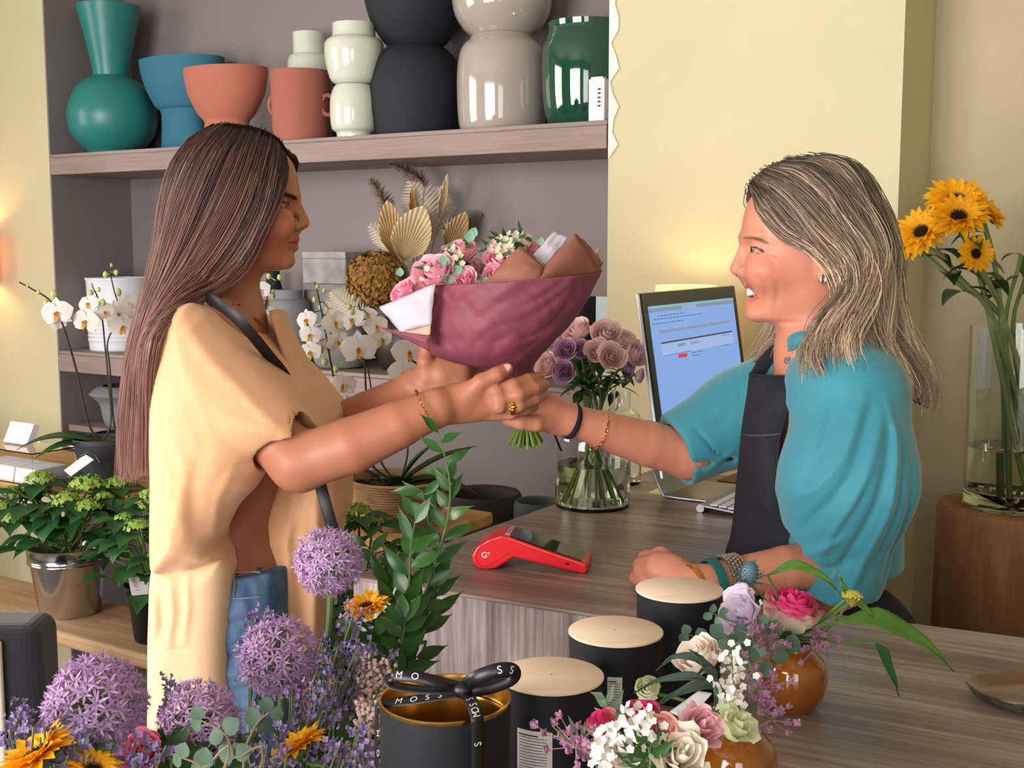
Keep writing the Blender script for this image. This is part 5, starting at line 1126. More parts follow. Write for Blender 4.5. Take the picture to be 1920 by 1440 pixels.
def skincolor(base, lips, lipcol, brows, browcol, extra=()):
    base = np.array(lin(base)[:3]); from_ = base
    def fn(P):
        n = np.array([nz(x*18, y*18, z*18) for x, y, z in P[::1]]) if len(P) < 1 else np.sin(P[:, 0]*55+np.sin(P[:, 2]*43)*1.3)*np.sin(P[:, 2]*61+P[:, 1]*40)
        C = base[None]*(1+.05*n[:, None]*np.array([.6, 1, 1]))
        def mixin(pts, r, col, soft=.35):
            nonlocal C
            d = dist_seg(P, pts); w = np.clip((r-d)/(r*soft), 0, 1)[:, None]; C = C*(1-w)+np.array(lin(col)[:3])*w
        for pts, r, col, sf in extra: mixin(pts, r, col, sf)
        for pts, r in lips: mixin(pts, r, lipcol, .4)
        for pts, r in brows: mixin(pts, r, browcol, .5)
        return C
    return fn
# ------------------------------------------------------------ left: dark-haired customer (faces right)
YL = 2.0; A = lambda x, y, Y=YL: at(x, y, Y)
womL = empty('person', (A(430, 1100).x, YL, 0), 'person in a butter-yellow knit top and blue jeans, reaching for the bouquet with both hands', 'person')
tabL = [(256, 470, 400, 26), (266, 505, 372, 50), (284, 533, 352, 68), (305, 548, 340, 78), (330, 557, 333, 84), (350, 560, 333, 85), (365, 560, 335, 84), (380, 555, 338, 82), (400, 553, 343, 79), (420, 552, 350, 74), (435, 553, 358, 69), (450, 553, 370, 63), (465, 551, 385, 57), (480, 548, 400, 51), (492, 545, 415, 44), (501, 537, 430, 34), (506, 520, 440, 22)]
B = Body(); B.add(table_head(tabL, YL, 1), .01)
def sym(fn):
    for w in (-1, 1): fn(w)
B.rc(A(435, 480), A(412, 600), .047, .056, k=.03)
B.rc(A(557, 378), A(570, 415), .0055, .0085, k=.008); B.el(A(568.5, 419.5), (.0092, .0088, .0085), k=.006)
sym(lambda w: B.el(side(A(559, 424), w*.0115, YL), (.0105, .0068, .0078), k=.004))
sym(lambda w: B.el(side(A(564, 431.5), w*.0065, YL), (.005, .0032, .003), k=.002, op='s'))
B.rc(A(552, 447.5), side(A(553, 448), 0, YL), .0075, .0075, k=.004)
sym(lambda w: B.rc(A(553.5, 448.5), side(A(540, 453), w*.021, YL), .0062, .003, k=.004)); sym(lambda w: B.rc(A(551, 463), side(A(540, 456), w*.019, YL), .0072, .003, k=.004))
sym(lambda w: B.rc(A(562, 455.5), side(A(536, 454.5), w*.025, YL), .0012, .0012, k=.002, op='s'))
B.el(A(536, 490), (.014, .018, .013), k=.012); sym(lambda w: B.rc(side(A(553, 368), w*.008, YL), side(A(533, 362), w*.046, YL), .006, .005, k=.012))
sym(lambda w: B.el(side(A(549, 386), w*.033, YL), (.014, .017, .0115), k=.010, op='s')); sym(lambda w: B.el(side(A(532, 420), w*.042, YL), (.022, .016, .02), k=.03))
sym(lambda w: lid(B, side(A(531.5, 385), w*.032, YL), 1, .0136, .0046, -.003))
sym(lambda w: B.el(side(A(432, 425), w*.072, YL), (.016, .006, .028), k=.004)); sym(lambda w: B.el(side(A(436, 421), w*.078, YL), (.009, .005, .016), k=.003, op='s'))
# torso
B.el(A(400, 745), (.105, .155, .20), k=.05); B.rc(A(395, 625, 1.87), A(395, 625, 2.13), .058, .058, k=.05); B.rc(A(415, 600), A(405, 650), .06, .09, k=.03)
B.el(A(452, 910), (.082, .125, .17), k=.05); B.el(A(440, 1075), (.11, .16, .13), k=.05)
Z = lambda x, y, z: Vector((x, y, z)); hx = A(440, 1100).x
for y in (1.91, 2.09):
    B.chain([Z(hx, y, .92), Z(hx+.03, y, .50), Z(hx-.02, y, .09)], [.088, .056, .036], k=.03); B.rc(Z(hx-.03, y, .045), Z(hx+.15, y, .03), .036, .026, k=.02)
# near arm and hand
w0 = A(818, 765, 1.79)
B.chain([A(385, 650, 1.87), A(470, 775, 1.82), A(560, 868, 1.785)], [.050, .046, .042], k=.03); B.chain([A(560, 868, 1.785), A(660, 835, 1.775), A(745, 797, 1.78), w0], [.0425, .0425, .036, .0285], k=.015)
YH = 1.81
B.rc(w0, A(875, 755, YH), .027, .026, k=.012, n=(0, 1, .2), flat=.75); B.rc(A(850, 745, YH), A(925, 738, YH), .021, .019, k=.012); B.rc(A(855, 768, YH), A(930, 770, YH+.01), .020, .015, k=.012); B.rc(A(870, 758, YH), A(935, 755, YH), .020, .016, k=.012)
fing = [([(922, 735, 1.80), (962, 722, 1.80), (990, 712, 1.82), (1012, 706, 1.85)], [.0125, .0105, .0095, .008]),
        ([(930, 748, 1.80), (972, 740, 1.795), (1002, 728, 1.815), (1022, 722, 1.85)], [.0122, .0108, .0098, .0082]),
        ([(934, 763, 1.805), (972, 760, 1.80), (1002, 748, 1.82), (1018, 742, 1.85)], [.0118, .0105, .0095, .008]),
        ([(925, 775, 1.815), (958, 776, 1.81), (985, 768, 1.825), (1003, 763, 1.85)], [.0108, .0095, .0085, .0072])]
for P, R in fing: B.chain([A(*p) for p in P], R, k=.006)
B.chain([A(868, 748, 1.80), A(902, 716, 1.79), A(932, 702, 1.79), A(951, 691, 1.80)], [.019, .0125, .0115, .0095], k=.012)
for x, y in ((930, 733), (937, 750), (936, 766)): B.el(A(x, y, 1.788), (.009, .006, .008), k=.008)
# far arm and hand (palm seen under the paper)
B.chain([A(400, 640, 2.14), A(500, 790, 2.17), A(585, 820, 2.14)], [.05, .045, .04], k=.03); B.chain([A(585, 820, 2.14), A(690, 775, 2.06), A(778, 728, 1.97)], [.041, .038, .028], k=.015)
B.rc(A(780, 728, 1.97), A(830, 700, 1.965), .028, .030, k=.015, n=(0, 1, 0), flat=.6); B.rc(A(800, 735, 1.96), A(865, 722, 1.955), .022, .020, k=.014); B.rc(A(830, 700, 1.96), A(862, 690, 1.965), .026, .022, k=.014)
B.chain([A(800, 705, 1.955), A(797, 678, 1.95), A(800, 652, 1.955), A(806, 632, 1.965)], [.017, .013, .011, .009], k=.01)
for i, (x, y) in enumerate(((905, 672), (925, 690), (935, 708), (930, 725))): B.chain([A(866-3*i, 684+13*i, 1.965), A(890, 678+13*i, 1.985), A(x, y-4, 2.01), A(x+22, y-10, 2.0)], [.0125, .011, .010, .008], k=.008)
Vt, Fc = B.mesh((A(330, 700).x-.12, 1.62, -.01), (A(1040, 700, 1.85).x+.02, 2.4, 1.76), .0026, fold_disp([([(553, 430), (545, 445), (541, 462)], 4, -.0012), ([(524, 392), (536, 395), (546, 391)], 3, -.0008)], YL, YL-.012))
brL = [([side(A(556, 364), w*.008, YL) + Vector((.004, 0, 0)), side(A(545, 361), w*.03, YL)+Vector((.006, 0, 0)), side(A(524, 367), w*.052, YL)], .0045) for w in (-1, 1)]
lpL = [([A(557, 449), side(A(543, 453), w*.019, YL)], .0075) for w in (-1, 1)]+[([A(556, 463), side(A(542, 457), w*.017, YL)], .0082) for w in (-1, 1)]
exL = [([side(A(531, 384), w*.042, YL), side(A(543, 381), w*.033, YL), side(A(545, 384), w*.026, YL)], .006, '#3c241c', 1.0) for w in (-1, 1)]
exL += [([side(A(540, 425), w*.05, YL)], .035, '#d07a5e', 1.0) for w in (-1, 1)]+[([A(572, 420)], .014, '#d8745c', 1.0)]
mesh_obj('body', Vt, Fc, M_skin, womL, skincolor2('#b27559', YL, [([(550, 448), (543, 452)], 8, '#a65a4e', 0, .022, .5), ([(558, 449), (552, 449)], 7, '#a65a4e', 0, .02, .4), ([(557, 464), (548, 463), (541, 458)], 8, '#ad6054', 0, .020, .4), ([(560, 455.5), (538, 455)], 1.8, '#5e2a24', 0, .024, .5),
  ([(523, 371), (535, 365), (549, 368), (556, 372)], 4.6, '#22130f', .004, .06, .35), ([(524, 387), (532, 381), (543, 381), (547, 385)], 3.2, '#1a0f0c', .018, .06, .4), ([(526, 390), (540, 391)], 2.2, '#5c3327', .018, .06, .6)], [([side(A(540, 425), w*.05, YL)], .04, '#d07a5e', 1.0) for w in (-1, 1)]+[([A(572, 420)], .016, '#d8745c', 1.0)]), 1)
for w in (-1, 1): eye(side(A(531.5, 385), w*.032, YL), 1, .0124, womL, (1, w*.1, -.45))
# nails and jewellery
def nail(p, d, n, w, l, par): 
    mb = MB(); blade(mb, Vector(p)-Vector(d).normalized()*l*.5, d, n, l, w, (.85, 1, 1, .95, .5), nu=4, nv=6, cup=-.35); o = mb.build('fingernail', M_nail, par); solid(o, .0006); return o
nail(A(949, 690, 1.7885), A(956, 685, 1.795)-A(940, 695, 1.79), (-.1, -1, .25), .0125, .0175, womL)
def chainring(pc, ax, r1, r2, name, par, m, n=34, up=(0, 0, 1), lr=.0014, link=.003):
    M = Matrix.Translation(pc) @ frame(ax); mb = MB()
    for i in range(n):
        a = 2*PI*i/n; c = M @ Vector((r1*math.cos(a), r2*math.sin(a), 0)); t = (M @ Vector((r1*math.cos(a+.1), r2*math.sin(a+.1), 0))-c).normalized(); nn = (c-Vector(pc)).normalized(); s = t.cross(nn)
        s1 = (s if i % 2 else nn); mb.tube([c+t*link*1.2*math.cos(q)+s1*link*.6*math.sin(q) for q in [2*PI*j/8 for j in range(9)]], lr*.55, 4, caps=False)
    return mb.build(name, m, par)
chainring(A(799, 768, 1.785), A(840, 752, 1.79)-A(770, 790, 1.785), .036, .033, 'bracelet', womL, M_gold2)
mb = MB(); M = Matrix.Translation(A(960, 763, 1.800)) @ frame((1, 0, .1)); mb.lathe([(.0108, -.003), (.0125, -.003), (.013, 0), (.0125, .003), (.0108, .003), (.0108, -.003)], 24, M)
for q in range(5): mb.ball(A(960, 763, 1.7865)+Vector((.003*math.cos(q*1.26), 0, .005*math.sin(q*1.26))), .0028, 8, 6)
mb.build('finger_ring', M_gold2, womL)
pts = []; c = A(438, 455, 1.918)
for i in range(17): a = 2*PI*i/16; pts.append(c+Vector((.010*math.sin(a), -.004, .014*math.cos(a)-.008)))
mb = MB(); mb.tube(pts, .0011, 6, caps=False); mb.build('earring', M_gold2, womL)
mb = MB(); mb.tube(crv([A(405, 570, 1.945), A(440, 578, 1.925), A(470, 592, 1.935), A(492, 606, 1.965), A(490, 605, 2.02), A(450, 588, 2.07)], 8), .0016, 6); mb.build('necklace', M_gold2, womL)
# clothes
def capsule(a, b, ra, rb): t = Body().rc(a, b, ra, rb); return t.pr[0][0]
def ellip(c, r): t = Body().el(c, r); return t.pr[0][0]
def cloth(name, fns, m, par, lo, hi, h=.0036, disp=None, it=2):
    B = Body()
    for f, k, op in fns: B.add(f, k, op)
    V_, F_ = B.mesh(lo, hi, h, disp); return mesh_obj(name, V_, F_, m, par, None, it)
nearP = [(362, 566), (400, 583), (444, 624), (505, 690), (560, 748), (606, 806), (608, 826), (555, 843), (514, 858), (503, 880), (487, 907), (460, 939), (433, 988), (417, 1004), (414, 1020), (433, 1037), (368, 1061), (308, 1074), (289, 1066), (285, 900), (283, 780), (287, 680), (296, 625), (315, 590), (338, 571)]
innP = [(362, 566), (400, 583), (444, 624), (503, 694), (552, 754), (590, 812), (640, 850), (560, 900), (540, 950), (470, 1000), (450, 1100), (368, 1120), (308, 1120), (289, 1110), (285, 900), (283, 780), (287, 680), (296, 625), (315, 590), (338, 571)]
foldsL = [([(372, 590), (420, 650), (500, 740), (560, 800)], 14, 0.0055), ([(350, 640), (420, 760), (470, 830), (500, 870)], 20, -0.0044), ([(330, 700), (345, 820), (370, 930), (410, 1010)], 22, 0.0055), ([(400, 700), (440, 800), (490, 850)], 12, 0.0033), ([(300, 760), (310, 900), (330, 1040)], 20, -0.0039), ([(430, 790), (400, 880), (400, 980)], 16, -0.0033), ([(470, 850), (440, 910), (425, 980)], 8, 0.0022), ([(380, 1010), (340, 1050), (300, 1060)], 14, -0.0033), ([(455, 700), (520, 770), (575, 810)], 8, -0.0022), ([(360, 760), (390, 860), (380, 980)], 12, 0.0028), ([(545, 800), (500, 845), (450, 860)], 7, -0.0017)]
lo, hi = (A(270, 700).x-.05, 1.6, A(400, 1420).z), (A(700, 700).x, 2.45, 1.52)
cloth('knit_top', [(poly_sdf(nearP, 1.96, .245, .10, yref=1.825), .02, 'u'), (capsule(A(500, 800, 1.81), A(600, 893, 1.775), .053, .053), .003, 's'), (ellip(A(505, 965, 1.90), (.062, .12, .088)), .006, 's')], M_knit, womL, lo, hi, disp=fold_disp(foldsL, 1.85, 1.98))
frontP = [(492, 585), (506, 625), (520, 672), (533, 703), (545, 760), (535, 860), (508, 912), (480, 955), (462, 990), (460, 1020), (472, 1047), (482, 1080), (473, 1129), (470, 1200), (472, 1250), (596, 1250), (603, 1200), (618, 1100), (630, 1000), (645, 965), (645, 905), (620, 815), (624, 790), (606, 760), (568, 706), (530, 640), (512, 590)]
foldsF = [([(530, 900), (500, 1000), (520, 1100), (515, 1230)], 12, .010), ([(570, 880), (560, 1000), (570, 1200)], 14, -.010), ([(600, 900), (600, 1000), (590, 1200)], 10, .008), ([(545, 900), (535, 1000), (545, 1200)], 8, -.006), ([(560, 730), (600, 800), (620, 860)], 8, .005)]
cloth('front_panel', [(poly_sdf(frontP, 2.03, .13, .10, yref=1.95), .02, 'u')], M_knit, womL, lo, hi, disp=fold_disp(foldsF, 1.95, 2.02))
backP = [(292, 1050), (430, 1030), (438, 1060), (436, 1110), (432, 1180), (430, 1250), (432, 1310), (432, 1420), (283, 1420), (284, 1200), (287, 1100)]
foldsB = [([(300, 1080), (310, 1150), (300, 1190)], 8, .006), ([(340, 1075), (345, 1130), (335, 1190)], 8, .006), ([(370, 1060), (372, 1120), (365, 1180)], 7, .005), ([(322, 1080), (325, 1180)], 6, -.005), ([(290, 1198), (395, 1192)], 3, -.002)]+[([(292+i*7, 1205), (292+i*7, 1400)], 1.7, .0014) for i in range(15)]
cloth('back_panel', [(poly_sdf(backP, 1.98, .20, .045, yref=1.84), .02, 'u')], M_knit2, womL, lo, hi, h=.003, disp=fold_disp(foldsB, 1.84, 1.98), it=1)
# jeans
J = Body(); J.el(A(437, 1130), (.122, .168, .12), k=.05); J.rc(A(440, 1048, 1.93), A(440, 1048, 2.07), .090, .090, k=.04)
for y in (1.91, 2.09): J.chain([Z(hx, y, .93), Z(hx+.03, y, .50), Z(hx-.02, y, .13)], [.098, .068, .06], k=.03)
cutz = A(440, 1036).z
J.add(lambda p: cutz-p[..., 2], .003, 's')
foldsJ = [([(400, 1150+i*32), (440, 1158+i*32), (490, 1150+i*32)], 7, .004*(1 if i % 2 else -1)) for i in range(6)]+[([(407, 1070), (402, 1200), (410, 1330)], 3, .003)]
Vt, Fc = J.mesh((hx-.2, 1.75, .04), (hx+.25, 2.25, 1.1), .0034, fold_disp(foldsJ, 1.85, 2.0)); jeans = mesh_obj('jeans', Vt, Fc, M_denim, womL, None, 1)
M_stitch = mat('dark_stitched_denim', '#2b4468', .9); M_denl = mat('worn_pale_denim', '#8ea6c4', .9)
def onjeans(px, py, lift=.001):
    "nearest point of the jeans under a pixel"
    d = np.array(ray(px, py)); t = (Vt-np.array([0, 0, CZ])); pr = t@d/(d@d); q = np.linalg.norm(t-pr[:, None]*d, axis=1); k = np.where(q < .006)[0]; k = k[np.argmin(Vt[k, 1])] if len(k) else np.argmin(q); v = Vt[k]; p = np.array([0, 0, CZ])+d*(v@np.array([0, 1, 0])/d[1]); return Vector(p)-Vector((0, lift, 0))
def jline(pl, name, m, r, n=8): mb = MB(); mb.tube([onjeans(*q) for q in cr(pl, n)], r, 5); mb.build(name, m, jeans)
jline([(402, 1062), (440, 1060), (490, 1066)], 'waistband_seam', M_stitch, .0022); jline([(409, 1120), (440, 1122), (488, 1119)], 'pocket_seam', M_denl, .0012); jline([(438, 1064), (440, 1100), (437, 1118)], 'coin_pocket_seam', M_denl, .0010); jline([(442, 1074), (470, 1072), (488, 1073)], 'coin_pocket_seam', M_denl, .0010)
jline([(404, 1075), (398, 1180), (403, 1330)], 'side_seam', M_denl, .0010)
mb = MB()
for x, y in ((410, 1118), (445, 1073)): mb.ball(onjeans(x, y, .002), (.004, .002, .004), 10, 6)
mb.build('rivet', mat('copper_rivet', '#a2735a', .3, metal=1), jeans)
# bag strap and hair
mb = MB(); sp = crv([A(372, 556, 1.88), A(402, 566, 1.82), A(436, 590, 1.795), A(470, 625, 1.80), (A(502, 664, 1.84)), A(534, 706, 1.90), A(565, 780, 1.95), A(590, 870, 1.87), A(605, 925, 1.835), A(622, 985, 1.83), A(642, 1050, 1.85)], 8); mb.tube(sp, .0095, 8, flat=.2, up=Vector((0, 1, 0))); mb.build('bag_strap', mat('black_leather', '#16161a', .5), womL)
gN = [[(536, 290, 2.0), (537, 325, 1.94), (517, 385, 1.914), (483, 450, 1.908), (450, 515, 1.90), (372, 563, 1.84), (303, 612, 1.74), (284, 700, 1.74), (283, 790, 1.77), (281, 880, 1.80)],
      [(522, 261, 2.006), (514, 315, 1.925), (493, 395, 1.91), (458, 470, 1.903), (405, 530, 1.895), (340, 566, 1.82), (290, 625, 1.77), (275, 720, 1.78), (272, 800, 1.80), (271, 884, 1.83)],
      [(493, 244, 2.006), (474, 305, 1.915), (444, 385, 1.90), (403, 460, 1.895), (353, 530, 1.88), (303, 585, 1.82), (272, 645, 1.82), (264, 740, 1.86), (260, 810, 1.88), (259, 888, 1.89)],
      [(457, 235, 2.006), (428, 292, 1.915), (392, 375, 1.90), (353, 460, 1.9), (316, 530, 1.89), (282, 600, 1.88), (260, 680, 1.89), (250, 770, 1.91), (247, 830, 1.92), (246, 894, 1.93)],
      [(422, 232, 2.006), (378, 275, 1.925), (343, 345, 1.915), (316, 430, 1.92), (295, 510, 1.92), (270, 580, 1.92), (250, 670, 1.93), (239, 770, 1.95), (236, 830, 1.96), (235, 892, 1.96)],
      [(400, 235, 2.0), (354, 265, 1.97), (320, 325, 1.97), (304, 400, 1.975), (293, 480, 1.98), (273, 560, 1.98), (248, 660, 1.985), (234, 770, 1.99), (231, 830, 1.99), (229, 893, 1.99)]]
gF = [[(x+(9 if (j < 3 and i == 0) else 0), y, 4.0-Y) for j, (x, y, Y) in enumerate(g)] for i, g in enumerate(gN)][::-1]
gF[-1] = [(540, 286, 2.0), (556, 296, 2.035), (556, 312, 2.06), (540, 360, 2.085), (510, 430, 2.09), (465, 510, 2.095), (375, 568, 2.125), (303, 615, 2.16), (286, 700, 2.15), (281, 880, 2.12)]
hair('hair', gN+gF[1:], womL, M_hair1, 5200, ('#2b1d1d', '#805b52', '#a67e70'), npt=26, r=.00062, jit=.0036, seed=3, lenj=.05, loose=.05, clump=.25)  # lighter lengths: ombre hair colour, partly sunlight painted into the tint
# ------------------------------------------------------------ right: blonde florist (faces left)
YR = 1.86; A = lambda x, y, Y=YR: at(x, y, Y)
womR = empty('person', (A(1560, 1100).x, YR+.05, 0), 'person in a teal blouse and black apron, handing over the bouquet, forearm on the counter', 'person')
tabR = [(312, 1500, 1545, 30), (325, 1465, 1580, 58), (345, 1430, 1602, 76), (370, 1409, 1616, 86), (395, 1398, 1623, 90), (420, 1393, 1625, 91), (445, 1390, 1622, 89), (463, 1395, 1616, 86), (485, 1397, 1608, 83), (505, 1397, 1598, 79), (520, 1397, 1588, 74), (540, 1400, 1568, 64), (560, 1405, 1548, 55), (575, 1407, 1532, 48), (588, 1404, 1518, 41), (598, 1410, 1512, 36), (603, 1430, 1500, 22)]
B = Body(); B.add(table_head(tabR, YR, -1), .01); S_2 = lambda x, y, w: side(A(x, y), w, YR)
B.rc(A(1531, 560), A(1552, 690), .050, .062, k=.03); B.rc(A(1520, 660), A(1560, 740), .055, .09, k=.03)
B.rc(A(1393.5, 462), A(1381, 500), .0055, .0085, k=.008); B.el(A(1381, 506), (.0092, .0090, .0090), k=.006)
sym(lambda w: B.el(S_2(1393, 510, w*.0125), (.0115, .0072, .0082), k=.004)); sym(lambda w: B.el(S_2(1387, 518.5, w*.0065), (.0055, .0034, .003), k=.002, op='s'))
# smiling mouth: lips, opening
sym(lambda w: B.rc(A(1400, 536), S_2(1421, 540, w*.027), .0050, .0028, k=.004)); sym(lambda w: B.rc(A(1407, 563), S_2(1421, 546, w*.026), .0062, .0028, k=.004))
sym(lambda w: B.rc(A(1394, 548.5), S_2(1424, 542.5, w*.029), .0066, .0042, k=.003, op='s')); B.el(A(1408, 548.5), (.014, .024, .0068), k=.003, op='s')
B.el(A(1414, 588), (.0135, .017, .0125), k=.012); sym(lambda w: B.rc(S_2(1396, 447, w*.008), S_2(1412, 441, w*.046), .006, .005, k=.012))
sym(lambda w: B.el(S_2(1400, 467, w*.033), (.013, .017, .0105), k=.010, op='s')); sym(lambda w: B.el(S_2(1424, 508, w*.036), (.024, .020, .020), k=.03))
sym(lambda w: lid(B, S_2(1414.5, 468, w*.031), -1, .0136, .0031, 0))
# ears
for w in (-1, 1):
    c = lambda x, y, o: S_2(x, y, w*o); e0 = [c(1528, 500, .070), c(1540, 482, .077), c(1536, 466, .080), c(1522, 463, .077), c(1514, 474, .070)]
    B.el(c(1527, 490, .068), (.013, .007, .024), k=.008); B.chain(e0, [.0045, .005, .005, .0045, .003], k=.004); B.el(c(1521, 517, .069), (.0075, .005, .009), k=.006); B.el(c(1524, 487, .078), (.008, .006, .013), k=.004, op='s'); B.rc(c(1515, 480, .070), c(1514, 496, .069), .004, .004, k=.004)
# torso, legs
B.el(A(1555, 850, 1.92), (.105, .155, .20), k=.05); B.rc(A(1560, 725, 1.79), A(1545, 725, 2.05), .056, .056, k=.05); B.el(A(1540, 1010, 1.93), (.095, .13, .18), k=.05); B.el(A(1572, 1230, 1.95), (.085, .165, .15), k=.05)
hR = A(1578, 1180, 1.95).x
for y in (1.86, 2.03):
    B.chain([Z(hR+.0, y, .88), Z(hR, y+.02, .47), Z(hR+.05, y+.04, .09)], [.088, .056, .036], k=.03); B.rc(Z(hR+.06, y+.04, .045), Z(hR-.12, y+.04, .03), .036, .026, k=.02)
# far arm holding the stems
wr = A(1068, 786, 1.93)
B.chain([A(1470, 725, 2.03), A(1380, 800, 2.03), A(1290, 852, 2.0)], [.05, .046, .040], k=.03); B.chain([A(1290, 852, 2.0), A(1215, 832, 1.98), A(1130, 806, 1.95), wr], [.040, .038, .031, .0245], k=.015)
B.rc(wr, A(1030, 772, 1.925), .0245, .027, k=.012); B.rc(A(1045, 790, 1.93), A(1010, 778, 1.92), .022, .020, k=.012); B.rc(A(1030, 765, 1.93), A(1005, 752, 1.925), .024, .018, k=.012)
B.chain([A(1035, 790, 1.915), A(1005, 795, 1.885), A(975, 792, 1.875), A(953, 788, 1.88)], [.017, .0118, .011, .0102], k=.01)
for i in range(4): B.chain([A(1010-2*i, 750+11*i, 1.935), A(985, 750+10*i, 1.965), A(962, 752+10*i, 1.955), A(955, 754+9*i, 1.925)], [.0118, .0105, .0098, .0085], k=.006)
# near arm resting on the counter
elb = A(1600, 1100, 1.76); elb.z = 1.052; wr2 = atz(1305, 1095, 1.035); wy = wr2.y
B.chain([A(1610, 740, 1.75), A(1615, 930, 1.73), elb], [.052, .046, .040], k=.03); m1 = elb.lerp(wr2, .45); m1.z = 1.044; B.chain([elb, m1, wr2], [.040, .0335, .0255], k=.015)
hb = atz(1262, 1074, 1.041); B.rc(wr2, hb, .0265, .027, k=.012, n=(0, 0, 1), flat=.85); kn1 = atz(1222, 1040, 1.045)
for (ax_, ay_, az_), (bx_, by_, bz_), (cx_, cy_, cz_), (dx_, dy_, dz_), r in (((1240, 1043, 1.058), (1212, 1048, 1.045), (1206, 1062, 1.022), (1228, 1066, 1.014), .0128), ((1232, 1055, 1.054), (1203, 1060, 1.040), (1199, 1074, 1.019), (1222, 1078, 1.013), .0124), ((1230, 1067, 1.046), (1203, 1072, 1.034), (1201, 1083, 1.017), (1222, 1086, 1.012), .0117), ((1236, 1078, 1.038), (1212, 1082, 1.028), (1211, 1091, 1.014), (1230, 1093, 1.011), .0106)):
    a, b, c_, d = [atz(x, y, z) for x, y, z in ((ax_, ay_, az_), (bx_, by_, bz_), (cx_, cy_, cz_), (dx_, dy_, dz_))]; B.rc(hb, a, .019, r*1.12, k=.012); B.chain([a, b, c_, d], [r*1.08, r, r*.92, r*.85], k=.006)
B.chain([atz(1280, 1086, 1.035), atz(1250, 1092, 1.028), atz(1215, 1092, 1.022), atz(1192, 1084, 1.020)], [.0175, .0135, .0118, .0105], k=.012)
Vr, Fr = B.mesh((A(940, 780, 1.9).x-.03, 1.6, -.01), (A(1700, 800).x+.05, 2.25, 1.70), .0026, fold_disp([([(1403, 517), (1418, 528), (1428, 545), (1431, 566)], 4.5, -.0020), ([(1441, 528), (1448, 550), (1444, 576)], 4.5, -.0018), ([(1422, 466), (1442, 459)], 2.6, -.0012), ([(1424, 473), (1444, 480)], 2.6, -.0012), ([(1422, 479), (1438, 495)], 2.6, -.0012), ([(1408, 503), (1422, 508), (1432, 512)], 10, .0026), ([(1408, 577), (1420, 574)], 4, -.0015)], YR, YR-.014))
brR = [([S_2(1395, 447, w*.010)-Vector((.003, 0, 0)), S_2(1404, 443, w*.032)-Vector((.004, 0, 0)), S_2(1420, 445, w*.052)], .004) for w in (-1, 1)]
lpR = [([A(1398, 535.5), S_2(1420, 540, w*.026)], .0065) for w in (-1, 1)]+[([A(1404, 563), S_2(1421, 547, w*.024)], .0068) for w in (-1, 1)]
exR = [([S_2(1403, 466, w*.026), S_2(1406, 464, w*.034), S_2(1414, 467, w*.043)], .0045, '#5c3a30', 1.0) for w in (-1, 1)]+[([S_2(1424, 506, w*.05)], .03, '#e08a72', 1.0) for w in (-1, 1)]+[([A(1377, 507)], .012, '#e0836e', 1.0)]
mesh_obj('body', Vr, Fr, M_skin, womR, skincolor2('#cf8a70', YR, [([(1398, 535.5), (1408, 538), (1421, 541)], 5.5, '#c0695c', 0, .03, .5), ([(1404, 563), (1413, 556), (1421, 547)], 5.5, '#c46e60', 0, .027, .5), ([(1400, 548), (1412, 545), (1420, 543)], 4, '#4a1c1a', 0, .024, .4),
  ([(1391, 446), (1402, 446), (1414, 450), (1425, 456)], 3.6, '#7d5646', .004, .062, .6), ([(1401, 464), (1407, 464), (1414, 468), (1418, 471)], 2.6, '#2c1c18', .018, .06, .4), ([(1402, 473), (1412, 475)], 1.4, '#8a5140', .018, .06, .6)], [([S_2(1424, 506, w*.05)], .03, '#e58a74', 1.0) for w in (-1, 1)]+[([A(1377, 507)], .012, '#e0836e', 1.0), ([S_2(1430, 430, -.07)], .05, '#e2a48e', 1.0)]), 1)
for w in (-1, 1): eye(S_2(1414.5, 468, w*.031), -1, .0124, womR, (-1, w*.1, -.1), '#2c2a26')
# teeth
mb = MB()
for i in range(-5, 6):
    a = i*.27; c = Vector((A(1421, 546).x-.0138*math.cos(a)*1.05, YR+.0245*math.sin(a), A(1421, 547.5).z+abs(i)*.0004)); w_ = .0046 if abs(i) < 2 else .0038
    mb.ball(c, (.0022 if abs(i) < 4 else .003, w_*.62+.0004*abs(i), .0062), 10, 8)
mb.build('teeth', M_tooth, womR)
# jewellery
mb = MB(); mb.tube([S_2(1520+3.5*math.cos(q)*1.2, 521+7*math.sin(q), -.0755) for q in [2*PI*j/14 for j in range(15)]], .0022, 8); mb.build('earring', mat('silver_jewellery', '#d8d8dc', .2, metal=1), womR)
mb = MB(); M = Matrix.Translation(A(1072, 790, 1.93)) @ frame(A(1130, 806, 1.95)-wr); mb.lathe([(.0255, -.004), (.029, -.004), (.0305, 0), (.029, .004), (.0255, .004), (.0255, -.004)], 36, M @ Matrix.Diagonal((1, 1, 1, 1))); mb.build('hair_tie', mat('dark_purple_elastic', '#1d1526', .9), womR)
chainring(A(1122, 808, 1.948), A(1130, 810, 1.95)-A(1090, 795, 1.94), .0335, .0335, 'bracelet', womR, M_gold2, 40)
ad = (elb-wr2).normalized()
def bangle(t, r, hw, name, m, tilt=0): 
    c = wr2.lerp(m1, t); M = Matrix.Translation(c) @ frame(ad+Vector((0, 0, tilt))); mb = MB(); mb.lathe([(r, -hw), (r+.0025, -hw), (r+.0032, 0), (r+.0025, hw), (r, hw), (r, -hw)], 40, M); return mb.build(name, m, womR)
bangle(.0, .0275, .0035, 'gold_bangle', M_gold2, .25); bangle(.2, .0305, .007, 'teal_cord_bracelet', mat('teal_cord', '#0c5f5c', .5), .1)
c = wr2.lerp(m1, .38); M = Matrix.Translation(c) @ frame(ad); mb = MB()
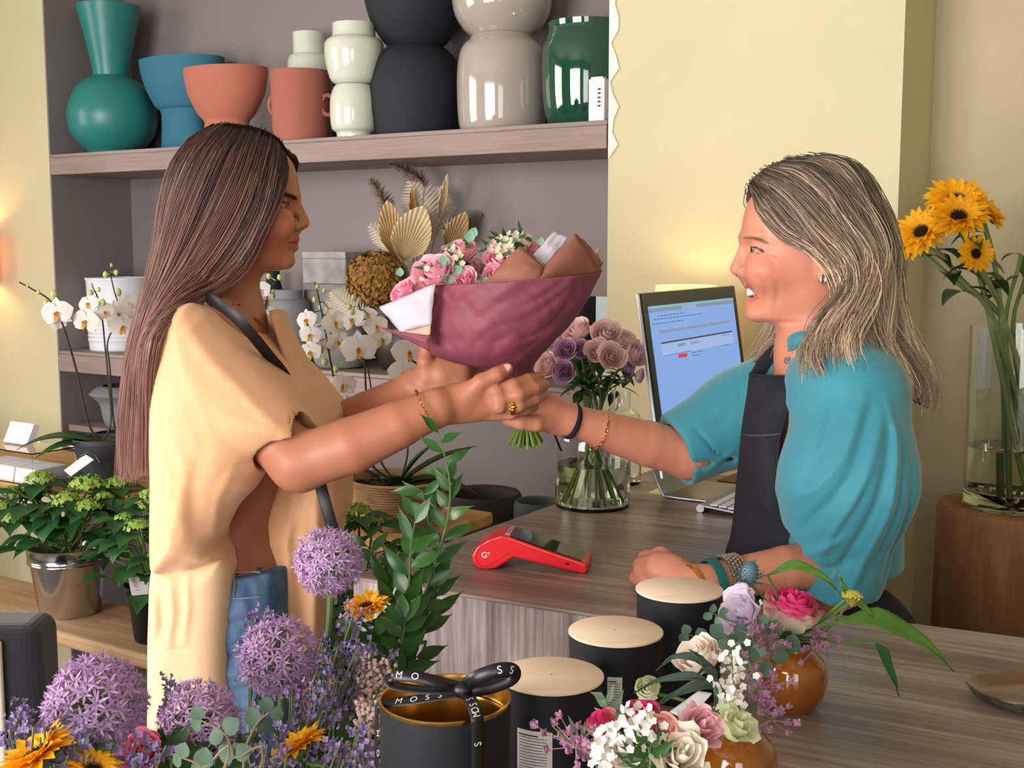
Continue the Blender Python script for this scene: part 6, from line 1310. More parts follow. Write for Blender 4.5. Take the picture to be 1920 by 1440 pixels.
for k in range(5):
    for i in range(30): a = 2*PI*(i+.5*(k % 2))/30; mb.ball(M @ Vector((.0330*math.cos(a), .0330*math.sin(a), (k-2)*.0055)), .0032, 6, 4)
mb.build('watch_bracelet', mat('steel_links', '#c9c6be', .2, metal=1), womR)
# blouse
teal = Body()
teal.rc(A(1566, 740, 1.93), A(1556, 1120, 1.95), .104, .112, k=.05, n=(0, 1, 0), flat=1.45); teal.rc(A(1568, 722, 1.80), A(1550, 722, 2.03), .076, .076, k=.05)
teal.rc(A(1604, 748, 1.755), A(1590, 900, 1.72), .078, .090, k=.05); teal.rc(A(1590, 900, 1.72), A(1560, 1075, 1.735), .090, .070, k=.05); teal.rc(A(1568, 1060, 1.735), A(1500, 1112, 1.77), .066, .048, k=.03)
teal.rc(A(1480, 728, 2.0), A(1390, 782, 2.03), .075, .076, k=.04); teal.rc(A(1390, 782, 2.03), A(1252, 853, 1.995), .078, .062, k=.03)
# openings: neck, cuffs
cd = (A(1252, 853, 1.995)-A(1390, 782, 2.03)).normalized(); cp_ = V3(A(1268, 845, 1.997)); cdn = V3(cd)+np.array([0, 0, .12]); cdn /= np.linalg.norm(cdn)
def cutcuff(p): q = p-cp_; d = q@cdn; r = np.linalg.norm(q, axis=-1); return np.maximum(-d, r-.16)
teal.add(cutcuff, .003, 's'); teal.rc(A(1330, 822, 2.01), A(1200, 880, 1.98), .050, .053, k=.003, op='s')
c3 = V3(A(1480, 1120, 1.77)); n3 = V3((elb-wr2).normalized())
def cut2(p): q = p-c3; d = -(q@n3); return np.maximum(-d, np.maximum(np.linalg.norm(q, axis=-1)-.13, p[..., 1]-1.84))
teal.add(cut2, .003, 's'); teal.add(lambda p: p[..., 2]-1.006 if True else 0, .004, 's') if False else None
teal.rc(A(1505, 640, YR), A(1440, 700, YR), .052, .02, k=.01, op='s')
fR = [([(1610, 740), (1560, 830), (1500, 900), (1470, 930)], 13, 0.0067), ([(1620, 760), (1570, 870), (1510, 960), (1500, 985)], 10, -0.0060), ([(1640, 770), (1590, 880), (1545, 970), (1520, 1050)], 9, 0.0060), ([(1650, 800), (1610, 930), (1570, 1030), (1550, 1110)], 8, -0.0067), ([(1662, 790), (1640, 930), (1600, 1040), (1575, 1110)], 8, 0.0067), ([(1672, 830), (1655, 940), (1625, 1040)], 6, -0.0053), ([(1580, 780), (1540, 850), (1490, 905)], 7, -0.0045), ([(1655, 740), (1660, 800), (1655, 860)], 6, 0.0045), ([(1600, 880), (1560, 960), (1535, 1010)], 5, -0.0030), ([(1570, 740), (1530, 830), (1490, 900)], 10, -0.0060), ([(1500, 760), (1470, 800)], 10, 0.0045),
      ([(1690, 850), (1680, 960), (1650, 1080)], 9, -0.0060), ([(1580, 1030), (1540, 1060), (1495, 1070)], 9, -0.0060), ([(1560, 990), (1520, 1020), (1495, 1040)], 8, 0.0060)]
fR2 = [([(1400, 730), (1385, 790), (1400, 860)], 4, -.006), ([(1300, 800), (1340, 845), (1400, 875)], 3.5, -.006), ([(1290, 870), (1340, 868), (1390, 860)], 7, -.007), ([(1270, 800), (1330, 780), (1380, 740)], 12, .005), ([(1325, 880), (1370, 850)], 6, .006), ([(1420, 690), (1440, 740)], 8, .005)]
d1, d2 = fold_disp(fR, 1.70, 1.90), fold_disp(fR2, 1.96)
def dR(P): return d1(P)+np.where(P[..., 0] < A(1405, 800).x, d2(P), 0)
Vb, Fb = teal.mesh((A(1215, 800).x-.03, 1.55, 1.002), (A(1720, 800).x+.06, 2.26, 1.45), .0036, dR)
mesh_obj('blouse', Vb, Fb, M_teal_s, womR, None, 2)
trs = Body(); trs.el(A(1572, 1230, 1.95), (.093, .175, .16), k=.05)
for y in (1.86, 2.03): trs.chain([Z(hR, y, .88), Z(hR, y+.02, .47), Z(hR+.05, y+.04, .12)], [.098, .068, .06], k=.03)
trs.add(lambda p: 1.0-p[..., 2], .003, 's'); Vq, Fq = trs.mesh((hR-.2, 1.7, .04), (hR+.25, 2.25, 1.1), .006); mesh_obj('trousers', Vq, Fq, M_apron, womR, None, 1)
# collar, apron
mb = MB(); cpts = crv([A(1472, 668, 1.84), A(1488, 655, 1.805), A(1520, 648, 1.795), A(1556, 642, 1.81), A(1572, 636, 1.86), A(1556, 640, 1.92), A(1510, 650, 1.925), A(1480, 660, 1.89)], 8)
mb.grid([cpts, [p+Vector((.0, 0, .024)) for p in cpts]]); o = mb.build('collar', M_teal_s, womR); solid(o, .0035)
rowsA = [(703, 1411, 1505, 1.845, 1.80), (740, 1405, 1492, 1.85, 1.775), (800, 1394, 1468, 1.85, 1.765), (870, 1389, 1458, 1.86, 1.765), (930, 1384, 1474, 1.86, 1.765), (965, 1381, 1500, 1.86, 1.762), (1010, 1374, 1503, 1.86, 1.765), (1040, 1364, 1503, 1.86, 1.765), (1062, 1370, 1502, 1.86, 1.77)]
R_ = [np.array(v) for v in cr([np.array(r, float) for r in rowsA], 5)]
grid = []
for y, xf, xn, yf, yn in R_:
    f = A(xf, y, yf+.03); n_ = A(xn, y, yn); fr_ = A(xf+10, y, yf+.13); ctrl = [fr_+Vector((.06, .03, 0)), fr_, f+Vector((.002, .02, 0)), A(xf+2, y, yf-.015), A((xf*.55+xn*.45), y+2, yn+.018), A((xf*.2+xn*.8), y+2, yn+.002), n_]
    row = crv(ctrl, 5); grid.append([p+Vector((0, .004*math.sin(p.x*60+p.z*22)+.003*math.sin(p.z*40-p.x*90), 0)) for p in row])
mb = MB(); mb.grid(grid); ap = mb.build('apron', M_apron, womR, smooth='all'); solid(ap, .003); 
mb = MB(); mb.tube([p+Vector((-.001, -.002, 0)) for p in grid[0][6:]], .0022, 6); mb.build('apron_hem', M_apron, ap); mb = MB(); mb.tube([r[-1]+Vector((0, -.0015, 0)) for r in grid], .0022, 6); mb.build('apron_hem', M_apron, ap)
mb = MB(); mb.tube([p+Vector((-.0005, -.0022, 0)) for p in grid[11][8:]], .0012, 6); mb.build('bib_seam', mat('grey_stitching', '#4c4e58', .9), ap); mb = MB(); mb.tube([p+Vector((0, -.002, 0)) for p in grid[-1][6:]], .0025, 6); mb.build('apron_hem', mat('grey_stitching', '#4c4e58', .9), ap)
mb = MB(); mb.tube(crv([grid[0][-2], A(1520, 690, 1.785), A(1535, 668, 1.785), A(1555, 650, 1.80)], 6), .011, 8, flat=.18, up=Vector((0, 1, 0))); mb.build('apron_strap', M_apron, ap); mb = MB(); mb.tube(crv([A(1418, 704, 1.93), A(1440, 672, 1.935), A(1470, 650, 1.935), A(1520, 640, 1.93)], 6), .011, 8, flat=.18, up=Vector((0, 1, 0))); mb.build('apron_strap', M_apron, ap)
mb = MB(); mb.tube([A(1476, 676, 1.81)+Vector((.003*math.cos(q), 0, .004*math.sin(q))) for q in [2*PI*j/10 for j in range(11)]], .002, 5); mb.build('collar_button', mat('silver_jewellery', '#d8d8dc', .2, metal=1), womR)
mb = MB(); mb.tube(crv([A(1483, 668, 1.83), A(1470, 684, 1.835), A(1463, 700, 1.85), A(1462, 690, 1.88)], 6), .004, 8, flat=.4); mb.build('necklace', mat('bronze_band', '#8a6a3c', .4, metal=.8), womR)
# hair
gR = [[(1408, 358, 1.86), (1428, 392, 1.79), (1470, 436, 1.772), (1526, 460, 1.766), (1566, 500, 1.762), (1574, 560, 1.762), (1545, 620, 1.76), (1515, 665, 1.76), (1500, 712, 1.745)],
      [(1412, 338, 1.86), (1455, 372, 1.785), (1510, 425, 1.77), (1560, 480, 1.76), (1580, 545, 1.755), (1560, 610, 1.75), (1548, 660, 1.74), (1545, 712, 1.72)],
      [(1435, 318, 1.86), (1495, 345, 1.785), (1555, 400, 1.77), (1600, 475, 1.76), (1606, 550, 1.755), (1592, 620, 1.74), (1592, 670, 1.72), (1590, 715, 1.70)],
      [(1468, 303, 1.86), (1540, 325, 1.79), (1600, 390, 1.78), (1634, 475, 1.78), (1636, 560, 1.77), (1644, 630, 1.755), (1655, 680, 1.73), (1660, 730, 1.72)],
      [(1508, 296, 1.86), (1588, 315, 1.81), (1640, 390, 1.81), (1658, 475, 1.81), (1664, 560, 1.80), (1688, 630, 1.79), (1706, 690, 1.78), (1712, 752, 1.78)],
      [(1540, 296, 1.86), (1612, 322, 1.85), (1655, 395, 1.85), (1670, 475, 1.85), (1680, 565, 1.85), (1712, 628, 1.85), (1730, 680, 1.85), (1722, 756, 1.85)]]
gR2 = [[(x, y, 3.72-Y) for x, y, Y in g] for g in gR][::-1]; gR2[-1] = [(1406, 354, 1.86), (1412, 392, 1.93), (1440, 440, 1.95), (1460, 500, 1.955), (1456, 560, 1.955), (1446, 610, 1.96), (1436, 650, 1.96), (1428, 684, 1.955)]
gR2[-2] = [(1412, 338, 1.86), (1445, 372, 1.94), (1480, 440, 1.95), (1500, 520, 1.955), (1480, 590, 1.96), (1462, 640, 1.96), (1452, 690, 1.955)]
def waveR(a, t):
    q = round(a*46); am = (.011+.007*math.sin(q*5.3))*np.clip((t-.22)*1.8, 0, 1.3)+.0015; ph = 4*a+.9*math.sin(q*2.1); return np.stack([am*np.sin(t*12.5+ph), .6*am*np.cos(t*11+ph*1.7), am*.4*np.sin(t*9+ph)], 1)
hair('hair', gR+gR2[1:], womR, M_hair2, 5600, ('#4c413b', '#a8917b', '#efdcbd'), npt=34, r=.0007, jit=.0046, wave=waveR, seed=8, lenj=.2, loose=.14, clump=.75, locks=70, con=.42)
# ============================================================ the wrapped bouquet handed over
YB = 1.915
bq = empty('wrapped_bouquet', at(985, 840, YB), 'bouquet of pink roses wrapped in plum paper, held between the two people', 'bouquet')
M_plum = mat('plum_wrapping_paper', '#8a4656', .6, noise=.10, scale=10, bump=.6, bscale=9, bdist=.012, translucent=.08); M_kraft = mat('brown_kraft_paper', '#94604f', .75, noise=.05, bump=.3, bscale=25, bdist=.004); M_wpaper = mat('white_tissue_paper', '#dcd6e2', .7, noise=.03, bump=.4, bscale=25, bdist=.004, translucent=.2); M_bei = mat('peach_paper_edge', '#d9ab96', .8)
lv = [((966, 738), (996, 736), .012), ((905, 692), (1000, 690), .050), ((848, 677), (1013, 667), .078), ((803, 655), (1040, 637), .098), ((801, 620), (1063, 615), .110), ((804, 585), (1086, 585), .120), ((809, 556), (1106, 552), .127), ((815, 532), (1127, 510), .132)]
Rv = cr([np.array([a[0], a[1], b[0], b[1], d]) for a, b, d in lv], 9); rows = []
for i, (x0, y0, x1, y1, hd_) in enumerate(Rv):
    a, b = at(x0, y0, YB), at(x1, y1, YB); c = (a+b)/2; u = (b-a)/2; row = []
    for k in range(144):
        q = 2*PI*k/144; cr_ = 1+.05*nz(q*2.2, i*.09, 3)+.040*abs(nz(q*3.2+i*.07, i*.06, 4))-.026*abs(nz(q*4.6-i*.12, i*.10, 7)); p = c+u*math.cos(q)*(1 if abs(math.cos(q)) > .98 else cr_)+Vector((0, -hd_*math.sin(q)*cr_, 0))
        if math.sin(q) < 0 and i > 36: p.z -= .02*(i-36)/27*abs(math.sin(q))
        row.append(p)
    rows.append(row)
mb = MB(); mb.grid(rows, True); o = mb.build('plum_paper', M_plum, bq, smooth='all'); solid(o, .0012, 0)
def sheet(name, px, m, par=bq, n=10, bulge=.0, crumple=.004, seed=0):
    "four-cornered sheet: (px, py, Y) corners in order, bulging towards the camera"
    P = [at(*p) for p in px]; nr = (P[1]-P[0]).cross(P[3]-P[0]).normalized(); nr = nr if nr.y < 0 else -nr; g = []
    for i in range(n+1):
        v = i/n; g.append([(P[0].lerp(P[1], j/n)).lerp(P[3].lerp(P[2], j/n), v)+nr*(bulge*math.sin(PI*v)*math.sin(PI*j/n)+crumple*nz(j*.35+seed, i*.35)) for j in range(n+1)])
    mb = MB(); mb.grid(g); o = mb.build(name, m, par, smooth='all'); solid(o, .0009, 0); return o
sheet('kraft_paper_fold', [(905, 532, 1.83), (975, 460, 1.84), (1021, 501, 1.835), (1012, 530, 1.80)], M_kraft, bulge=.008, seed=1)
sheet('kraft_paper_fold', [(1005, 531, 1.80), (1022, 497, 1.845), (1079, 438, 1.87), (1127, 512, 1.90)], M_kraft, bulge=.012, seed=5)
sheet('kraft_paper_fold', [(1079, 438, 1.872), (1100, 455, 1.89), (1128, 492, 1.91), (1127, 513, 1.905)], M_kraft, bulge=.0, seed=9)
sheet('white_tissue', [(1000, 478, 1.87), (1038, 434, 1.89), (1066, 444, 1.89), (1024, 500, 1.86)], M_wpaper, bulge=.004, seed=3)
sheet('white_tissue', [(711, 576, 1.86), (816, 531, 1.83), (808, 608, 1.815), (752, 624, 1.84)], M_wpaper, bulge=.012, seed=7)
sheet('kraft_paper_edge', [(752, 624, 1.845), (808, 606, 1.82), (806, 640, 1.82), (740, 618, 1.85)], M_bei, bulge=.004, seed=7)
sheet('plum_paper_flap', [(705, 611, 1.86), (752, 624, 1.845), (806, 628, 1.815), (804, 657, 1.82)], M_plum, bulge=.006, seed=2)
sheet('kraft_paper_edge', [(1108, 480, 1.93), (1122, 464, 1.93), (1124, 495, 1.93), (1118, 505, 1.93)], M_bei, seed=4)
for px, py, r, dY, ax, me_ in ((862, 474, 31, 0, (-.1, -.5, 1), 0), (815, 511, 36, -.05, (-.35, -.7, .7), 1), (757, 549, 26, -.03, (-.7, -.5, .7), 0), (872, 524, 22, -.06, (-.1, -.9, .6), 1), (935, 487, 27, -.03, (.1, -.8, .7), 1), (925, 515, 20, -.05, (.1, -.9, .5), 0), (1004, 470, 20, .03, (.3, -.5, .9), 0), (800, 545, 22, -.03, (-.4, -.8, .5), 0), (893, 500, 24, .04, (0, -.2, 1), 0)):
    me = rosehead('bouquet_rose_%d' % me_, P_pink, n=24, seed=5+me_, ruf=.05, spread=1.1); P = at(px, py, YB+dY); put('rose', me, bq, P, ax, r*1.12*P.y/F, px); 
rd = random.Random(11); wax = MB(); lf = MB(); eu = MB()
for i in range(26):
    px, py = rd.uniform(845, 1010), rd.uniform(458, 520); 
    if i < 6: px, py = rd.uniform(935, 985), rd.uniform(446, 470)
    if i > 22: px, py = rd.uniform(785, 850), rd.uniform(500, 530)
    c = at(px, py, YB+rd.uniform(-.06, .03)); 
    for q in range(9):
        p = c+Vector([rd.uniform(-.012, .012) for _ in range(3)]); n = Vector((rd.uniform(-.5, .5), -1, rd.uniform(0, 1))).normalized(); t = n.orthogonal().normalized(); b = n.cross(t)
        for w in range(5): a = w*1.257; blade(wax, p, t*math.cos(a)+b*math.sin(a)+n*.4, n, .0052, .0042, (.5, 1, .8), nu=1, nv=2)
        if q < 4: blade(lf, p, (rd.uniform(-1, 1), rd.uniform(-.6, .2), rd.uniform(-.2, 1)), (0, -1, .3), rd.uniform(.015, .026), .006, LANC, nu=2, bend=.4)
wax.build('filler_flowers', petalmat('cream_filler_petal', '#e4dcc4'), bq); lf.build('filler_leaves', G_leaf, bq)
for px, py, L, dx, dz in ((880, 445, .018, .1, 1), (884, 436, .016, .4, .9), (822, 525, .024, .2, .6), (834, 520, .020, .7, .2), (905, 522, .018, .9, .1), (835, 493, .020, -.2, 1), (850, 505, .018, .6, .5), (750, 510, .014, 0, 1), (1013, 452, .013, .1, 1)):
    blade(eu, at(px, py+8, YB-.06), (dx, -.2, dz), (0, -1, .2), L, L*.9, ROUND, nu=4, cup=.15, bend=.3)
eu.build('eucalyptus_leaves', mat('mint_eucalyptus_leaf', '#6f9c80', .55, noise=.15), bq)
for i in range(30):
    a = i*2.4; q = math.sqrt((i+.5)/30); hx_, hy_ = .014*q*math.cos(a), .014*q*math.sin(a); h0 = at(986, 752, YB)+Vector((hx_, hy_, 0)); e = at(984-2200*hx_*1.25+(i % 5), 838+4*math.sin(i*3)-abs(hx_)*500, YB)+Vector((0, -hy_*2.0, 0)); t = at(930, 560, YB)+Vector((-hx_*3, hy_*3, 0))
    mb = MB(); mb.tube([t, h0, e], [.0022, .0024, .0026], 6); mb.build('stem', mat('bouquet_stem', '#6f8a3a', .5, noise=.3, scale=50), bq)
mb = MB(); mb.tube(crv([at(1026, 790, 1.945), at(1040, 815, 1.95), at(1050, 840, 1.955), at(1054, 846, 1.955)], 5), .006, 6, flat=.2); mb.build('black_ribbon', M_rib, bq)
# ============================================================ flowers in the foreground
bk = []
pl = empty('display_plinth', (-.42, 1.30, 0), 'white plinth under the foreground flower buckets below the picture', 'plinth'); mb = MB(); mb.box((-.30, -.24, 0), (.13, .22, .42), Matrix.Translation((-.42, 1.30, 0))); o = mb.build('block', mat('white_paint', '#d8d4cc', .6), pl, smooth=False); bevel(o, .004)
for (x, y, r, lb) in ((-.54, 1.17, .105, 'zinc flower bucket on the plinth holding the lower left alliums'), (-.36, 1.40, .10, 'zinc flower bucket on the plinth holding the tall green branches')):
    b = empty('flower_bucket', (x, y, .421), lb, 'bucket'); mb = MB(); M = wmat(b); mb.lathe([(.001, 0), (r*.75, 0), (r*.97, .28), (r, .285), (r, .295), (r*.96, .29), (r*.74, .006), (.001, .006)], 40, M); mb.build('body', M_zinc, b); bk.append(Vector((x, y, .43)))
def inb(i, k): a = k*2.4; return bk[i]+Vector((.05*math.cos(a), .05*math.sin(a), .002))
al = [(615, 1053, 70, 1.47, 1, 'purple allium standing highest, left of the green branches'), (521, 1230, 82, 1.36, 1, 'purple allium before the jeans, second highest of the alliums'), (178, 1322, 104, 1.17, 0, 'largest purple allium at the lower left'), (376, 1352, 84, 1.17, 0, 'purple allium low in front of the yellow hem')]
for i, (px, py, r, Y, b, lb) in enumerate(al):
    P = at(px, py, Y); R = r*Y/F; me = alliumhead(i % 2); root = empty('allium', inb(b, i), lb, 'allium', 'purple alliums in the foreground'); put('flower_head', me, root, P, (.1*(-1)**i, -.2, 1), R, i)
    e = P-Vector((0, 0, R*.05)); mb = MB(); s0 = root.location; mb.tube(cr([s0, s0.lerp(e, .5)+Vector((.01, 0, 0)), e-Vector((0, 0, .08)), e], 6), .0042, 8); mb.build('stem', mat('allium_stem', '#56753f', .5, noise=.1), root)
def branchy(name, label, cat, group, base, tips, fn, flm, stem_m, parts='flowers', fork=.55, r=.0016, seed=0):
    root = empty(name, base, label, cat, group); rd = random.Random(seed); st = MB(); fl = MB(); base = Vector(base); top = sum(tips, Vector())/len(tips); fk = base.lerp(top, fork)
    st.tube(cr([base, base.lerp(fk, .5)+Vector((.006, 0, 0)), fk], 5), r*1.3, 5)
    for t in tips:
        m_ = fk.lerp(t, .5)+Vector((rd.uniform(-.012, .012), rd.uniform(-.012, .012), -.004)); st.tube(cr([fk, m_, t], 5), r*.7, 4); fn(fl, t, (t-m_).normalized(), rd)
        fn(fl, m_.lerp(t, .55)+Vector((rd.uniform(-.008, .008), 0, 0)), Vector((rd.uniform(-1, 1), 0, 1)), rd)
    st.build('stem', stem_m, root); fl.build(parts, flm, root); return root
def statice(mb, p, d, rd):
    for i in range(8):
        q = p+d*rd.uniform(-.018, .010)+Vector([rd.uniform(-.008, .008) for _ in range(3)]); n = Vector((rd.uniform(-1, 1), rd.uniform(-1, .2), rd.uniform(0, 1))).normalized(); t = n.orthogonal().normalized(); b = n.cross(t)
        for w in range(4): a = w*PI/2; blade(mb, q, t*math.cos(a)+b*math.sin(a)+n*.7, n, .0042, .0036, (.4, .9, 1, .5), nu=1, nv=2)
def stat(label, b, k, Y, tips, seed): branchy('statice', label, 'statice', 'violet statice sprigs', inb(b, k), [at(x, y, Y+dy) for x, y, dy in tips], statice, P_stat, mat('statice_stem', '#6a7a55', .7), seed=seed, fork=.62)
rd = random.Random(20)
def fan(cx, cy, w, h, n): return [(cx+rd.uniform(-w, w), cy+rd.uniform(-h, h), rd.uniform(-.03, .03)) for _ in range(n)]
for i, (cx, cy, w, h, n, Y, b, lb) in enumerate(((640, 1240, 45, 50, 14, 1.32, 1, 'violet statice sprig just below the tallest allium'), (700, 1215, 35, 30, 8, 1.36, 1, 'violet statice sprig under the green branches'), (590, 1330, 45, 45, 14, 1.22, 1, 'violet statice sprig beside the orange petals at the centre left'),
   (655, 1400, 45, 40, 16, 1.12, 1, 'dense violet statice sprig at the foot of the open tin'), (485, 1200, 22, 55, 7, 1.40, 1, 'thin violet statice sprig behind the second allium'), (35, 1350, 40, 35, 12, 1.10, 0, 'violet statice sprig at the lower left corner'), (110, 1400, 55, 40, 13, 1.04, 0, 'violet statice sprig over the yellow flowers at the lower left'), (340, 1300, 40, 40, 7, 1.20, 0, 'violet statice sprig between the two low alliums'), (255, 1420, 60, 28, 12, 1.04, 0, 'violet statice sprig over the hot pink flower'), (505, 1395, 40, 30, 8, 1.10, 1, 'violet statice sprig right of the eucalyptus'), (660, 1160, 22, 26, 5, 1.38, 1, 'small violet statice sprig behind the sunflower'))):
    stat(lb, b, i+1, Y, fan(cx, cy, w, h, n), 30+i)
# green branches
def ruscus(label, pts, Y, L, n, k, seed):
    P = [at(x, y, Y+dy) for x, y, dy in pts]; root = empty('ruscus_branch', inb(1, k), label, 'branch', 'tall green branches'); mb = MB(); line = crv([root.location]+P, 6); mb.tube(line, [.003*(1-.75*i/len(line)) for i in range(len(line))], 6); mb.build('stem', mat('ruscus_stem', '#4b6b2f', .5), root)
    mb = MB(); sprig_leaves(mb, crv(P, 8), L*1.15, L*.36, n, prof=(0, .5, .95, 1, .8, .45, .12, 0), rd=random.Random(seed), ang=.7, bend=.6, start=.02, cup=.12, jit=.6); mb.build('leaves', G_rusc, root)
YG = 1.52
ruscus('tallest green branch, its tip reaching the bracelet of the person in yellow', [(752, 1290, 0), (772, 1180, 0), (808, 1080, 0), (838, 980, 0), (843, 900, 0), (822, 812, 0)], YG, .052, 24, 3, 1)
ruscus('green branch leaning right before the counter panel', [(760, 1290, .03), (790, 1200, .03), (812, 1130, .03), (815, 1060, .03), (800, 960, .03), (792, 920, .03)], YG, .055, 20, 4, 2)
ruscus('green branch with broad leaves in the middle of the branches', [(748, 1290, -.03), (745, 1200, -.03), (765, 1110, -.03), (770, 1030, -.03), (780, 970, -.02)], YG, .062, 20, 5, 3)
ruscus('green branch reaching left under the sunflower', [(745, 1280, -.05), (720, 1210, -.05), (680, 1185, -.05), (625, 1190, -.05)], YG, .062, 10, 6, 4)
ruscus('green branch reaching up left beside the tallest allium', [(742, 1260, 0), (740, 1150, 0), (722, 1080, 0), (690, 1025, 0)], YG, .062, 14, 7, 5)
ruscus('short green branch at the base of the branches beside the open tin', [(735, 1320, -.06), (740, 1260, -.06), (755, 1200, -.06), (760, 1160, -.06)], YG, .058, 14, 8, 6)
def fl(name, label, cat, group, me, px, py, r, Y, ax, b, k, leaves=None, roll=0): return cut_flower(name, label, cat, group, me, at(px, py, Y), ax, r*Y/F, inb(b, k), leaves=leaves, roll=roll, sag=(.005, 0, 0))
G_ = 'yellow sunflowers in the foreground'
fl('sunflower', 'orange-yellow sunflower behind the green branches, petals pointing up', 'sunflower', G_, sunhead(), 688, 1140, 52, 1.50, (-.25, -.2, 1), 1, 12)
fl('sunflower', 'yellow sunflower at the very lower left under the largest allium', 'sunflower', G_, sunhead(), 70, 1420, 90, 1.02, (-.5, -.1, 1), 0, 13)
fl('sunflower', 'yellow sunflower under the largest allium, cut by the bottom edge', 'sunflower', G_, sunhead(), 175, 1445, 62, 1.02, (.3, -.1, 1), 0, 14)
fl('sunflower', 'orange sunflower seen sideways below the second allium', 'sunflower', G_, sunhead(), 562, 1400, 64, 1.14, (-.5, .1, .95), 1, 15)
fl('sunflower', 'yellow sunflower at the bottom edge under the eucalyptus', 'sunflower', G_, sunhead(), 480, 1470, 62, 1.10, (0, .3, .9), 1, 16)
fl('rose', 'hot pink rose between the two lowest alliums', 'rose', None, rosehead('hot_rose', P_hot, 20, seed=7, ruf=.06), 265, 1412, 44, 1.10, (0, -.7, .7), 0, 17)
fl('rose', 'small hot pink bud showing through the statice at the centre left', 'rose', None, rosehead('hot_rose', P_hot, 20, seed=7, ruf=.06), 580, 1330, 20, 1.30, (0, -.5, .9), 1, 18)
fl('rose', 'pink rose bud behind the statice right of the second allium', 'rose', None, rosehead('hot_rose', P_hot, 20, seed=7, ruf=.06), 560, 1300, 16, 1.34, (.3, -.5, .9), 1, 19)
def eucal(label, pts, Y, Rl, n, base, seed, m=None, name='eucalyptus_sprig'):
    P = [at(x, y, Y+dy) for x, y, dy in pts]; root = empty(name, base, label, 'eucalyptus'); mb = MB(); line = crv([root.location]+P, 5); mb.tube(line, [.0018*(1-.6*i/len(line)) for i in range(len(line))], 5); mb.build('stem', mat('euc_stem', '#8a7a5a', .7), root)
    mb = MB(); sprig_leaves(mb, crv(P, 6), Rl*2, Rl*1.75, n, prof=(.1, .75, 1, 1, .9, .6, .05), rd=random.Random(seed), ang=1.1, bend=.35, start=.0, alt=False, cup=.1, jit=.35); mb.build('leaves', m or G_euc, root); return root
M_euc2 = mat('dark_eucalyptus_leaf', '#4b6653', .55, noise=.2)
eucal('eucalyptus sprig in front of the lowest right allium', [(470, 1500, 0), (440, 1420, 0), (420, 1375, 0), (375, 1350, 0)], 1.05, .0115, 4, inb(0, 21), 1, M_euc2)
eucal('eucalyptus sprig curving up right under the second allium', [(450, 1500, .02), (455, 1420, .02), (480, 1360, .02), (505, 1335, .02)], 1.08, .0115, 4, inb(1, 22), 2, M_euc2)
eucal('eucalyptus leaves deep in the left bouquet', [(400, 1500, -.02), (380, 1440, -.02), (340, 1420, -.02)], 1.02, .012, 3, inb(0, 23), 3, M_euc2)
# rice flower berries
M_rice = petalmat('blush_berry', '#cdb3ac', rough=.7)
def rice(mb, p, d, rd):
    for i in range(34): mb.ball(p+Vector([rd.gauss(0, .007) for _ in range(3)]), .0026, 6, 4)
branchy('rice_flower', 'pale pink beaded rice flower beside the open tin, above the statice', 'rice flower', None, inb(1, 24), [at(x, y, 1.33) for x, y in ((690, 1268), (705, 1258), (715, 1275), (700, 1290), (722, 1262))], rice, M_rice, G_stem, fork=.7)
branchy('rice_flower', 'pale pink beaded rice flower lower beside the open tin rim', 'rice flower', None, inb(1, 25), [at(x, y, 1.15) for x, y in ((690, 1350), (697, 1372), (688, 1330), (705, 1385))], rice, M_rice, G_stem, fork=.7)
# filler greenery in the buckets so the stems do not float in the dark
for i, (cx, cy, Y, b) in enumerate(((300, 1460, 1.12, 0), (120, 1470, 1.12, 0), (430, 1440, 1.18, 1), (620, 1420, 1.28, 1), (690, 1400, 1.35, 1), (560, 1440, 1.25, 1))):
    root = empty('greenery_sprig', inb(b, 40+i), 'dark leafy greenery low among the foreground flowers, number hidden' if False else ['dark leafy sprig between the two lowest alliums', 'dark leafy sprig under the largest allium at the far left', 'dark leafy sprig under the eucalyptus', 'dark leafy sprig behind the dense statice', 'dark leafy sprig touching the open tin', 'dark leafy sprig beneath the sideways orange sunflower'][i], 'greenery', None)
    P = [root.location, at(cx, cy+60, Y), at(cx, cy-40, Y)]; mb = MB(); line = crv(P, 6); mb.tube(line, .002, 5); mb.build('stem', G_stem, root); mb = MB(); sprig_leaves(mb, line[6:], .055, .022, 20, prof=LANC, rd=random.Random(i), ang=1.0, bend=.5, jit=.6); mb.build('leaves', G_leaf, root)
# ============================================================ posies in the amber vases
def rimmat(name, c1, c2, z0, z1, tl=.25):
    m = mat(name, c1, .6, translucent=tl, noise=.02); nt = m.node_tree; N = nt.nodes; L = nt.links; tc = N.new('ShaderNodeTexCoord'); sp = N.new('ShaderNodeSeparateXYZ'); L.new(tc.outputs['Object'], sp.inputs[0]); ns = N.new('ShaderNodeTexNoise'); ns.inputs['Scale'].default_value = 5; L.new(tc.outputs['Object'], ns.inputs['Vector'])
    ad = N.new('ShaderNodeMath'); ad.operation = 'MULTIPLY_ADD'; ad.inputs[1].default_value = .5; L.new(ns.outputs[0], ad.inputs[0]); L.new(sp.outputs[2], ad.inputs[2]); r = N.new('ShaderNodeValToRGB'); r.color_ramp.elements[0].color = lin(c1); r.color_ramp.elements[1].color = lin(c2)
    mr = N.new('ShaderNodeMapRange'); mr.inputs[1].default_value = z0; mr.inputs[2].default_value = z1; L.new(ad.outputs[0], mr.inputs[0]); L.new(mr.outputs[0], r.inputs[0]); b = N['Principled BSDF']; 
    for lk in list(b.inputs['Base Color'].links): L.remove(lk)
    L.new(r.outputs[0], b.inputs['Base Color'])
    for nd in N:
        if nd.type == 'BSDF_TRANSLUCENT': L.new(r.outputs[0], nd.inputs[0])
    return m
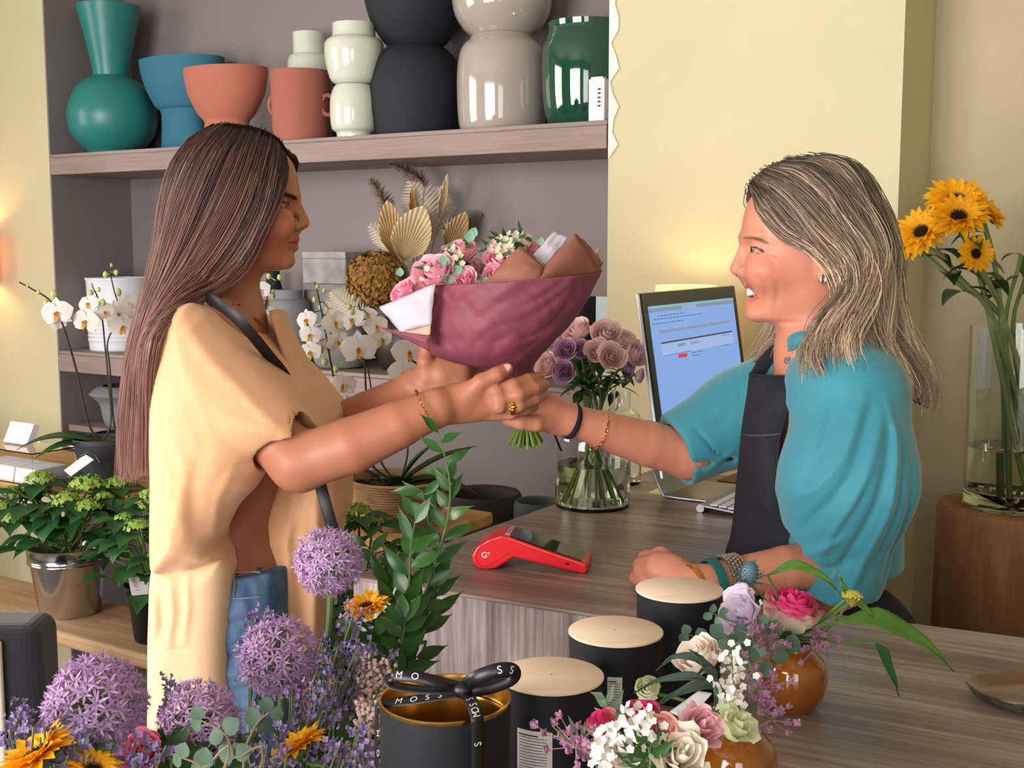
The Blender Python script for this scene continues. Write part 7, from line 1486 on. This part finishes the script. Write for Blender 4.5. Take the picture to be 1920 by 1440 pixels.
P_ran = rimmat('pink_edged_petal', '#e6e2c8', '#ea3f86', .30, .62); P_peach = rimmat('blush_cream_petal', '#f6e3d2', '#faf4ec', .2, .7); P_peach2 = petalmat('salmon_petal', '#f7b3a6', '#fac6ba')
GA = 'flowers in the amber bud vases'
def vf(name, label, me, px, py, r, Y, ax, V, k, **kw):
    a = k*2.4; b = Vector(V.location)+Vector((.008*math.cos(a), .008*math.sin(a), .012)); P = at(px, py, Y); nk = Vector(V.location)+Vector((0, 0, .076)); root = empty(name, b, label, kw.get('cat', name.replace('_', ' ')), kw.get('group')); R = r*Y/F; put('flower_head', me, root, P, ax, R, k)
    e = P-Vector(ax).normalized()*R*kw.get('neck', .5); mb = MB(); mb.tube(cr([b, nk+Vector((.006*math.cos(a), .006*math.sin(a), 0)), nk.lerp(e, .6)+Vector((0, 0, .004)), e], 5), .0016, 6); mb.build('stem', G_stem, root); return root
lis = lambda key, m, s: rosehead(key, m, 13, seed=s, ruf=.10, tall=1.25, spread=1.3)
vf('ranunculus', 'cream ranunculus with bright pink petal edges in the right amber vase', rosehead('ranunc', P_ran, 26, seed=1, ruf=.05, spread=.6, tall=1.05, nu=8), 1482, 1148, 68, 1.29, (.15, -.15, 1), VA, 0)
vf('lisianthus', 'pale lilac lisianthus left of the pink-edged ranunculus', lis('lis_lilac', P_palelil, 2), 1392, 1146, 46, 1.26, (-.7, -.6, .5), VA, 1)
def thistlehead():
    def fn(mb):
        mb.cur = 0; mb.ball((0, 0, .1), (.36, .36, .5), 14, 10)
        for i in range(110): z = 1-2*(i+.5)/110; q = math.sqrt(1-z*z); a = i*2.4; n = Vector((q*math.cos(a), q*math.sin(a), z)); p = Vector((n.x*.36, n.y*.36, n.z*.5+.1)); mb.tube([p, p+n*.1], [.03, .004], 4)
        mb.cur = 1
        for k in range(11):
            a = k*.571; d = Vector((math.cos(a), math.sin(a), .35 if k % 2 else .1)); Lk = 1.0 if k % 3 else 1.35
            blade(mb, (0, 0, -.3), d, (0, 0, 1), Lk, .16, (.6, 1, .7, .9, .5, .6, .2, 0), nu=2, bend=-.3, cup=.3)
            for j in range(5):
                for sg in (1, -1): s = d.normalized().cross(Vector((0, 0, 1)))*sg; p = Vector((0, 0, -.3))+d.normalized()*Lk*(.25+.15*j); mb.tube([p, p+(s+d*.6)*.13], [.022, .003], 3)
    return head_mesh('thistle_head', fn, [mat('thistle_blue', '#54707a', .6, noise=.3, scale=40), mat('thistle_bract', '#4c6f62', .6, noise=.2)])
vf('sea_thistle', 'blue-grey spiky thistle in front of the watch bracelet', thistlehead(), 1405, 1078, 46, 1.27, (.1, -.3, 1), VA, 2, neck=.3, cat='thistle')
def vsprig(name, label, pts, Y, V, k, fn, m, cat, part='leaves', sm=None, r=.0013):
    a = k*2.4; b = Vector(V.location)+Vector((.008*math.cos(a), .008*math.sin(a), .012)); nk = Vector(V.location)+Vector((.006*math.cos(a), .006*math.sin(a), .078)); P = [at(x, y, Y+dy) for x, y, dy in pts]; root = empty(name, b, label, cat); line = crv([b, nk]+P, 5); mb = MB(); mb.tube(line, [r*(1-.5*i/len(line)) for i in range(len(line))], 5); mb.build('stem', sm or G_stem, root); mb = MB(); fn(mb, crv(P, 6)); mb.build(part, m, root); return root
eu1 = lambda R, n, s, al=False: (lambda mb, L: sprig_leaves(mb, L, R*2, R*1.6, n, prof=(.1, .75, 1, 1, .9, .6, .05), rd=random.Random(s), ang=1.1, bend=.3, start=0, alt=al, cup=.1, jit=.3))
vsprig('eucalyptus_sprig', 'blue-green eucalyptus sprig reaching left to the wooden lid', [(1440, 1210, 0), (1380, 1190, 0), (1330, 1200, 0), (1290, 1190, 0)], 1.24, VA, 3, eu1(.0105, 5, 1), G_euc, 'eucalyptus')
vsprig('eucalyptus_sprig', 'eucalyptus sprig rising over the black tin nearest the forearm', [(1430, 1200, 0), (1370, 1165, 0), (1335, 1150, 0)], 1.26, VA, 4, eu1(.009, 4, 2), G_euc, 'eucalyptus')
vsprig('eucalyptus_sprig', 'dark round eucalyptus leaves under the pink-edged ranunculus', [(1480, 1225, 0), (1450, 1195, 0), (1425, 1175, 0)], 1.22, VA, 5, eu1(.012, 3, 3), M_euc2, 'eucalyptus')
vsprig('eucalyptus_sprig', 'dark eucalyptus leaves between the two amber vases', [(1430, 1270, 0), (1400, 1230, 0), (1385, 1200, 0)], 1.18, VA, 6, eu1(.010, 4, 6), M_euc2, 'eucalyptus')
def waxfn(n, s, spread=.012):
    def f(mb, L):
        rd = random.Random(s)
        for i in range(n):
            p = L[int(rd.random()**.6*(len(L)-1))]+Vector([rd.gauss(0, spread) for _ in range(3)]); mb.ball(p, (.0022, .0022, .003), 6, 4); d = Vector((rd.uniform(-1, 1), -.6, rd.uniform(0, 1)))
            for w in range(4): a = w*PI/2; t = d.orthogonal().normalized(); bb = d.cross(t).normalized(); blade(mb, p, t*math.cos(a)+bb*math.sin(a)+d*.6, d, .0044, .0032, (.5, 1, .6), nu=1, nv=2)
            mb.tube([L[min(len(L)-1, int(.5*len(L)))], p], .0004, 3)
    return f
M_wax = petalmat('waxflower_pink', '#bd8ba8', '#9a6a88')
for i, (pts, Y, V, lb, n, sp) in enumerate(((([(1480, 1215, 0), (1440, 1200, 0), (1410, 1195, 0)]), 1.20, VA, 'mauve waxflower spray left of the right amber vase neck', 26, .010), ([(1500, 1215, 0), (1540, 1205, 0), (1560, 1195, 0)], 1.27, VA, 'mauve waxflower spray right of the right amber vase neck', 26, .010), ([(1400, 1310, 0), (1425, 1290, 0), (1445, 1310, 0)], 1.03, VB, 'mauve waxflower spray hanging over the front amber vase', 30, .011), ([(1420, 1325, 0), (1445, 1350, 0), (1455, 1345, 0)], 1.01, VB, 'mauve waxflower spray dangling right of the green lisianthus', 16, .009), ([(1150, 1420, 0), (1080, 1400, 0), (1035, 1360, 0)], .90, VC, 'mauve waxflower spray against the black tin at the bottom', 30, .009))):
    vsprig('waxflower', lb, pts, Y, V, 10+i, waxfn(n, i, sp), M_wax, 'waxflower', 'flowers')
def bigleaf(label, p0, p1, sag, W_, Y0, Y1, V, k, m, bend=.3, prof=LANC, name='long_leaf'):
    a, b = at(*p0, Y0), at(*p1, Y1); root = empty(name, a, label, 'leaf'); mb = MB(); L = (b-a).length; d = (b-a)/L; ctr = crv([a, a.lerp(b, .33)+Vector((0, 0, sag)), a.lerp(b, .7)+Vector((0, 0, sag*.9)), b], 5); rows = []; n = len(ctr)
    for i, p in enumerate(ctr):
        t = i/(n-1); x = t*(len(prof)-1); q = min(int(x), len(prof)-2); w = (prof[q]*(1-(x-q))+prof[q+1]*(x-q))*W_*.5; T = (ctr[min(i+1, n-1)]-ctr[max(0, i-1)]).normalized(); s = T.cross(Vector((0, -.75, .65))).normalized(); nn = s.cross(T)
        rows.append([p+s*w*u+nn*(.18*w*u*u*(1 if nn.z > 0 else -1))+nn*.0012*math.sin(t*14+u*3) for u in (-1, -.6, -.25, 0, .25, .6, 1)])
    mb.grid(rows); o = mb.build('leaf_blade', m, root); solid(o, .0006)
    nk = Vector(V.location)+Vector((0, 0, .078)); mb = MB(); mb.tube(cr([Vector(V.location)+Vector((0, 0, .015)), nk, nk.lerp(a, .6), a], 5), .0016, 5); mb.build('stem', G_stem, root)
M_lime = mat('lime_leaf', '#5f8a3c', .45, noise=.2, scale=30, translucent=.25); M_olv = mat('olive_leaf', '#3f5646', .5, noise=.15)
bigleaf('broad green leaf sweeping right over the counter to the far right', (1570, 1165), (1790, 1260), .022, .026, 1.27, 1.30, VA, 1, M_lime)
bigleaf('narrow dark leaf hanging down under the broad green leaf', (1640, 1205), (1686, 1306), .008, .014, 1.28, 1.29, VA, 2, mat('deep_green_leaf', '#33602b', .4, noise=.1))
bigleaf('long arching leaf from the thistle to the yellow umbel', (1440, 1078), (1585, 1125), .020, .013, 1.28, 1.28, VA, 3, M_lime)
bigleaf('short leaf right of the yellow umbel', (1595, 1128), (1640, 1165), .006, .011, 1.28, 1.28, VA, 4, M_lime)
bigleaf('thin upright leaf above the yellow umbel', (1590, 1120), (1572, 1075), 0, .006, 1.28, 1.28, VA, 5, M_lime)
def umb(mb, L):
    rd = random.Random(3); c = L[-1]
    for i in range(70): a = i*2.4; q = math.sqrt(i/70); p = c+Vector((q*.011*math.cos(a), q*.011*math.sin(a), .005*(1-q*q)+rd.uniform(-.001, .001))); mb.ball(p, .0018, 5, 3); mb.tube([c-Vector((0, 0, .012)), p], .0003, 3)
vsprig('yellow_umbel', 'small yellow-green umbel at the tip of the arching leaf', [(1530, 1200, 0), (1570, 1160, 0), (1597, 1118, 0)], 1.28, VA, 20, umb, mat('yellow_umbel', '#b9b04a', .7), 'umbel', 'flowers', r=.0022)
# front vase B
vf('ranunculus', 'blush cream ranunculus above the front amber vase', rosehead('ranunc_b', P_peach, 22, seed=3, ruf=.05, spread=.8), 1310, 1232, 50, 1.10, (-.5, -.35, .9), VB, 0)
vf('ranunculus', 'closed green ranunculus bud at the left of the long dark leaves', rosehead('ranunc_g', P_green, 22, seed=4, ruf=.03, spread=.1), 1214, 1292, 33, 1.06, (-.3, -.7, .7), VB, 1)
vf('lisianthus', 'pale green lisianthus at the right front of the front amber vase', lis('lis_green', P_green, 5), 1378, 1362, 42, .975, (.55, -.4, .8), VB, 2)
M_wst = petalmat('white_statice_petal', '#f0eee8', tl=.2)
def wst(s, sp=.007, n=46):
    def f(mb, L):
        rd = random.Random(s)
        for i in range(int(n*1.35)):
            p = L[rd.randrange(len(L)//3, len(L))]+Vector([rd.gauss(0, sp) for _ in range(3)]); nn = Vector((rd.uniform(-1, 1), rd.uniform(-1.4, 0), rd.uniform(0, 1))).normalized(); t = nn.orthogonal().normalized(); b = nn.cross(t)
            for w in range(5): a = w*1.257+i; blade(mb, p, t*math.cos(a)+b*math.sin(a)+nn*.12, nn, .0034, .0032, (.4, 1, 1, .5), nu=2, nv=3, ruf=.1)
    return f
vsprig('white_statice', 'white statice spray rising from the front amber vase', [(1385, 1330, 0), (1375, 1280, 0), (1372, 1230, 0)], 1.02, VB, 3, wst(1), M_wst, 'statice', 'flowers')
vsprig('white_statice', 'white statice tuft beside the mauve waxflowers', [(1380, 1330, 0), (1370, 1310, 0), (1360, 1300, 0)], 1.00, VB, 4, wst(2, .006, 24), M_wst, 'statice', 'flowers')
for i, (p1, lb, s) in enumerate((((1188, 1300), 'long dark leaf pointing left over the green bud', .012), ((1230, 1258), 'long dark leaf arching up left from the front amber vase', .020), ((1222, 1330), 'long dark leaf drooping left onto the low posy', .008), ((1292, 1218), 'dark leaf standing before the blush cream ranunculus', .004), ((1340, 1330), 'dark leaf curving down in front of the white card', .006), ((1305, 1268), 'short dark leaf behind the white card', .01))): bigleaf(lb, (1352, 1290), p1, s, .0085, 1.02, 1.03-.008*i, VB, 5+i, M_olv, name='dark_leaf')
bigleaf('pale lime leaf between the dark leaves and the white card', (1340, 1285), (1240, 1320), .006, .009, 1.03, 1.05, VB, 14, M_lime)
o_ = empty('message_card', at(1300, 1320, 1.04), 'blank white card tucked behind the front amber vase posy', 'card'); sheet('card', [(1255, 1335, 1.06), (1310, 1296, 1.07), (1335, 1300, 1.05), (1290, 1350, 1.04)], M_cardw, par=o_, crumple=0)
sheet('card', [(1395, 1225, 1.15), (1360, 1195, 1.15), (1352, 1215, 1.15), (1385, 1255, 1.15)], M_cardw, par=o_, crumple=0) if False else None
# low posy C
vf('lisianthus', 'cream lisianthus at the bottom centre of the low posy', lis('lis_cream', P_cream, 6), 1278, 1415, 56, .875, (.1, -.7, .7), VC, 0)
vf('lisianthus', 'pink lisianthus at the right of the low posy', lis('lis_pink', petalmat('pale_pink_petal', '#f0b3c2', '#f6cdd4'), 7), 1314, 1360, 42, .90, (.4, -.7, .7), VC, 1)
vf('ranunculus', 'pink-edged ranunculus at the back of the low posy', rosehead('ranunc', P_ran, 26, seed=1, ruf=.05, spread=.6, tall=1.05, nu=8), 1205, 1345, 46, .945, (.1, -.25, 1), VC, 2)
vf('ranunculus', 'second pink-edged ranunculus lower left in the low posy', rosehead('ranunc', P_ran, 26, seed=1, ruf=.05, spread=.6, tall=1.05, nu=8), 1132, 1358, 38, .935, (-.5, -.3, .9), VC, 3)
vf('rose', 'salmon rose hidden among the white statice of the low posy', rosehead('salmon', P_peach2, 18, seed=8), 1240, 1368, 32, .885, (.1, -.8, .5), VC, 4, group=None)
vf('rose', 'cream rose bud at the bottom left of the low posy', rosehead('cream_r', P_peach, 16, seed=9), 1172, 1415, 34, .89, (-.1, -.9, .4), VC, 5, group=None)
for i, (x, y, sp, n, lb) in enumerate(((1200, 1352, .0085, 60, 'white statice tuft at the centre of the low posy'), (1140, 1378, .007, 40, 'white statice tuft at the left of the low posy'), (1122, 1400, .005, 24, 'smallest white statice tuft at the far left of the low posy'), (1290, 1345, .006, 34, 'white statice tuft beside the pink lisianthus'))): vsprig('white_statice', lb, [(x+5, y+60, 0), (x, y+24, 0), (x, y+6, 0)], .88+.01*i, VC, 6+i, wst(10+i, sp, n), M_wst, 'statice', 'flowers')
vsprig('greenery_sprig', 'spiky green sprig left of the low posy against the black tin', [(1160, 1440, 0), (1110, 1400, 0), (1075, 1375, 0)], .91, VC, 12, lambda mb, L: sprig_leaves(mb, L, .024, .006, 12, prof=LANC, rd=random.Random(4), ang=.8), mat('grey_green_leaf', '#67826a', .6), 'greenery')
vsprig('greenery_sprig', 'grey-green pointed sprig behind the low posy', [(1180, 1400, 0), (1150, 1350, 0), (1135, 1310, 0)], .96, VC, 13, lambda mb, L: sprig_leaves(mb, L, .028, .009, 8, prof=LANC, rd=random.Random(6), ang=.6), mat('grey_green_leaf', '#67826a', .6), 'greenery')
vsprig('greenery_sprig', 'dark leafy sprig at the bottom of the low posy', [(1210, 1460, 0), (1220, 1430, 0), (1215, 1400, 0)], .87, VC, 14, lambda mb, L: sprig_leaves(mb, L, .034, .012, 14, prof=LANC, rd=random.Random(8), ang=1.1, jit=.6), G_leaf, 'greenery')
